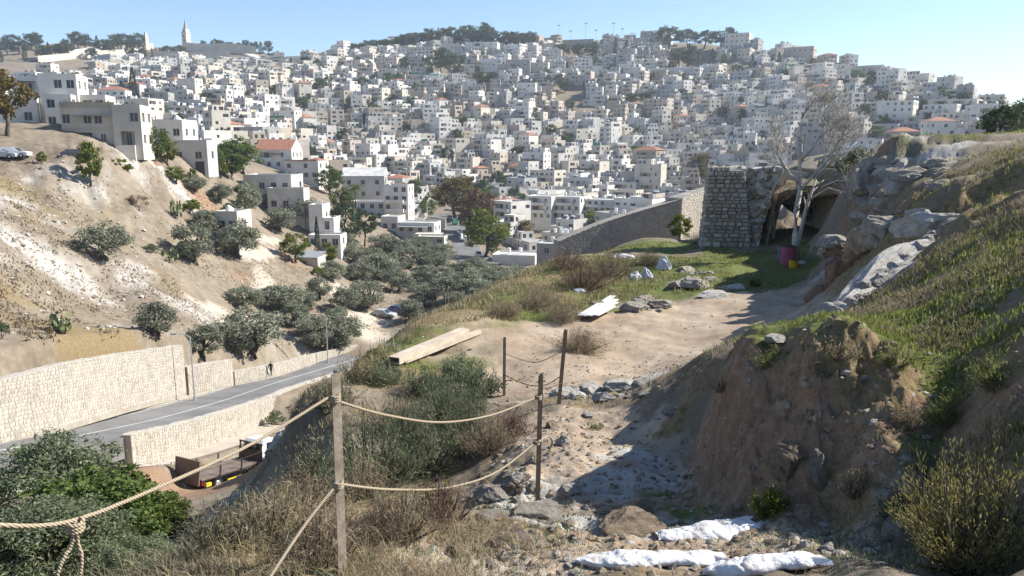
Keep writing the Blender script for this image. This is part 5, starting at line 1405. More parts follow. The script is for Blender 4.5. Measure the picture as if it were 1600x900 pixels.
for k, x, y, w_, h_, lb, r_ in [
    ('broad', 380, 272, 62, 56, 'big green tree left of the red-roofed house', None), ('broad', 350, 262, 40, 40, 'green tree behind the grey block house', None), ('bright', 345, 278, 26, 26, 'bright yellow-green shrub tree below the grey block house', None), ('broad', 515, 305, 46, 46, 'green tree between villa and grey gabled house', None),
    ('broad', 535, 340, 40, 50, 'leafy tree left of the palm', None), ('palm', 557, 345, 34, 62, 'palm tree among dark trees by the tall narrow house', None), ('pine', 540, 385, 50, 70, 'dark tree behind the tin-roof hut', None), ('pine', 570, 385, 50, 62, 'dark rounded tree below the palm', None), ('bright', 462, 408, 46, 44, 'bright green fig tree behind the tin-roof hut', None), ('bright', 514, 415, 34, 38, 'yellow-green tree right of the tin-roof hut', None),
    ('autumn', 712, 350, 80, 80, 'big yellowing tree left over the street of cars', None), ('bright', 758, 404, 80, 80, 'big bright green tree right of the street', None), ('brown', 745, 376, 76, 84, 'brownish thinning tree behind the bright green one', None), ('autumn', 822, 384, 30, 44, 'small yellowing tree left of the apartment blocks', None), ('broad', 650, 312, 34, 34, 'green tree right of the tall narrow house', None), ('broad', 668, 345, 36, 40, 'grey-green tree by the beige awning shed', None),
    ('autumn', 1088, 288, 36, 50, 'yellow-brown tree behind the ruined stone tower', None), ('bright', 930, 362, 50, 34, 'bright shrub tree in front of the widest apartment block', None), ('broad', 1030, 306, 60, 24, 'dark green trees patch below the town, near the old wall', None), ('autumn', 12, 212, 70, 90, 'autumn-coloured tree at the picture edge by the modern house', None), ('bright', 30, 178, 34, 24, 'yellow-green tree on the modern house terrace', None),
    ('bright', 142, 288, 40, 60, 'tall bright green shrub tree on the rocky brow', None), ('broad', 242, 254, 42, 58, 'green tree beside the tan terrace house wing', None), ('broad', 330, 268, 44, 40, 'green tree right of the grey block house', None), ('broad', 362, 280, 50, 46, 'rounded green tree below the big one on the slope', None), ('bright', 275, 285, 34, 24, 'yellow-green bush under the grey block house', None), ('olive', 305, 300, 40, 26, 'grey-green bush on the reddish slope', None), ('bright', 262, 258, 34, 40, 'bright shrub left of the grey block house', None), ('bright', 66, 256, 16, 18, 'small bright bush on the rocky brow', None), ('autumn', 290, 220, 24, 24, 'yellowing tree behind the low white house', None), ('broad', 250, 190, 30, 26, 'green tree behind the low white house roof', None),
    ('cypress', 211, 172, 14, 58, 'tall slender cypress left, beyond the tan terrace house', None), ('cypress', 193, 168, 12, 36, 'shorter cypress beside the tall slender one', None), ('cypress', 497, 402, 10, 64, 'thin dark cypress in front of the stepped white house', None), ('pine', 122, 152, 24, 36, 'dark tree clump behind the white modern house', None), ('pine', 500, 148, 20, 26, 'dark conifer, right one of a pair on the slope', None), ('cypress', 492, 148, 10, 18, 'dark conifer, left one of a pair on the slope', None),
    ('pine', 568, 145, 30, 24, 'dark round tree amid houses under the wood', None), ('pine', 690, 118, 36, 44, 'tallest of the dark trees in the midslope clump', None), ('pine', 708, 122, 28, 36, 'right tree of the midslope dark clump', None), ('pine', 672, 110, 26, 22, 'left low tree of the midslope dark clump', None), ('pine', 752, 138, 34, 26, 'dark tree below the white school-like building', None), ('pine', 772, 138, 26, 24, 'dark tree right of its twin below the school-like building', None), ('pine', 632, 112, 16, 24, 'dark tree left of the rocky scrub below the wood', None),
    ('pine', 880, 90, 34, 22, 'dark tree under the left masts', None), ('pine', 905, 92, 28, 22, 'dark tree under the middle masts', None), ('pine', 925, 92, 26, 26, 'dark tree under the right masts', None), ('cypress', 962, 86, 9, 26, 'cypress in front of the long grey block', None), ('cypress', 978, 98, 10, 34, 'broader cypress right of the other before the grey block', None), ('pine', 1045, 78, 44, 36, 'broad hilltop pine, left of the crown on the skyline', None), ('pine', 1075, 74, 40, 28, 'hilltop pine in the middle of the skyline crown', None), ('pine', 1100, 76, 36, 26, 'low hilltop pine left of the cream apartment building', None), ('pine', 1130, 80, 50, 34, 'dense hilltop pine beside the cream apartment building', None),
    ('pine', 1060, 108, 38, 32, 'dark tree over the long retaining building, left', None), ('pine', 1082, 110, 32, 36, 'dark tree over the long retaining building, right', None), ('cypress', 1112, 108, 9, 30, 'cypress at the right end of the retaining building', None), ('cypress', 1076, 104, 9, 34, 'cypress between the two dark trees', None), ('pine', 1150, 118, 22, 16, 'dark bush tree right of the cypress clump', None), ('cypress', 1175, 112, 8, 24, 'cypress left of the pinkish building', None), ('cypress', 1216, 112, 9, 28, 'dark cypress right of the pinkish building front', None), ('cypress', 1206, 114, 9, 24, 'dark cypress beside the taller one by the pinkish building', None), ('cypress', 1278, 104, 6, 28, 'thin cypress on the falling skyline', None),
    ('pine', 1345, 134, 26, 18, 'dark tree grove on the right shoulder, left', None), ('pine', 1358, 136, 18, 14, 'dark tree on the right shoulder, right of the grove', None), ('pine', 1492, 148, 20, 20, 'dark tree on the skyline above the right blocks', None), ('broad', 1455, 218, 44, 22, 'dark green low tree below the right apartment blocks', None), ('broad', 1440, 214, 30, 16, 'green bush tree left of the low dark one', None), ('pine', 1010, 165, 30, 22, 'dark thicket tree, left, on the middle right slope', None), ('pine', 985, 165, 30, 20, 'dark thicket tree, centre, on the middle right slope', None), ('pine', 955, 172, 26, 18, 'dark thicket tree beside the rocky scar', None), ('broad', 840, 275, 26, 20, 'green tree in the lower town above the apartment blocks', None), ('broad', 800, 320, 30, 16, 'green tree in front of the leftmost apartment block', None)]:
    tree(k, x, y, w_, h_, lb, None, 100)
# trees by the green bank on the right, over the cave, by the old wall
tree('pine', 1562, 212, 62, 60, 'dark bushy tree on the green bank', None, r=62)
tree('pine', 1600, 205, 70, 66, 'dark bushy tree on the green bank at the picture edge', None, r=66)
tree('olive', 1316, 268, 66, 80, 'olive-green tree growing over the cave mound', None, r=50)
tree('bright', 1068, 350, 40, 44, 'bright green fig bush growing by the old wall corner', None, r=51.5)
# the ridge woods: single trees one can tell apart
RW = [(0, 'left'),]
for i, x in enumerate(range(543, 832, 11)):
    y = np.interp(x, [543, 620, 740, 830], [82, 74, 70, 72]) + trnd.uniform(-2, 3)
    h_ = np.interp(x, [543, 600, 650, 740, 800, 832], [16, 16, 24, 30, 28, 26]) * trnd.uniform(.8, 1.15)
    tree('pine', x + trnd.uniform(-4, 4), y + 5, trnd.uniform(30, 44), h_ * 1.1, f'{["first","second","third","fourth","fifth","sixth","seventh","eighth","ninth","tenth","eleventh","twelfth","thirteenth","fourteenth","fifteenth","sixteenth","seventeenth","eighteenth","nineteenth","twentieth","twenty-first","twenty-second","twenty-third","twenty-fourth","twenty-fifth","twenty-sixth","twenty-seventh","twenty-eighth"][i]} pine from the left in the ridge wood', 'pines of the ridge wood', 500)
ORD = ["first", "second", "third", "fourth", "fifth", "sixth", "seventh", "eighth", "ninth", "tenth", "eleventh", "twelfth", "thirteenth", "fourteenth", "fifteenth", "sixteenth", "seventeenth", "eighteenth", "nineteenth", "twentieth", "twenty-first", "twenty-second", "twenty-third", "twenty-fourth", "twenty-fifth", "twenty-sixth", "twenty-seventh", "twenty-eighth"]
for i in range(24):
    x = 2 + i * 9.4
    y = 74 + trnd.uniform(-3, 18) * (1 if x < 180 else .4) + (6 if x < 20 else 0)
    tree('pine' if i % 4 else 'cypress', x, y + 4, trnd.uniform(18, 30) if i % 4 else 7, trnd.uniform(15, 25), f'{ORD[i]} dark tree from the left on the left hilltop', 'trees of the left hilltop', 500)
for i, (x, w_, h_) in enumerate([(318, 10, 12), (336, 14, 16), (345, 16, 14), (358, 18, 14), (372, 16, 14), (384, 16, 18), (397, 16, 18), (408, 8, 18), (419, 18, 20), (432, 10, 16), (440, 12, 16), (450, 10, 15), (460, 10, 14), (474, 8, 12)]):
    tree('pine' if i not in (7, 9, 11, 13) else 'cypress', x, np.interp(x, [318, 420, 474], [72, 82, 90]) + 4, w_, h_, f'{ORD[i]} umbrella tree from the bell tower along the skyline', 'skyline trees right of the bell tower', 500)
for i, (x, y, k, w_, h_) in enumerate([(262, 90, 'pine', 18, 16), (272, 94, 'pine', 12, 12), (238, 88, 'cypress', 4, 12), (244, 88, 'cypress', 4, 11), (250, 88, 'cypress', 4, 12), (280, 92, 'pine', 20, 20), (222, 96, 'pine', 22, 18), (204, 92, 'pine', 18, 16), (178, 104, 'pine', 14, 16), (425, 96, 'pine', 24, 12), (360, 108, 'pine', 16, 12)]):
    tree(k, x, y, w_, h_, f'{ORD[i]} dark tree from the left among the cemetery terraces', 'trees among the cemetery terraces', 450)
# trees squeezed between the town houses
hx = np.array([h['x'] for h in houses]); hy = np.array([h['y'] for h in houses])
cnt = 0; tries = 0
KIND_WORD = {'cypress': 'slim dark cypress', 'pine': 'dark round tree', 'broad': 'small green tree', 'autumn': 'small yellowing tree'}
seen_l = {}
while cnt < 300 and tries < 30000:
    tries += 1
    r_ = math.sqrt(trnd.uniform(265 ** 2, 720 ** 2)); a_ = R(trnd.uniform(-30, 32))
    x, y = r_ * math.sin(a_), r_ * math.cos(a_)
    if (((hx - x) ** 2 + (hy - y) ** 2).min()) < 4.6 ** 2: continue
    px_, py_, _f = project((x, y, g1(x, y)))
    if px_ < 250 or (px_ < 560 and r_ < 290) or (px_ > 1150 and r_ < 420) or (px_ > 1000 and r_ < 340): continue
    kd = trnd.choices(['cypress', 'pine', 'broad', 'autumn'], [2, 5, 4, 1])[0]
    hm = trnd.uniform(6, 11)
    lb = f'{KIND_WORD[kd]} among houses {place_words(px_, py_)}'.replace('well above', 'above').replace('well below', 'below')
    seen_l[lb] = seen_l.get(lb, 0) + 1
    if seen_l[lb] > 1:
        lb = f'{["", "", "second", "third", "fourth", "fifth", "sixth"][min(6, seen_l[lb])]} {lb}'
    lb = ' '.join(lb.replace('just ', '').split()[:16]) if len(lb.split()) > 16 else lb
    tree(kd, px_, py_, (2.2 if kd == 'cypress' else trnd.uniform(6, 10)) / r_ * FPX, hm / r_ * FPX, lb, 'trees between the town houses', r=r_)
    cnt += 1
# shrubs and cactus on the left slope
for k, x, y, w_, h_, lb in [('dryshrub', 217, 328, 36, 28, 'dark dry shrub on the slope below the grey block house'), ('cactus', 90, 520, 44, 24, 'pale cactus clump above the tall stone wall'), ('cactus', 268, 408, 34, 20, 'cactus clump left of the olive by the stone hut'), ('greenshrub', 298, 335, 40, 26, 'bright green shrub above the stone hut porch'), ('cactus', 275, 338, 24, 20, 'yellowing cactus left of the bright shrub by the hut'), ('shrub', 237, 392, 26, 12, 'low grey shrub between the lone olive and the hut'),
                              ('shrub', 5, 530, 28, 26, 'grey shrub cut by the picture edge above the wall'), ('greenshrub', 498, 432, 22, 20, 'small green shrub at the tin-roof hut corner'), ('dryshrub', 600, 498, 26, 12, 'dry shrub beside the parked silver car'), ('greenshrub', 200, 268, 20, 14, 'grey-green shrub under the tan terrace house'), ('greenshrub', 185, 255, 26, 10, 'brownish bush at the foot of the tan terrace house'), ('greenshrub', 302, 282, 14, 20, 'cactus-like green shrub below the grey block house'), ('shrub', 360, 345, 34, 30, 'grey-green bush left of the villa'), ('shrub', 430, 665, 36, 28, 'round greyish dry bush beside the truck cab')]:
    tree(k, x, y, w_, h_, lb, None, 40)
# ------------------------------------------------------------------ rocks
def ico(sub):
    bm = bmesh.new(); bmesh.ops.create_icosphere(bm, subdivisions=sub, radius=1.0)
    V = np.array([v.co[:] for v in bm.verts]); F = np.array([[v.index for v in f.verts] for f in bm.faces]); bm.free()
    return V, F
ICO2, ICO3 = ico(2), ico(4)
def n3(P, wl, seed):
    return fbm(P[:, 0] + P[:, 2] * .7, P[:, 1] - P[:, 2] * .6 + 9.1, wl, 4, seed, .55) * .6 + fbm(P[:, 2] + 3.3, P[:, 0] * .8 + P[:, 1] * .5, wl, 3, seed + 5, .55) * .6
def rock_verts(seed, base=None, rough=.2, cuts=14):
    V = (base or ICO3)[0].copy()
    g = np.random.default_rng(seed)
    for _ in range(cuts):                       # planar breaks
        n = g.normal(size=3); n /= np.linalg.norm(n); d = g.uniform(.5, .82)
        t = V @ n - d; V -= np.where(t > 0, t, 0)[:, None] * n * .97
    V *= (1 + rough * .8 * n3(V * 1.0, .8, seed) + .16 * n3(V, .3, seed + 9) + .09 * n3(V, .11, seed + 4))[:, None]
    return V
def rockmat(name, c1, c2, c3, sc=3.0):
    m = bpy.data.materials.new(name); m.use_nodes = True
    n = m.node_tree.nodes; l = m.node_tree.links; b = n['Principled BSDF']; b.inputs['Roughness'].default_value = .95; b.inputs['Specular IOR Level'].default_value = .15
    tc = n.new('ShaderNodeTexCoord')
    def nz(s_, d, ro=.65):
        t = n.new('ShaderNodeTexNoise'); t.inputs['Scale'].default_value = s_; t.inputs['Detail'].default_value = d; t.inputs['Roughness'].default_value = ro; l.new(tc.outputs['Object'], t.inputs['Vector']); return t.outputs[0]
    a, f = nz(sc, 9, .7), nz(sc * 9, 5, .7)
    rp = n.new('ShaderNodeValToRGB'); cr = rp.color_ramp; cr.elements[0].position = .34; cr.elements[0].color = (*c3, 1); cr.elements[1].position = .66; cr.elements[1].color = (*c1, 1); e = cr.elements.new(.48); e.color = (*c2, 1)
    l.new(a, rp.inputs[0])
    rp2 = n.new('ShaderNodeValToRGB'); rp2.color_ramp.elements[0].position = .38; rp2.color_ramp.elements[0].color = (.55, .53, .5, 1); rp2.color_ramp.elements[1].position = .55; rp2.color_ramp.elements[1].color = (1, 1, 1, 1); l.new(f, rp2.inputs[0])
    mx = n.new('ShaderNodeMix'); mx.data_type = 'RGBA'; mx.blend_type = 'MULTIPLY'; mx.inputs[0].default_value = .8; l.new(rp.outputs[0], mx.inputs[6]); l.new(rp2.outputs[0], mx.inputs[7]); l.new(mx.outputs[2], b.inputs['Base Color'])
    ad = n.new('ShaderNodeMath'); ad.operation = 'MULTIPLY_ADD'; ad.inputs[1].default_value = .35; l.new(f, ad.inputs[0]); l.new(a, ad.inputs[2])
    bp = n.new('ShaderNodeBump'); bp.inputs['Strength'].default_value = .9; bp.inputs['Distance'].default_value = .12; l.new(ad.outputs[0], bp.inputs['Height']); l.new(bp.outputs[0], b.inputs['Normal'])
    return m
rockm = rockmat('weathered_limestone', (.47, .43, .37), (.36, .325, .275), (.17, .15, .125))
rockw = rockmat('white_limestone', (.60, .575, .53), (.50, .475, .43), (.28, .255, .225))
rockt = rockmat('tan_rock', (.42, .34, .25), (.33, .26, .185), (.19, .14, .095))
rockb = rockmat('brown_conglomerate', (.33, .245, .17), (.24, .165, .11), (.12, .08, .052), 4.5)
ROCKM = []
for i in range(7): ROCKM.append(rock_verts(100 + i, None, .16 + .03 * (i % 3)))
_rk_mesh = {}
def rock(px, py, wpx, hpx, label, m=None, depth=1.0, r=None, sink=.3, rot=None, var=None, group=None, tilt=0.0, name='rock', dz=0):
    m = m or rockm
    p = hit(px, py) if r is None else pix(px, py, r)
    k = math.hypot(p.x, p.y) / FPX * 1.02
    v = (int(px * 13 + py * 7) % 7) if var is None else var
    key = (v, m.name)
    if key not in _rk_mesh: _rk_mesh[key] = mesh_np('rock', ROCKM[v], ICO3[1], [m], smooth=False)
    w_, h_ = wpx * k / 1.75, hpx * k / 1.6
    o = obj(name, _rk_mesh[key], None, (p.x, p.y, p.z + h_ * (1 - sink * 2) * .8 + dz), label=label, category='rock')
    o.scale = (w_, w_ * depth, h_)
    o.rotation_euler = (tilt * .3, tilt, ((px * 1.7) % 6.28) * (0 if rot is not None else .12) + (rot or 0))
    if group: o['group'] = group
    return o
for a in [(715, 862, 32, 28, 'round tan loose stone on the dusty ground below the ropes', rockt), (1408, 838, 76, 40, 'grey boulder in deep shade at the bank foot', rockm), (1385, 782, 36, 26, 'pale stone lodged in the shaded bank', rockw), (1228, 730, 52, 62, 'brown boulder embedded in the earth bank, left', rockt), (1272, 752, 36, 62, 'pale boulder beside the brown one in the earth bank', rockm),
          (1292, 862, 24, 18, 'small white stone right of the white bags', rockw), (1180, 818, 30, 14, 'flat stone in front of the upper white bag', rockt), (832, 806, 92, 28, 'flat pale rock at the foot of the black post', rockm), (770, 782, 70, 36, 'pale broken rock at the hollow edge', rockm), (880, 694, 24, 20, 'pale loose stone right of the black post', rockw), (862, 668, 26, 20, 'stone beneath the rope end by the black post', rockt), (892, 772, 40, 26, 'pale stone on the rubble beside the path', rockw),
          (985, 826, 128, 40, 'broad flat tan rock step above the white bags', rockt), (1010, 794, 40, 20, 'tan stone at the edge of the shaded path', rockt), (1300, 494, 54, 22, 'white stone at the lower end of the white slab', rockw), (1212, 532, 44, 16, 'white stone at the grassy bank edge', rockw), (1050, 648, 34, 20, 'grey stone in the shaded path corner', rockm), (760, 812, 44, 20, 'low pale stone left of the black post foot', rockm),
          (920, 650, 20, 9, 'thin pale stone on the sunny path', rockw), (650, 836, 26, 10, 'small pale stone in dry grass', rockm), (815, 850, 50, 16, 'low tan ledge left of the lower bag', rockt), (1480, 868, 30, 14, 'dark stone at the shrub foot', rockm), (1345, 858, 40, 18, 'grey flat stone in gravel right of the bags', rockm)]:
    rock(*a)
def rock_between(A, B, wd, th, label, m, var, up=Vector((0, 0, 1)), name='rock'):
    d = B - A; L = d.length; X = d.normalized(); Z = (up - X * up.dot(X)).normalized(); Y = Z.cross(X)
    key = (var, m.name)
    if key not in _rk_mesh: _rk_mesh[key] = mesh_np('rock', ROCKM[var], ICO3[1], [m])
    o = obj(name, _rk_mesh[key], None, (A + B) / 2, label=label, category='rock')
    o.rotation_mode = 'QUATERNION'; o.rotation_quaternion = Matrix((X, Y, Z)).transposed().to_quaternion(); o.scale = (L / 1.5, wd / 1.6, th)
    return o
nup = Vector((-.62, -.35, .7)).normalized()
rock_between(pix(1312, 484, 12.7), pix(1455, 376, 16.6), 1.25, .34, 'long smooth white bedrock slab tilted along the bank', rockw, 2, nup, 'bedrock_slab')
rock_between(pix(1326, 470, 13.4), pix(1398, 412, 15.6), .6, .3, 'lower grey step of the white bedrock slab', rockw, 4, nup, 'bedrock_slab')
rock_between(pix(1270, 508, 11.6), pix(1325, 486, 12.6), .5, .2, 'low white stone continuing the slab downhill', rockw, 0, nup, 'bedrock_slab')
rock_between(pix(1385, 448, 13.2), pix(1452, 398, 15.2), .5, .24, 'broken white ledge on the grassy side of the slab', rockw, 5, nup, 'bedrock_slab')
rock_between(pix(1404, 362, 18.0), pix(1482, 348, 17.0), .8, .40, 'squarish white rock ledge above the slab', rockw, 1, Vector((-.2, -.2, 1)), 'bedrock_ledge')
rock_between(pix(1470, 358, 17.0), pix(1546, 343, 15.6), .6, .24, 'thin grey overhanging ledge right of the squarish one', rockm, 3, Vector((-.2, -.1, 1)), 'bedrock_ledge')
rock_between(pix(1420, 338, 18.2), pix(1455, 332, 17.6), .4, .18, 'small white rock on top of the squarish ledge', rockw, 6, Vector((0, 0, 1)), 'bedrock_ledge')
for a in [(1310, 445, 58, 66, 'brown rounded boulder at the front of the rock mass', rockb), (1345, 400, 62, 70, 'brown boulder in the middle of the rock mass', rockt), (1290, 470, 50, 40, 'low brown boulder at the terrace side of the rock mass', rockb), (1375, 372, 56, 50, 'grey boulder at the top of the rock mass', rockm), (1330, 430, 50, 50, 'reddish boulder inside the rock mass', rockb), (1365, 420, 46, 60, 'tan boulder leaning against the white slab', rockt), (1395, 395, 44, 40, 'grey boulder between slab and rock mass top', rockm)]:
    rock(*a[:5], a[5], 1.1, r=23.2 - (a[0] - 1290) * .018)
for a in [(1352, 305, 50, 60, 'grey bedrock face right of the cave, lower', rockm, 31), (1378, 275, 70, 40, 'grey layered bedrock at the skyline right of the cave', rockm, 33), (1400, 300, 60, 36, 'grey bedrock ledge on the slope above the rock mass', rockm, 28.5), (1360, 340, 46, 40, 'dark bedrock step above the shaded grass', rockm, 29.8), (1425, 268, 60, 26, 'thin grey ledge under the green bank', rockm, 33), (1385, 330, 56, 30, 'grey bedrock rib above the boulders', rockm, 26.5)]:
    rock(*a[:5], a[5], 1.2, r=a[6], rot=-.4)
for a in [(1080, 446, 40, 20, 'grey outcrop rock, biggest, on the terrace grass', rockm), (1058, 448, 28, 16, 'grey outcrop rock left of the biggest', rockm), (1108, 440, 26, 12, 'grey outcrop rock right of the biggest', rockm), (1072, 424, 34, 14, 'thin grey outcrop slab behind the biggest', rockm), (990, 484, 40, 20, 'grey rock low in the terrace grass, left', rockm), (1028, 478, 40, 16, 'grey rock low in the terrace grass, right', rockm), (1005, 470, 30, 12, 'small grey rock between the two low ones', rockm), (1115, 462, 44, 12, 'flat pale rock at the dust edge', rockw), (1145, 452, 44, 9, 'flat pale rock strip by the green sprout', rockw),
          (885, 618, 50, 18, 'pale rock at the left end of the path-edge row', rockw), (925, 612, 50, 22, 'pale rock, second in the path-edge row', rockw), (965, 606, 56, 22, 'pale rock, third in the path-edge row', rockw), (1005, 604, 44, 16, 'pale rock at the right end of the path-edge row', rockm), (945, 626, 40, 22, 'pale rock in front of the path-edge row', rockw)]:
    rock(*a)
for a in [(450, 706, 56, 56, 'grey-white bedrock knob beside the truck cab', rockw, 18.2), (480, 690, 40, 40, 'grey bedrock right of the knob beside the truck', rockm, 17.2), (440, 738, 50, 70, 'shaded bedrock face below the knob', rockm, 17.6), (468, 660, 30, 30, 'small pale bedrock above the knob', rockm, 17)]:
    rock(*a[:5], a[5], 1.2, r=a[6])
def outcrop(label, region, n, lo, hi, mats_, seed, rfun=None, tilt=(.25, -.35), flat=.55, sink=.45, diag=None):
    rn = random.Random(seed)
    x0, y0, x1, y1 = region
    e = None
    for i in range(n):
        px, py = rn.uniform(x0, x1), rn.uniform(y0, y1)
        if diag is not None: py = diag(px) + rn.uniform(-15, 13)
        p = hit(px, py) if rfun is None else pix(px, py, rfun(px, py))
        if e is None: e = empty('bedrock_outcrop', p, 0, label=label, category='outcrop'); o0 = p.copy()
        k = math.hypot(p.x, p.y) / FPX; w_ = (lo + (hi - lo) * rn.random() ** 2) * k / 1.75
        m = rn.choice(mats_); v = rn.randrange(7); key = (v, m.name)
        if key not in _rk_mesh: _rk_mesh[key] = mesh_np('rock', ROCKM[v], ICO3[1], [m])
        o = obj('rock_piece', _rk_mesh[key], e, p - o0 + Vector((0, 0, w_ * flat * (1 - 2 * sink))))
        o.scale = (w_ * rn.uniform(.8, 1.5), w_ * rn.uniform(.7, 1.2), w_ * flat * rn.uniform(.6, 1.3)); o.rotation_euler = (tilt[0] + rn.uniform(-.25, .25), tilt[1] + rn.uniform(-.25, .25), rn.uniform(-.7, .7))
outcrop('layered grey bedrock outcrop at the skyline right of the cave', (1345, 248, 1425, 300), 26, 14, 40, [rockm, rockm, rockw], 1)
outcrop('grey bedrock steps between cave and boulder mass', (1338, 300, 1400, 350), 20, 14, 36, [rockm, rockm, rockt], 2)
outcrop('thin grey ledges on the slope below the green bank', (1400, 250, 1480, 290), 14, 12, 34, [rockm], 3)
outcrop('rough rock mass between the terrace and the white slab', (1290, 375, 1390, 470), 34, 16, 44, [rockb, rockt, rockm], 4, lambda x, y: 23.4 - (x - 1290) * .018)
outcrop('broken white rock edge along the slab', (1300, 375, 1460, 486), 34, 14, 40, [rockw], 5, lambda x, y: 12.0 + (484 - y) * .033, diag=lambda x: 484 - (x - 1312) * .755)
outcrop('jagged grey outcrop on the terrace grass', (1048, 426, 1110, 448), 18, 8, 18, [rockm, rockw], 6)
outcrop('low broken outcrop in the terrace grass', (985, 466, 1045, 486), 12, 9, 24, [rockm], 7)
outcrop('broken pale ledge along the far path edge', (880, 600, 1020, 622), 20, 12, 30, [rockw, rockm], 8)
outcrop('broken pale rubble bank below the black post', (750, 740, 830, 800), 26, 10, 34, [rockt, rockm, rockw], 9)
outcrop('broken stone line left of the lower bags', (740, 808, 900, 850), 18, 10, 40, [rockt, rockm], 10)
# loose stones and gravel: one mass nobody could count
def scatter_stones(name, pts, sizes, mats_w, mats, seed, label, cat):
    g = np.random.default_rng(seed)
    V0, F0 = ico(1)
    Vs, Fs, mi = [], [], []
    for i, (p, s) in enumerate(zip(pts, sizes)):
        V = V0 * (1 + .35 * g.normal(size=(len(V0), 1)) * .6) * np.array([g.uniform(.7, 1.3), g.uniform(.7, 1.3), g.uniform(.45, .85)]) * s
        a = g.uniform(0, 6.28); ca, sa = math.cos(a), math.sin(a)
        V = np.stack([V[:, 0] * ca - V[:, 1] * sa, V[:, 0] * sa + V[:, 1] * ca, V[:, 2]], 1) + p
        Fs.append(F0 + len(V0) * i); Vs.append(V); mi += [int(g.choice(len(mats), p=mats_w))] * len(F0)
    obj(name, mesh_np(name, np.vstack(Vs), np.vstack(Fs), mats, mi), kind='stuff', label=label, category=cat)
def sample_region(blobs, n, seed, rmin, rmax, amin=-38, amax=38, flat=None, avoid=None):
    g = np.random.default_rng(seed); X, Y = [], []
    tot = 0
    while tot < n:
        m = n * 6
        r_ = np.exp(g.uniform(math.log(rmin), math.log(rmax), m)); a_ = np.radians(g.uniform(amin, amax, m))
        x, y = r_ * np.sin(a_), r_ * np.cos(a_)
        k = g.uniform(0, 1, m) < mask(blobs, x, y)
        X.append(x[k]); Y.append(y[k]); tot += int(k.sum())
        if int(k.sum()) == 0: break
    x = np.concatenate(X)[:n]; y = np.concatenate(Y)[:n]
    z = gz(x, y)
    if flat is not None:
        e = .12; sl_2 = np.hypot(gz(x + e, y) - z, gz(x, y + e) - z) / e
        k = sl_2 < flat; x, y, z = x[k], y[k], z[k]
    if avoid is not None:
        k = mask(avoid, x, y) < .3; x, y, z = x[k], y[k], z[k]
    return np.stack([x, y, z], 1)
B_RUB = [blob(780, 760, .7, .9), blob(830, 720, .5, 1.2), blob(860, 680, .5, 1.0), blob(880, 800, .7, .5), blob(800, 820, .8, .3, 0, .6), blob(960, 820, .9, .25, 0, .7), blob(1280, 840, .8, .35), blob(1380, 870, .9, .35, 0, .8), blob(1230, 830, .4, .3), blob(1180, 690, .6, .8, 0, .35), blob(1330, 620, .8, .8, 0, .45), blob(1420, 720, .7, .6, 0, .4), blob(1000, 880, 1.2, .3, 0, .3), blob(940, 700, .9, 1.5, 0, .12), blob(930, 610, 1.5, .8, 0, .4), blob(1480, 850, .5, .3, 0, .6)]
P = np.vstack([sample_region(B_RUB, 3200, 5, 3.4, 16, flat=1.0), sample_region([blob(1280, 650, .9, 1.0), blob(1180, 680, .7, .9), blob(1380, 640, .9, .8), blob(1110, 680, .5, .8)], 500, 9, 5, 8), sample_region(B_PATH, 4500, 7, 3.4, 18, flat=1.0), sample_region(B_PATH, 1200, 8, 10, 28, flat=1.0)])
gs = np.random.default_rng(8)
scatter_stones('gravel', P, .006 + .034 * gs.random(len(P)) ** 6 * (1 + np.hypot(P[:, 0], P[:, 1]) * .02), [.6, .3, .10], [rockt, rockm, rockw], 6, 'loose stones and gravel scattered over the path and bank', 'gravel')
B_SL = [blob(60, 330, 16, 9, .5), blob(40, 390, 16, 9), blob(120, 430, 16, 6, 0, .5), blob(150, 300, 14, 8, 0, .4), blob(200, 460, 24, 8, 0, .12), blob(450, 430, 14, 14, 0, .2), blob(330, 470, 16, 10, 0, .15), blob(100, 540, 24, 8, 0, .1), blob(560, 470, 20, 25, 0, .1), blob(20, 440, 14, 8, 0, .4)]
P = sample_region(B_SL, 2300, 15, 58, 165, -38, 0); P = P[(poly_dist(P[:, 0], P[:, 1], ROAD)[0] > 6.5) & (poly_dist(P[:, 0], P[:, 1], LANE)[0] > 3.5)]
scatter_stones('rubble', P, .07 + .30 * gs.random(len(P)) ** 4, [.4, .25, .35], [rockm, rockw, rockt], 16, 'pale rubble and litter strewn over the bare left slope', 'rubble')
P = sample_region([blob(205, 765, 2, 2, 0, 1, 56), blob(240, 748, 5, 1.5, 0, .7, 57), blob(215, 752, 1.5, 1.5, 0, 1, 56)], 160, 25, 50, 62, -34, -20)
scatter_stones('litter', P, .06 + .16 * gs.random(len(P)) ** 2, [.7, .3], [rockw, rockm], 26, 'white rubbish scattered beside the lane near the truck', 'litter')

# ------------------------------------------------------------------ fence posts and ropes
iron = mat('rusty_angle_iron', (.30, .255, .205), .75, col2=(.17, .135, .105), vscale=14, bump=.2, bscale=60, metal=.15)
irond = mat('dark_post_steel', (.035, .032, .03), .6, col2=(.075, .058, .045), vscale=18, bump=.2, bscale=60)
ropem = bpy.data.materials.new('twisted_rope'); ropem.use_nodes = True
_rn = ropem.node_tree.nodes; _rl = ropem.node_tree.links
_rw = _rn.new('ShaderNodeTexWave'); _rw.inputs['Scale'].default_value = 40; _rw.inputs['Distortion'].default_value = 2.5; _rw.bands_direction = 'DIAGONAL'
_rt = _rn.new('ShaderNodeTexCoord'); _rl.new(_rt.outputs['Object'], _rw.inputs['Vector'])
_rr = _rn.new('ShaderNodeValToRGB'); _rr.color_ramp.elements[0].color = (.22, .175, .115, 1); _rr.color_ramp.elements[1].color = (.37, .305, .215, 1)
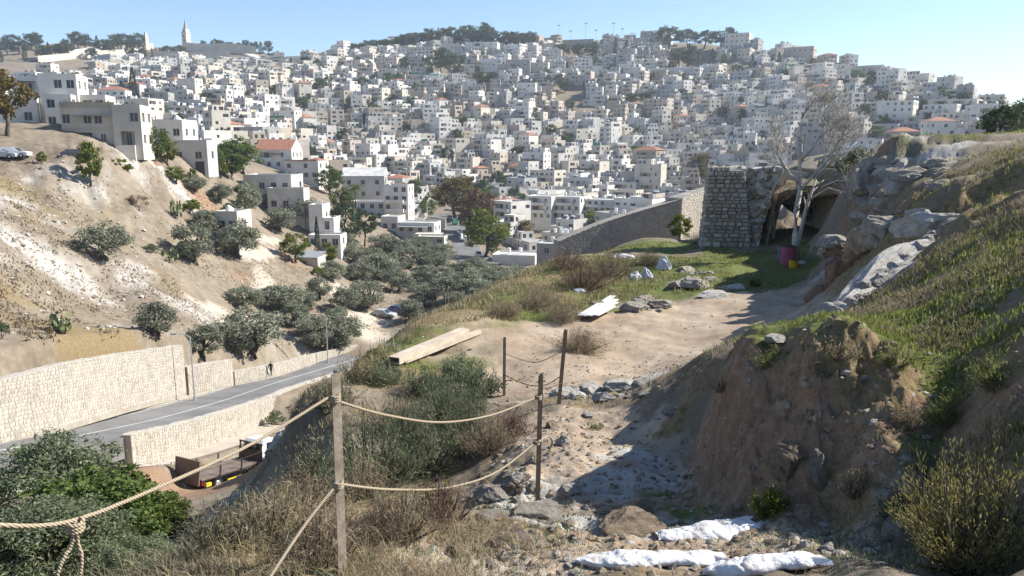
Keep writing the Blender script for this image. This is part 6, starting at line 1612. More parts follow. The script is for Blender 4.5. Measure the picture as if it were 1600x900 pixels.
_rl.new(_rw.outputs[0], _rr.inputs[0]); _rl.new(_rr.outputs[0], _rn['Principled BSDF'].inputs['Base Color']); _rn['Principled BSDF'].inputs['Roughness'].default_value = .9
_rb = _rn.new('ShaderNodeBump'); _rb.inputs['Strength'].default_value = .5; _rb.inputs['Distance'].default_value = .006; _rl.new(_rw.outputs[0], _rb.inputs['Height']); _rl.new(_rb.outputs[0], _rn['Principled BSDF'].inputs['Normal'])
def post(xt, yt, xb, yb, r, wpx, m, label, notch):
    T = pix(xt, yt, r); B = pix(xb, yb, r)
    B.z = min(B.z, g1(B.x, B.y)) - .15
    wd = wpx * r / FPX / 1.25
    e = empty('fence_post', B, 0, label=label, category='fence post', group='iron posts of the rope fence')
    d = T - B; q = d.to_track_quat('Z', 'Y'); L = d.length; e.rotation_mode = 'QUATERNION'; e.rotation_quaternion = q @ Matrix.Rotation(R(35), 3, 'Z').to_quaternion()
    t = .006
    b = MB(); b.box(-wd / 2, -wd / 2, 0, wd / 2, -wd / 2 + t, L); b.box(-wd / 2, -wd / 2 + t, 0, -wd / 2 + t, wd / 2, L - .002)
    obj('angle_bar', b.build('angle_bar', m), e)
    b = MB(); z = .25
    while z < L - .05:
        b.box(wd / 2 + .0005, -wd / 2 - .004, z, wd / 2 + .005, -wd / 2 + .009, z + .016); z += notch
    obj('notches', b.build('notches', irond), e, kind='stuff')
    return T, B
TA, BA = post(520, 581, 531, 905, 4.15, 21, iron, 'nearest rusty brown angle-iron post holding the ropes', .045)
TB, BB = post(843, 585, 837, 792, 6.6, 11, irond, 'black post on the rubble at the hollow edge', .05)
TC, BC = post(882, 515, 870, 634, 11.9, 9, irond, 'leaning black post at the far side of the path', .06)
TD, BD = post(787, 527, 786, 622, 14.6, 7, irond, 'thin dark post farthest back on the dusty ground', .07)
def rope(pts, rad, label, name='rope', m=None, wob=.0):
    P = catmull([pix(*p) for p in pts], 12)
    rn = random.Random(int(pts[0][0]))
    P = [p + Vector((0, 0, rn.uniform(-wob, wob))) for p in P]
    b = MB(); o0 = P[0].copy()
    b.tube([p - o0 for p in P], rad, 8)
    return obj(name, b.build('rope', m or ropem, True), None, o0, label=label, category='rope')
rope([(522, 625, 4.13), (600, 648, 4.6), (690, 660, 5.3), (770, 648, 6.0), (838, 621, 6.57)], .0085, 'upper rope sagging between the brown post and the black post')
rope([(527, 756, 4.13), (610, 765, 4.6), (700, 762, 5.3), (775, 738, 6.0), (836, 692, 6.57)], .0085, 'lower rope sagging between the brown post and the black post')
rope([(519, 617, 4.14), (400, 690, 3.75), (262, 755, 3.3), (115, 813, 2.95), (0, 821, 2.75), (-120, 806, 2.6)], .0082, 'thick upper rope running out to the lower left of the brown post', wob=.001)
rope([(527, 756, 4.13), (480, 815, 3.95), (425, 897, 3.7), (370, 985, 3.5)], .009, 'lower rope dropping to the bottom edge left of the brown post')
rope([(118, 816, 2.94), (112, 850, 2.95), (96, 880, 2.93), (82, 925, 2.92)], .007, 'longer frayed rope tail hanging from the thick rope', wob=.003)
rope([(119, 818, 2.94), (122, 848, 2.95), (128, 872, 2.93), (122, 925, 2.92)], .006, 'shorter frayed rope tail hanging from the thick rope', wob=.003)
rope([(787, 585, 14.6), (820, 600, 13.8), (850, 602, 12.8), (879, 586, 11.9)], .008, 'thin cord between the two farthest posts', 'cord', irond)
rope([(787, 552, 14.6), (835, 566, 13.2), (880, 548, 11.9)], .006, 'higher thin cord between the two farthest posts', 'cord', irond)
rope([(842, 604, 6.6), (858, 606, 8.5), (879, 598, 11.9)], .005, 'short cord from the black post back to the leaning post', 'cord', irond)
rope([(842, 690, 6.55), (856, 682, 6.8), (863, 690, 7.0), (858, 705, 7.0)], .01, 'rope end curled on the rubble by the black post', 'rope_end')
# knots round the posts
for (x, y, r, lb) in ((523, 622, 4.13, 'rope knot near the top of the brown post'), (528, 757, 4.13, 'rope knot half way down the brown post'), (841, 621, 6.57, 'rope knot near the top of the black post'), (838, 691, 6.57, 'rope knot half way down the black post'), (117, 822, 2.94, 'frayed knot on the thick rope')):
    c = pix(x, y, r); b = MB()
    for q in range(3):
        pts = [(.026 * math.cos(t), .026 * math.sin(t), (q - 1) * .013 + .004 * math.sin(t * 2)) for t in np.linspace(0, 6.28, 13)]
        b.tube(pts, .008, 6)
    obj('rope_knot', b.build('knot', ropem, True), None, c, label=lb, category='rope knot')

# ------------------------------------------------------------------ white sandbags
bagm = mat('white_woven_bag', (.60, .60, .605), .8, col2=(.42, .375, .32), vscale=4.5, bump=.5, bscale=40, detail=10)
for _n2 in bagm.node_tree.nodes:
    if _n2.type == 'VALTORGB': _n2.color_ramp.elements[0].position = .30; _n2.color_ramp.elements[1].position = .50
def sandbag(px, py, L, W, H, yaw, label, seed, bend=.0, sink=.35, fold=.5):
    g = np.random.default_rng(seed)
    nu, nv = 72, 40
    u = np.linspace(-1, 1, nu); th = np.linspace(0, 2 * math.pi, nv, endpoint=False)
    U, T_ = np.meshgrid(u, th, indexing='ij')
    prof = (1 - np.abs(U) ** 5.0) ** .5 * (1 + .10 * np.sin(U * 5 + seed)) 
    cx, sx = np.cos(T_), np.sin(T_)
    y = W / 2 * np.sign(cx) * np.abs(cx) ** .75 * np.maximum(prof, .45)
    z = H / 2 * np.sign(sx) * np.abs(sx) ** .8 * prof
    x = U * L / 2 + .02 * np.sin(T_ * 2)
    y = y + bend * (U ** 2 - .3)
    wr_ = fbm(x.ravel() * 1.0 + seed, y.ravel(), .11, 4, seed).reshape(x.shape) + .8 * fbm(x.ravel() * 2.2, y.ravel() * .6 + 3, .06, 2, seed + 3).reshape(x.shape)
    z = z + .009 * wr_ * prof + .014 * fbm((x * 1.0).ravel() + seed * 3, (y * .4).ravel(), .22, 2, seed + 8).reshape(x.shape)
    z = z - .016 * np.clip(1 - 5 * np.abs(fbm((x * 1.6 + y * .8).ravel() + seed, (y * .5 - x * .3).ravel(), .16, 2, seed + 6)), 0, 1).reshape(x.shape) * prof
    y = y + .02 * fbm((x * 1.0).ravel() + seed, (y * .2).ravel(), .25, 2, seed + 2).reshape(x.shape)
    V = np.stack([x, y, z], -1).reshape(-1, 3)
    i, j = np.meshgrid(np.arange(nu - 1), np.arange(nv), indexing='ij')
    F = np.stack([i * nv + j, (i + 1) * nv + j, (i + 1) * nv + (j + 1) % nv, i * nv + (j + 1) % nv], -1).reshape(-1, 4)
    caps = [np.arange(nv)[None, :], np.arange(nv)[::-1][None, :] + (nu - 1) * nv]
    p = hit(px, py)
    e = empty('sandbag', (p.x, p.y, p.z + H * (.5 - sink)), yaw, label=label, category='sandbag', group='white sandbags in the path')
    obj('bag', mesh_np('bag', V, [F] + caps, [bagm], smooth=True), e)
    # gathered mouth
    b = MB()
    for q in range(9):
        a = -1.2 + 2.4 * q / 8
        b.raw([(L / 2 - .02, W * .30 * a * .8, -.01), (L / 2 + .07, W * .36 * (a + .05), -.02 + .02 * math.sin(q * 2)), (L / 2 + .07, W * .36 * (a + .2), .0), (L / 2 - .02, W * .30 * (a + .15) * .8, .02)], [(0, 1, 2, 3)])
    obj('bag_mouth', b.build('bag_mouth', bagm), e)
    return e
sl = 0
e1 = sandbag(1008, 876, .86, .44, .085, -.10, 'flattened white sandbag in front, left of the bottom pair', 3, .05, .38)
e2 = sandbag(1185, 888, .58, .50, .10, -.16, 'plump white sandbag at the bottom edge, right of the front pair', 9, .03, .38)
e3 = sandbag(1118, 832, .82, .33, .09, .16, 'white sandbag lying behind, against the shaded bank foot', 14, .06, .38)
def slope_to(e):
    p = e.location; a = e.rotation_euler.z
    d = .3; ux, uy = math.cos(a), math.sin(a)
    z = gz([p.x + ux * d, p.x - ux * d, p.x - uy * d * .5, p.x + uy * d * .5], [p.y + uy * d, p.y - uy * d, p.y + ux * d * .5, p.y - ux * d * .5])
    e.rotation_euler = (math.atan2(z[2] - z[3], d), -math.atan2(z[0] - z[1], 2 * d), a)
for e in (e1, e2, e3): slope_to(e)

# ------------------------------------------------------------------ beams, panels, rubbish, barrels
beamm = mat('weathered_beam', (.50, .43, .345), .85, col2=(.38, .315, .245), vscale=3, bump=.2, bscale=30)
def beam(a, b, w_, h_, label, m, lift=.04, name='long_beam', cat='beam', group=None):
    A, B = hit(*a), hit(*b); A.z += lift; B.z += lift
    d = B - A; L = d.length
    e = obj(name, None, None, A, label=label, category=cat)
    if group: e['group'] = group
    e.rotation_mode = 'QUATERNION'; e.rotation_quaternion = d.to_track_quat('X', 'Z')
    m_ = MB(); t = .02
    m_.box(0, -w_ / 2, 0, L, w_ / 2, t); m_.box(0, -w_ / 2, t, L, -w_ / 2 + t, h_); m_.box(0, w_ / 2 - t, t, L, w_ / 2, h_); m_.box(.0, -w_ / 2 + t, h_ - t, L, w_ / 2 - t, h_ - .001)
    obj('channel', m_.build('channel', m), e)
    return e
beam((616, 571), (726, 524), .30, .16, 'thick pale hollow beam lying on the grassy knoll', beamm)
beam((632, 570), (750, 523), .12, .10, 'thinner pale beam lying beside the thick one', beamm)
whitep = mat('white_plastic_panel', (.70, .71, .72), .45, col2=(.58, .58, .58), vscale=3)
for i, (a, b, lb) in enumerate([((906, 499), (958, 467), 'uppermost white plastic strip, sticking out of the fan'), ((912, 501), (962, 474), 'second white plastic strip of the fan'), ((920, 502), (962, 480), 'third white plastic strip of the fan'), ((930, 503), (958, 488), 'lowest white plastic strip of the fan')]):
    beam(a, b, .20, .025, lb, whitep, .10 + .03 * i, 'plastic_strip', 'plastic strip', 'white plastic strips on the grass')
def crumple(px, py, wpx, hpx, label, m, seed, name='rubbish_bag', cat='bag', peak=1.0):
    p = hit(px, py); k = math.hypot(p.x, p.y) / FPX
    V = ICO3[0].copy(); V[:, 2] = np.where(V[:, 2] > 0, V[:, 2] * (1 + .5 * peak * np.maximum(0, 1 - np.hypot(V[:, 0], V[:, 1]) * 1.4)), V[:, 2] * .3)
    V *= (1 + .5 * n3(V, .5, seed))[:, None]
    o = obj(name, mesh_np(name, V, ICO3[1], [m]), None, p, label=label, category=cat); o.scale = (wpx * k / 2, wpx * k / 2 * .8, hpx * k / 1.4); return o
crumple(1037, 420, 24, 20, 'white rubbish bag with a peak on the terrace grass', bagm, 3)
bluerag = mat('bluish_cloth', (.30, .36, .50), .8, col2=(.5, .5, .52), vscale=8)
crumple(1010, 434, 20, 16, 'blue and white rag heap beside the brush pile', bluerag, 5, 'rag_heap', 'rags')
crumple(992, 436, 22, 12, 'low white rag heap at the brush pile edge', bagm, 7, 'rag_heap', 'rags')
crumple(975, 402, 34, 6, 'long white plastic sheet on top of the brush pile', bagm, 9, 'plastic_sheet', 'plastic sheet', .2)
crumple(905, 455, 22, 5, 'pale bluish plastic scrap below the reddish brush', bluerag, 12, 'plastic_scrap', 'plastic scrap', .2)
crumple(1252, 412, 14, 6, 'small white litter beside the bare tree foot', bagm, 13, 'litter_scrap', 'litter', .3)
crumple(935, 476, 26, 8, 'tan cardboard scrap behind the white slats', rockt, 14, 'cardboard_scrap', 'cardboard', .1)
def barrel(px, py, wpx, hpx, col, label, name, r=None, open_=True):
    p = hit(px, py); k = math.hypot(p.x, p.y) / FPX; rr_ = wpx * k / 2; h = hpx * k
    e = empty(name, p, 0, label=label, category=name.split('_')[-1])
    pm = mat(name + '_plastic', col, .55, col2=tuple(c * .7 for c in col), vscale=5)
    b = MB(); prof = [(0, .92), (.05, 1.0), (.30, 1.0), (.33, 1.05), (.36, 1.0), (.64, 1.0), (.67, 1.05), (.70, 1.0), (.95, 1.0), (1.0, .94)]
    n = 18
    for (z0, q0), (z1, q1) in zip(prof[:-1], prof[1:]): b.cyl((0, 0, z0 * h), (0, 0, z1 * h), rr_ * q0, rr_ * q1, n, 0, False)
    b.cyl((0, 0, -.02), (0, 0, .0), rr_ * .9, rr_ * .92, n)
    obj('body', b.build('body', pm, True), e)
    b = MB(); b.tube([(rr_ * .95 * math.cos(t), rr_ * .95 * math.sin(t), h) for t in np.linspace(0, 6.2832, 19)], .03, 6); obj('rim', b.build('rim', irond, True), e)
    b = MB(); b.cyl((0, 0, h * .86), (0, 0, h * .88), rr_ * .9, rr_ * .9, n); obj('contents', b.build('contents', irond), e)
barrel(1231, 414, 21, 28, (.36, .07, .13), 'maroon plastic barrel with black liner by the bare tree', 'rubbish_barrel')
barrel(1222, 409, 14, 24, (.12, .13, .20), 'dark blue barrel half behind the maroon one', 'rubbish_barrel')
barrel(1239, 418, 12, 12, (.75, .42, .02), 'yellow bucket in front of the maroon barrel', 'yellow_bucket')
crumple(1238, 407, 12, 10, 'white plastic bag stuffed on the yellow bucket', bagm, 17)
# ------------------------------------------------------------------ ruined tower of coursed stone (each stone a part)
ashlar = [mat('ruin_stone_a', (.48, .43, .36), .95, col2=(.33, .29, .235), vscale=4, bump=.7, bscale=14), mat('ruin_stone_b', (.57, .52, .44), .95, col2=(.42, .375, .31), vscale=4, bump=.7, bscale=14), mat('ruin_stone_c', (.38, .335, .275), .95, col2=(.26, .225, .18), vscale=4, bump=.7, bscale=14)]
ruin_core = mat('ruin_mortar', (.30, .265, .22), .95, col2=(.2, .175, .145), vscale=3, bump=.6, bscale=10)
def ruin_tower():
    r = 43.0; k = r / FPX
    base = pix(1133, 384, r); base.z = min(base.z, g1(base.x, base.y)) - .1
    az = math.atan2(base.x, base.y)
    e = empty('ruined_stone_tower', base, -az + .05, label='ruined tapering tower of coursed grey stone on the terrace', category='ruin')
    wb, wt, H, dep = 74 * k, 52 * k, 121 * k, 2.2
    shift = -.10
    def face(sx, z):   # half-width and centre at height z
        t = z / H; return (wb + (wt - wb) * t) / 2, shift * t
    c = MB()
    def ring(z, ins=.06):
        w_, cx = face(0, z); return [(cx - w_ + ins, ins, z), (cx + w_ - ins, ins, z), (cx + w_ - ins - .1, dep - ins, z), (cx - w_ + ins + .1, dep - ins, z)]
    a, b = ring(-.5), ring(H - .15)
    c.raw(a + b, [(0, 1, 5, 4), (1, 2, 6, 5), (2, 3, 7, 6), (3, 0, 4, 7), (4, 5, 6, 7)])
    obj('core', c.build('core', ruin_core), e)
    rn = random.Random(4)
    variants = []
    for i in range(6):
        m = MB(); rr2 = random.Random(40 + i)
        rough_stone(m, Vector((0, 0, 0)), Vector((1, 0, 0)), Vector((0, -1, 0)), 1, 1, 1.0, rr2, 0, .1)
        variants.append([m.build('ruin_stone', ashlar[q]) for q in range(3)])
    z = -.15; row = 0
    while z < H:
        h = rn.uniform(.14, .28) * (1.25 if z < 1.0 else 1)
        w_, cx = face(0, z + h / 2)
        x = cx - w_
        while x < cx + w_ - .08:
            sw = min(rn.uniform(.17, .5) * (1.3 if z < 1.0 else 1), cx + w_ - x)
            if cx + w_ - x - sw < .14: sw = cx + w_ - x
            if z + h > H - .1 and x > cx: break
            jag = .0
            o = obj('stone', variants[rn.randrange(6)][rn.choices([0, 1, 2], [5, 2, 3])[0]], e, (x + sw / 2, .05, z + h / 2))
            o.scale = (sw * rn.uniform(.9, 1.0), rn.uniform(.04, .17), h * rn.uniform(.86, 1.0)); o.rotation_euler = (0, rn.uniform(-.06, .06), 0)
            x += sw
        for side in (1, -1):
            y = .06
            while y < dep - .1:
                sw = min(rn.uniform(.35, .6), dep - y)
                if z < H - .3:
                    o = obj('stone', variants[rn.randrange(6)][rn.choices([0, 1, 2], [3, 5, 1])[0]], e, (cx + side * (w_ - .05), y + sw / 2, z + h / 2))
                    o.rotation_euler = (0, 0, math.pi / 2 * side); o.scale = (sw * .96, rn.uniform(.05, .16), h * .95)
                y += sw
        z += h; row += 1
    for i in range(7):
        o = obj('stone', variants[i % 6][1], e, (face(0, H)[1] - wt / 2 + .25 + i * .25, .5 + rn.random(), H - .05)); o.rotation_euler = (-math.pi / 2, 0, rn.random()); o.scale = (.4, .15, .4)
    return e
ruin_tower()
# ------------------------------------------------------------------ broken masonry and the cave vault right of the tower
rubblem = mat('rubble_masonry', (.60, .555, .48), .95, col2=(.22, .195, .165), vscale=2.4, bump=1.0, bscale=6, detail=9)
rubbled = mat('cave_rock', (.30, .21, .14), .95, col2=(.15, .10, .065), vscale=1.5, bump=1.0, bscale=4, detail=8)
def sheet(mb, P, Q, n, m=0, amp=.12, seed=1, steps=6):
    """rough sheet between two polylines of Vectors with equal length n"""
    rows = [[a.lerp(b, s / steps) for a, b in zip(P, Q)] for s in range(steps + 1)]
    fl = np.array([[v.x, v.y, v.z] for rw in rows for v in rw])
    d = amp * n3(fl * np.array([1, 1, 1]), .9, seed)
    e = amp * n3(fl + 7.7, .7, seed + 3)
    fl[:, 1] += d; fl[:, 2] += e * .7; fl[:, 0] += e * .6
    L = len(P)
    mb.raw([tuple(p) for p in fl], [(s * L + i, s * L + i + 1, (s + 1) * L + i + 1, (s + 1) * L + i) for s in range(steps) for i in range(L - 1)], m)
def poly_r(spec, n):
    pts = [pix(*p) for p in spec]; d = [0]
    for a, b in zip(pts[:-1], pts[1:]): d.append(d[-1] + (b - a).length)
    out = []
    for i in range(n):
        t = d[-1] * i / (n - 1); k = max(j for j in range(len(d)) if d[j] <= t + 1e-9); k = min(k, len(pts) - 2)
        out.append(pts[k].lerp(pts[k + 1], (t - d[k]) / (d[k + 1] - d[k])))
    return out
def masonry(name, left, right, back, label, m=rubblem, amp=.12, seed=1, parts=('face', 'top')):
    """a rough wall: front sheet between a left and a right outline, and a back shift in metres"""
    n = 26
    A, B = poly_r(left, n), poly_r(right, n)
    bk = Vector((.15, 1, 0)) * back
    e = empty(name, A[0], label=label, category='ruin')
    def loc(L): return [p - A[0] for p in L]
    b = MB(); sheet(b, loc(A), loc(B), n, 0, amp, seed, 12)
    obj('front_face', b.build('front_face', m, False), e)
    b = MB(); sheet(b, loc(B), loc([p + bk for p in B]), n, 0, amp * .7, seed, 4); sheet(b, loc([p + bk for p in A]), loc(A), n, 0, amp * .7, seed, 4)
    ta, tb = A[-1], B[-1]
    obj('broken_side', b.build('broken_side', m, False), e)
    b = MB(); T1 = [ta.lerp(tb, i / 12) for i in range(13)]; sheet(b, loc(T1), loc([p + bk for p in T1]), 13, 0, amp * .7, seed, 5)
    obj('wall_top', b.build('wall_top', m, False), e)
    if amp > .15:
        rn = random.Random(seed)
        for q_ in range(70):
            i_ = rn.randrange(n); c_ = A[i_].lerp(B[i_], rn.random()) - A[0]
            m_ = rn.choice([rockm, rockw, rockt]); v_ = rn.randrange(7); key = (v_, m_.name)
            if key not in _rk_mesh: _rk_mesh[key] = mesh_np('rock', ROCKM[v_], ICO3[1], [m_])
            o_ = obj('stone', _rk_mesh[key], e, c_); sc_ = rn.uniform(.10, .26); o_.scale = (sc_ * 1.3, sc_, sc_ * .8); o_.rotation_euler = (rn.random(), rn.random(), rn.random() * 6)
    b = MB(); sheet(b, loc([p + bk for p in B]), loc([p + bk for p in A]), n, 0, amp * .5, seed, 6); obj('rear_face', b.build('rear_face', m, False), e)
    return e
masonry('broken_masonry', [(1163, 392, 43.6), (1163, 330, 43.6), (1160, 285, 43.6), (1172, 264, 43.6)], [(1184, 392, 43.2), (1194, 345, 43.2), (1206, 305, 43.2), (1224, 262, 43.2)], 2.0, 'leaning mass of pale broken masonry right of the stone tower', amp=.22, seed=4)
masonry('thin_wall_stub', [(1203, 386, 44.5), (1206, 350, 44.5), (1214, 310, 44.5), (1226, 266, 44.5)], [(1209, 386, 44.5), (1213, 350, 44.5), (1222, 315, 44.5), (1232, 268, 44.5)], 1.2, 'thin leaning pale wall edge beside the dark gap', amp=.06, seed=9)
masonry('grey_wall_remnant', [(1222, 320, 46), (1224, 300, 46), (1228, 285, 46), (1232, 266, 46)], [(1312, 316, 46), (1310, 302, 46), (1306, 292, 46), (1302, 276, 46)], 1.0, 'grey plastered wall remnant above the cave behind the bare tree', mat('grey_plaster', (.40, .385, .36), .95, col2=(.28, .265, .24), vscale=2, bump=.5, bscale=8), .05, 12)
def cave():
    n = 40
    outer = poly_r([(1200, 392, 43), (1206, 340, 43), (1220, 300, 43), (1245, 290, 43), (1300, 284, 42), (1340, 270, 40.5), (1372, 320, 38), (1375, 392, 36)], n)
    inner = poly_r([(1196, 392, 43.2), (1206, 350, 43.2), (1216, 318, 43.2), (1240, 302, 43), (1268, 310, 43), (1300, 300, 42), (1326, 318, 41), (1340, 350, 40.6), (1346, 392, 40)], n)
    off = outer[0].copy()
    e = empty('cave_mouth', off, label='dark cave mouth under reddish rock behind the bare tree', category='cave')
    loc = lambda L: [p - off for p in L]
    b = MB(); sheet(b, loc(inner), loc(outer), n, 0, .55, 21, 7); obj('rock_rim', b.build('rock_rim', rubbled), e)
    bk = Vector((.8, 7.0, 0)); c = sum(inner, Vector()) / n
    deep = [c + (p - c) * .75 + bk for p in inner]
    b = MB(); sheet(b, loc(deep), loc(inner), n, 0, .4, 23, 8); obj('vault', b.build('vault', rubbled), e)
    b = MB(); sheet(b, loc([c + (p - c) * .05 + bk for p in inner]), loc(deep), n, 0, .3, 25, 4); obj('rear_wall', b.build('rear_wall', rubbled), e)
    up = [p + Vector((.5, 9, .15)) for i, p in enumerate(outer)]
    b = MB(); sheet(b, loc(outer), loc(up), n, 0, .4, 27, 8); obj('mound_roof', b.build('mound_roof', mat('mound_soil', (.24, .185, .12), .95, col2=(.14, .11, .06), vscale=1.2, bump=.8, bscale=6)), e)
cave()
# ------------------------------------------------------------------ old sloping wall behind the terrace
oldw = [mat('old_wall_shade_stone_a', (.33, .305, .27), .95, col2=(.23, .21, .185), vscale=3, bump=.5, bscale=8), mat('old_wall_shade_stone_b', (.38, .35, .31), .95, col2=(.27, .25, .215), vscale=3, bump=.5, bscale=8), mat('old_wall_shade_stone_c', (.30, .277, .245), .95, col2=(.21, .19, .165), vscale=3, bump=.5, bscale=8)]  # stone coloured darker for the wall's shaded run; shade is in the colour
L, T = wall_pts([(873, 377, 52, 425), (910, 361, 52.6, 415), (950, 345, 53.3, 408), (1000, 329, 54, 392), (1062, 311, 55, 382)], 2.0)
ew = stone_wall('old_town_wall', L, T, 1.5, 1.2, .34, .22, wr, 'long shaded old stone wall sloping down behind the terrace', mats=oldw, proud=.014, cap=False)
q = pix(893, 409, 52.0); b = MB(); b.box(-.25, -.14, -.35, .25, -.08, .35); o = obj('red_panel', b.build('red_panel', mat('red_paint', (.25, .03, .03), .6)), ew); o.location = q - ew.location
L, T = wall_pts([(1063, 311, 55.1, 375), (1090, 302, 59, 365), (1118, 293, 63, 355)], 2.0)
stone_wall('old_town_wall', L, T, 1.5, 1.0, .34, .22, wr, 'sunlit pale return of the old wall beside the ruined tower', proud=.03)  # same wall in paler stone: its sunlight is put into the colour
# ------------------------------------------------------------------ the bare tree
def bare_tree():
    p = hit(1243, 406); rn = random.Random(12)
    e = empty('bare_tree', p, 0, label='bare pale-barked tree with two trunks standing on the terrace grass', category='tree')
    k = math.hypot(p.x, p.y) / FPX
    def grow(b, pts, rads, depth, n=7):
        b.tube(pts, rads, n)
        if depth == 0: return
        for q in range(7 if depth > 1 else 6):
            t = rn.uniform(.35, 1.0); i = min(int(t * (len(pts) - 1)), len(pts) - 2)
            a = Vector(pts[i]).lerp(Vector(pts[i + 1]), t * (len(pts) - 1) - i); r0 = rads[i] * .6
            d = (Vector(pts[i + 1]) - Vector(pts[i])).normalized()
            d = (d + Vector((rn.uniform(-.9, .9), rn.uniform(-.9, .9), rn.uniform(-.1, .7)))).normalized()
            L = rn.uniform(.6, 1.3) * (1.0 if depth > 2 else .75 if depth > 1 else .45)
            P = [a]
            for s in range(3):
                d = (d + Vector((rn.uniform(-.3, .3), rn.uniform(-.3, .3), rn.uniform(-.15, .25)))).normalized(); P.append(P[-1] + d * L / 3)
            grow(b, P, [max(.008, r0 * q) for q in (1, .75, .55, .3)], depth - 1, 4)
    def px_(x, y, dy=0): return Vector(((x - 1243) * k, dy, (406 - y) * k))
    main = [('trunk', [(1243, 410, 0), (1240, 370, 0), (1240, 335, .05), (1243, 305, .05), (1241, 270, .1), (1239, 235, .1), (1240, 195, .1)], [.17, .15, .14, .12, .10, .07, .03], 2),
            ('trunk', [(1246, 410, .2), (1250, 370, .25), (1256, 335, .3), (1262, 312, .3), (1270, 290, .4)], [.12, .10, .09, .07, .04], 1),
            ('branch', [(1243, 305, .05), (1256, 285, -.2), (1275, 260, -.3), (1292, 232, -.3), (1300, 215, -.3)], [.09, .075, .06, .04, .02], 2),
            ('branch', [(1243, 302, .05), (1262, 286, .3), (1288, 268, .5), (1310, 252, .6), (1328, 235, .6)], [.08, .065, .05, .035, .02], 2),
            ('branch', [(1241, 295, .05), (1228, 280, .2), (1216, 262, .4), (1210, 240, .5)], [.08, .06, .045, .02], 2),
            ('branch', [(1258, 320, .3), (1278, 300, -.4), (1298, 306, -.6), (1316, 322, -.7), (1330, 328, -.7)], [.06, .05, .04, .03, .015], 2),
            ('branch', [(1275, 300, .2), (1298, 290, .1), (1320, 292, 0), (1336, 284, 0)], [.045, .04, .03, .015], 2),
            ('branch', [(1241, 262, .1), (1252, 245, -.3), (1262, 225, -.4), (1266, 205, -.4)], [.06, .05, .035, .018], 2)]
    for nm, pts, rads, dp in main:
        b = MB(); grow(b, [px_(*q) for q in pts], [q * .92 for q in rads], dp, 9 if nm == 'trunk' else 6) if nm == 'trunk' else grow(b, [px_(*q) for q in pts], [q * .92 for q in rads], 3, 6)
        obj(nm, b.build(nm, M['palebark'], True), e)
    g = np.random.default_rng(3)
    V, F = leaf_quads(np.array([[.15 + g.normal() * .3, 0, 3.2 + g.normal() * .12] for _ in range(14)]), .06, g, .6); obj('yellow_leaves', mesh_np('yellow_leaves', V, F, [M['autumn']]), e, kind='stuff')
bare_tree()
# ------------------------------------------------------------------ near bushes
def sprig_bush(name, label, px, py, wpx, hpx, m, n, leaf, asp, seed, r=None, stems=40, upw=.9, cat='bush', dens=.5, m2=None, group=None, tight=.035, wild=.0):
    """a bush of many fine sprigs rising from its foot and spreading outwards"""
    g = np.random.default_rng(seed); rn = random.Random(seed)
    p = hit(px, py) if r is None else at(px, r)
    k = math.hypot(p.x, p.y) / FPX; W_ = wpx * k / 2; H_ = hpx * k
    p.z = g1(p.x, p.y)
    e = empty(name, p, 0, label=label, category=cat)
    if group: e['group'] = group
    cen, dr = [], []
    b = MB()
    per = max(4, n // stems)
    for s in range(stems):
        a = rn.uniform(0, 6.283); q = rn.random() ** .6
        tip = Vector((math.cos(a) * q * W_ * rn.uniform(.75, 1.1), math.sin(a) * q * W_ * rn.uniform(.75, 1.1), H_ * (1 - .62 * q * q) * rn.uniform(.72 - wild * .6, 1.12 + wild * .3)))
        foot = Vector((tip.x * .25 + rn.uniform(-.1, .1) * W_, tip.y * .25 + rn.uniform(-.1, .1) * W_, -.05))
        mid = foot.lerp(tip, .5) + Vector((tip.x * .18, tip.y * .18, H_ * .06))
        b.tube([foot, mid, tip], [.010 * H_ + .003, .006 * H_ + .002, .001], 4)
        t = g.uniform(.12, 1, per)[:, None]
        A, B_, C_ = (np.array(v[:]) for v in (foot, mid, tip))
        pos = (1 - t) ** 2 * A + 2 * t * (1 - t) * B_ + t * t * C_
        d = (B_ - A) * (1 - t) + (C_ - B_) * t
        d = d / (np.linalg.norm(d, axis=1, keepdims=True) + 1e-6)
        pos = pos + g.normal(size=(per, 3)) * (leaf * .9 + tight * W_)
        cen.append(pos); dr.append(d * upw)
    obj('stems', b.build('stems', M['bark']), e)
    V, F = leaf_quads(np.vstack(cen), leaf, g, asp, dirs=np.vstack(dr))
    obj('foliage', mesh_np('foliage', V, F, [m]), e)
    return e
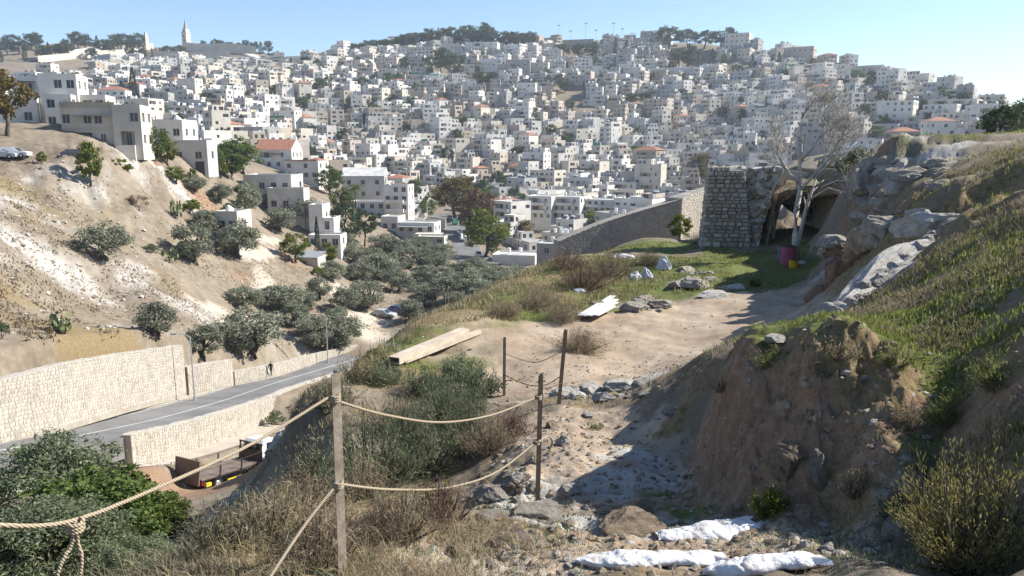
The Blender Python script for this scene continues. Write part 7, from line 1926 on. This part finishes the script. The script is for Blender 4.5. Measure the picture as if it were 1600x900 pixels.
for a in [('sage_bush', 'pale grey-green bush behind the brown post', 560, 770, 190, 170, 'greybush', 7000, .034, .14, 1, 8.6), ('sage_bush', 'pale feathery bush left of the brown post', 470, 765, 130, 130, 'palebush', 5000, .032, .16, 2, 8.6), ('sage_bush', 'dark grey-green bush in the middle of the hollow', 645, 745, 170, 160, 'greybush', 7000, .034, .15, 3, 9.6),
          ('sage_bush', 'grey-green bush in the right of the hollow', 725, 720, 150, 130, 'greybush', 6000, .034, .15, 4, 10.2), ('sage_bush', 'grey-green bush on the far side of the hollow, centre', 690, 650, 160, 90, 'greybush', 6500, .038, .15, 5, 12.8), ('sage_bush', 'grey-green domed bush below the thin dark post', 735, 618, 110, 66, 'greybush', 5000, .036, .25, 6, 14.6), ('dry_bush', 'brownish dead bush behind the brown post top', 602, 650, 130, 90, 'drybush', 5000, .036, .08, 7, 12.8),
          ('dry_bush', 'brown dead bush under the right ropes', 765, 715, 120, 80, 'drybush', 5000, .032, .08, 8, 9.4), ('dry_bush', 'rusty dead bush at the hollow edge by the black post', 800, 690, 90, 60, 'redbrush', 4000, .032, .08, 9, 9.8), ('sage_bush', 'low sage bush on the knoll edge above the road', 500, 640, 90, 60, 'palebush', 4000, .036, .2, 10, 14.0), ('sage_bush', 'grey-green bush low on the left of the hollow', 520, 800, 130, 110, 'greybush', 5000, .026, .22, 11, 7.0),
          ('sage_bush', 'small grey-green tuft bush on the knoll by the long beams', 590, 600, 90, 40, 'greybush', 3000, .036, .22, 12, 15.6), ('dry_bush', 'straw-coloured bush at the knoll lip over the road', 545, 590, 70, 44, 'straw', 2500, .05, .06, 13, 15.8), ('sage_bush', 'grey-green bush in front of the long beams', 650, 612, 90, 50, 'greybush', 3500, .036, .22, 14, 14.9), ('sage_bush', 'dark tuft bush at the foot of the beams', 715, 585, 80, 44, 'greybush', 3500, .036, .22, 15, 16.0)]:
    nm, lb, x, y, w_, h_, m_, n_, lf, asp, sd, r_ = a
    sprig_bush(nm, lb, x, y, w_, h_ * .82, M[m_], n_, lf, asp, sd, r_, 55, wild=.45)
# the big spiky shrub at the right and the small green one by the bags
sprig_bush('spiky_shrub', 'large yellow-green spiky shrub in the shade of the right bank', 1595, 812, 270, 150, M['rosemary'], 13000, .013, .2, 31, 4.3, 110, 1.2, tight=.014, wild=.8)
sprig_bush('green_bush', 'small bright green bush at the foot of the earth bank', 1242, 800, 76, 44, M['bright'], 2200, .012, .5, 32, 5.5, 26, .5)
sprig_bush('green_sprout', 'small bright green tuft on the sunny path', 930, 670, 30, 9, M['grassblade'], 300, .022, .2, 33, None, 16, .8, 'weed')
sprig_bush('green_sprout', 'dark green sprout at the dust edge of the terrace', 1179, 447, 18, 14, M['broad'], 260, .06, .6, 34, None, 12, .5, 'weed')
sprig_bush('leafy_stalk', 'upright yellow-green stalk weed below the lower rope', 655, 800, 42, 62, M['bright'], 380, .014, .5, 35, 5.6, 9, .5, 'weed')
sprig_bush('leafy_stalk', 'second upright stalk weed beside the yellow-green one', 690, 800, 36, 60, M['bright'], 320, .014, .5, 36, 5.7, 8, .5, 'weed')
for x, y, w_, h_, m_, n_, sd, lb in [(1455, 745, 90, 50, 'greybush', 1600, 101, 'grey-green weed clump on the shaded bank, left of the spiky shrub'), (1490, 660, 80, 44, 'grassblade', 1400, 102, 'green weed tuft on the bank above the spiky shrub'), (1560, 600, 90, 40, 'grassblade', 1500, 103, 'green weed tuft high on the bank at the picture edge'), (1400, 800, 80, 40, 'greybush', 1300, 104, 'low weed clump at the bank foot near the grey boulder'), (1340, 770, 60, 36, 'drybush', 1000, 105, 'dry weed clump on the bank between pale stones'), (1420, 660, 60, 34, 'drybush', 1000, 106, 'dry weed clump on the bank face'), (1310, 555, 70, 26, 'straw', 900, 107, 'straw tuft on the crest of the earth bank'), (1200, 566, 60, 22, 'grassblade', 800, 108, 'green tuft draping over the left crest of the bank'), (1400, 560, 70, 26, 'grassblade', 900, 109, 'green tuft draping over the right crest of the bank'), (1130, 606, 44, 22, 'drybush', 600, 110, 'dry tuft at the left shoulder of the bank')]:
    sprig_bush('weed_clump', lb, x, y, w_, h_, M[m_], n_, .022, .1, sd, None, 30, .6, 'weed', wild=.5)
# dead brush piles on the terrace
for x, y, w_, h_, m_, n_, sd, lb in [(905, 452, 120, 52, 'redbrush', 5000, 41, 'reddish dead brush pile, largest, on the terrace'), (955, 432, 110, 44, 'drybush', 5000, 42, 'grey-brown dead brush behind the reddish pile'), (885, 420, 80, 30, 'redbrush', 3000, 43, 'thin reddish brush against the old wall'), (840, 478, 90, 24, 'drybush', 3500, 44, 'low dark dead brush left of the reddish pile'), (880, 500, 80, 22, 'drybush', 3000, 45, 'low dead brush beside the white slats'), (905, 545, 110, 26, 'drybush', 3500, 46, 'flat dead weeds behind the leaning post'), (1010, 415, 60, 22, 'drybush', 2000, 47, 'dead brush behind the rag heaps'), (790, 492, 60, 20, 'drybush', 2000, 48, 'dry brush clump on the knoll'), (1090, 380, 60, 16, 'drybush', 1500, 49, 'dry weeds at the tower foot')]:
    sprig_bush('brush_pile', lb, x, y, w_, h_, M[m_], n_, .10, .035, sd, None, 60, .35, 'brush pile')
for x, r_, w_, h_, lb in [(1318, 45, 70, 46, 'olive-brown bush on the mound above the cave'), (1345, 43, 60, 40, 'olive-brown bush at the right end of the cave mound'), (1290, 47, 54, 34, 'low bush on the mound behind the bare tree')]:
    tree('shrub', x, 0, w_, h_, lb, None, r=r_)
# big tree crowns at the lower left, below the edge
tree('nearolive', 10, 0, 250, 205, 'large grey-green olive crown at the lower left corner', None, r=19.5)
tree('nearolive', 105, 0, 130, 150, 'smaller grey-green olive crown right of the large one', None, r=21)
tree('nearfig', 85, 0, 230, 165, 'bright green fig tree in front of the grey-green olive', None, r=17.2)
tree('nearfig', 195, 0, 100, 100, 'small bright green fig bush at the edge of the red earth', None, r=18.5)
tree('nearolive', -10, 0, 260, 150, 'grey-green olive crown at the very bottom left corner', None, r=12.5)
tree('nearolive', 150, 0, 150, 90, 'low grey-green bush at the bottom edge under the rope tail', None, r=10.5)

# ------------------------------------------------------------------ grass and dry stalks (nobody could count them)
def blades(name, P, h, w_, mats_, seed, label, cat='grass', lean=.5):
    g = np.random.default_rng(seed); n = len(P)
    a = g.uniform(0, 6.283, n); ln = g.uniform(.1, 1, n) * lean
    d = np.stack([np.cos(a) * ln, np.sin(a) * ln, np.ones(n)], 1); d /= np.linalg.norm(d, axis=1, keepdims=True)
    b = a + g.uniform(-1.2, 1.2, n) + 1.57
    s = np.stack([np.cos(b), np.sin(b), np.zeros(n)], 1) * (w_ * g.uniform(.6, 1.4, n) / 2)[:, None]
    H = (h * g.uniform(.45, 1.3, n))[:, None]
    mid = P + d * H * .55; bend = np.stack([np.cos(a), np.sin(a), -np.ones(n) * .4], 1) * H * (ln * .28)[:, None]
    tip = P + d * H + bend
    base = P - np.array([0, 0, .01])
    V = np.stack([base - s, base + s, mid + s * .75, mid - s * .75, tip], 1).reshape(-1, 3)
    i = np.arange(n)[:, None] * 5
    obj(name, mesh_np(name, V, [i + np.array([[0, 1, 2, 3]]), i + np.array([[3, 2, 4]])], [mats_]), kind='stuff', label=label, category=cat)
def hts(P, a, b): return a + b * np.hypot(P[:, 0], P[:, 1])
G_TER = [b for b in B_GRASS]
P = sample_region(B_GRASS, 60000, 51, 4.5, 46, flat=1.1, avoid=B_PATH + B_RED); rr2 = np.hypot(P[:, 0], P[:, 1])
nz = fbm(P[:, 0], P[:, 1], .9, 3, 66); P = P[(nz > -.12)]; rr2 = np.hypot(P[:, 0], P[:, 1])
blades('grass', P, .035 + .0016 * rr2, .004 + .0009 * rr2, M['grassblade'], 52, 'short green grass on the terrace and banks')
B_FACE = [blob(1150, 690, .8, 1.0), blob(1270, 660, .8, .9), blob(1370, 650, .55, .7)]
B_RS = [blob(1500, 640, .9, .8), blob(1580, 560, 1.0, 1.0), blob(1250, 556, .8, .35), blob(1340, 552, .8, .35), blob(1430, 590, .5, .4), blob(1120, 600, .5, .4), blob(1500, 520, 1.8, 1.6), blob(1400, 500, 1.6, 1.2), blob(1560, 420, 3, 2.5), blob(1500, 380, 3, 2), blob(1300, 525, 1.2, .8), blob(1580, 600, .9, .9), blob(1200, 545, .8, .6, 0, .8), blob(1560, 320, 5, 5), blob(1470, 290, 5, 5), blob(1600, 260, 7, 7), blob(1120, 585, .7, .8, 0, .6), blob(1450, 440, 2, 2), blob(1520, 650, .6, .5, 0, .6)]
P = sample_region(B_RS, 34000, 53, 4.0, 42, flat=4, avoid=B_FACE + B_ROCK + B_PATH); rr2 = np.hypot(P[:, 0], P[:, 1]); nz = fbm(P[:, 0], P[:, 1], .9, 3, 67); P = P[nz > .06]; rr2 = np.hypot(P[:, 0], P[:, 1])
blades('grass', P, .05 + .002 * rr2, .004 + .0008 * rr2, M['grassblade'], 54, 'rough green grass over the right bank')
P = sample_region(B_RS + [blob(1380, 600, 1, .8, 0, .5), blob(1320, 560, .9, .5, 0, .5), blob(1450, 720, .6, .6, 0, .8)], 38000, 55, 4.0, 42, flat=5, avoid=B_ROCK + B_PATH + B_FACE); rr2 = np.hypot(P[:, 0], P[:, 1]); nz = fbm(P[:, 0], P[:, 1], .8, 3, 68); P = P[nz > .0]; rr2 = np.hypot(P[:, 0], P[:, 1])
blades('dry_grass', P, .06 + .0025 * rr2, .004 + .0008 * rr2, M['drybush'], 56, 'dry brown stalks over the right bank', lean=1.1)
B_KN = [blob(700, 520, 4, 3), blob(760, 475, 5, 4), blob(640, 530, 3, 2), blob(560, 590, 2.2, 2.2), blob(830, 440, 6, 5), blob(680, 500, 3, 2), blob(850, 420, 5, 4, 0, .7), blob(520, 610, 2, 1.5), blob(600, 600, 2, 2, 0, .6)]
P = sample_region(B_KN, 30000, 57, 11, 42, avoid=B_PATH); rr2 = np.hypot(P[:, 0], P[:, 1]); nz = fbm(P[:, 0], P[:, 1], 1.4, 3, 69); P = P[nz > -.08]; rr2 = np.hypot(P[:, 0], P[:, 1])
blades('dry_grass', P, .07 + .005 * rr2, .003 + .0007 * rr2, M['straw'], 58, 'straw-coloured dry grass on the knoll', lean=.7)
B_FR = [blob(560, 850, .9, .7), blob(440, 850, .8, .7), blob(330, 880, .7, .5), blob(640, 830, .7, .6), blob(500, 790, .7, .6), blob(720, 830, .6, .4, 0, .6), blob(420, 790, .7, .6), blob(260, 900, .6, .4), blob(600, 900, 1.0, .4), blob(380, 815, .6, .5)]
P = sample_region(B_FR, 22000, 59, 3.3, 7.5, -38, 8); nz = fbm(P[:, 0], P[:, 1], .45, 3, 91); P = P[nz > -.15]; nz = fbm(P[:, 0], P[:, 1], .45, 3, 91)
blades('dry_grass', P, .06 + .16 * np.clip(nz + .2, 0, 1), .004, M['drybush'], 60, 'tangled dry brown weeds along the bottom edge', lean=2.6)
P = sample_region(B_FR, 5000, 61, 3.3, 7.5, -38, 8); nz = fbm(P[:, 0], P[:, 1], .4, 3, 92); P = P[nz > .08]
blades('dry_grass', P, np.full(len(P), .20), .003, M['straw'], 62, 'pale straw stalks along the bottom edge', lean=1.6)
P = sample_region(B_FR, 2500, 67, 3.3, 7.5, -38, 8); nz = fbm(P[:, 0], P[:, 1], .4, 3, 93); P = P[nz > .1]
blades('weeds', P, np.full(len(P), .09), .008, M['greybush'], 68, 'grey-green weeds among the dry brush at the bottom edge', 'weeds', 1.4)
for a in [('dry_bush', 'straw-brown dead bush left of the brown post foot', 470, 895, 150, 90, 'drybush', 3200, .03, .05, 81, 4.4), ('dry_bush', 'pale twiggy dead bush at the bottom left edge', 380, 880, 160, 80, 'straw', 2200, .03, .04, 82, 4.7), ('dry_bush', 'brown dead bush right of the brown post foot', 610, 870, 150, 80, 'drybush', 3200, .03, .05, 83, 4.7), ('dry_bush', 'reddish-brown dead bush behind the dry grass', 680, 830, 130, 70, 'redbrush', 2600, .03, .05, 84, 5.1), ('dry_bush', 'brown dead bush under the left lower rope', 430, 830, 140, 70, 'drybush', 2800, .03, .05, 85, 5.2),
          ('dry_bush', 'pale thorny bush overhanging the red earth', 300, 890, 150, 90, 'palebush', 2400, .024, .08, 86, 4.6), ('dry_bush', 'dead bush in front of the pale feathery bush', 545, 810, 130, 70, 'drybush', 2800, .03, .05, 87, 5.6)]:
    nm, lb, x, y, w_, h_, m_, n_, lf, asp, sd, r_ = a
    sprig_bush(nm, lb, x, y, w_, h_, M[m_], n_, lf, asp, sd, r_, 60, .4)
B_P2 = [blob(760, 835, .6, .25), blob(800, 800, .6, .4, 0, .5), blob(860, 830, .5, .3, 0, .4), blob(700, 870, .8, .3, 0, .6), blob(1180, 620, .5, .6, 0, .4), blob(1300, 780, .6, .3, 0, .7), blob(1250, 840, .5, .25, 0, .8), blob(1400, 800, .6, .5, 0, .8), blob(1500, 800, .6, .5), blob(1450, 880, .6, .3, 0, .6)]
P = sample_region(B_P2, 6500, 63, 3.5, 8)
blades('weeds', P, np.full(len(P), .05), .005, M['greybush'], 64, 'low weeds among the gravel and bank foot', 'weeds', 1.2)
# tall pale stalks on the lip
P = np.array([tuple(hit(x, y)) for x, y in [(690, 498), (697, 500), (686, 503), (668, 505), (702, 492), (660, 512), (720, 484), (712, 488), (650, 514), (676, 506), (845, 470), (838, 478), (864, 468), (627, 535), (560, 580), (548, 590), (532, 600), (575, 575), (590, 565)]])
P = np.repeat(P, 4, 0) + np.random.default_rng(4).normal(size=(len(P) * 4, 3)) * np.array([.25, .25, 0]); P[:, 2] = gz(P[:, 0], P[:, 1])
blades('tall_stalks', P, np.full(len(P), .62), .016, M['straw'], 65, 'tall pale dry stalks on the knoll lip', 'stalks', .35)
# tufts on the left slope
B_LS = [blob(120, 360, 30, 14, 0, .7), blob(200, 430, 30, 10, 0, .6), blob(150, 540, 36, 9, 0, .8), blob(330, 440, 16, 14, 0, .6), blob(60, 480, 24, 9, 0, .6), blob(280, 300, 14, 8, 0, .7), blob(450, 430, 16, 16, 0, .4), blob(560, 470, 20, 25, 0, .3), blob(420, 540, 14, 8, 0, .5)]
P = sample_region(B_LS, 34000, 71, 56, 175, -38, -2); nz = fbm(P[:, 0], P[:, 1], 4, 3, 72); P = P[nz > -.05]
P = P[(poly_dist(P[:, 0], P[:, 1], ROAD)[0] > 6) & (poly_dist(P[:, 0], P[:, 1], LANE)[0] > 3.5)]
blades('dry_tufts', P, np.full(len(P), .32), .13, M['drybush'], 73, 'dry brown tufts over the bare left slope', 'grass', 1.2)

# ------------------------------------------------------------------ the air
hz = bpy.data.materials.new('thin_haze'); hz.use_nodes = True
hz.node_tree.nodes.remove(hz.node_tree.nodes['Principled BSDF'])
pv = hz.node_tree.nodes.new('ShaderNodeVolumePrincipled')
pv.inputs['Color'].default_value = (.80, .88, 1.0, 1)
pv.inputs['Density'].default_value = 0.00018
pv.inputs['Anisotropy'].default_value = .2
hz.node_tree.links.new(pv.outputs[0], hz.node_tree.nodes['Material Output'].inputs['Volume'])
lo = float(GV[:, 2].min()) - 1.5
hi = max(float(GV[:, 2].max()) + 30, CAMZ + 60)
b = MB(); b.box(-2700, -2700, lo, 2700, 2700, hi)
obj('haze', b.build('haze', hz), kind='stuff')
print('haze', lo, hi, 'tris', sum(len(o.data.loops) - 2 * len(o.data.polygons) for o in bpy.data.objects if o.type == 'MESH' and o.data.users >= 1))
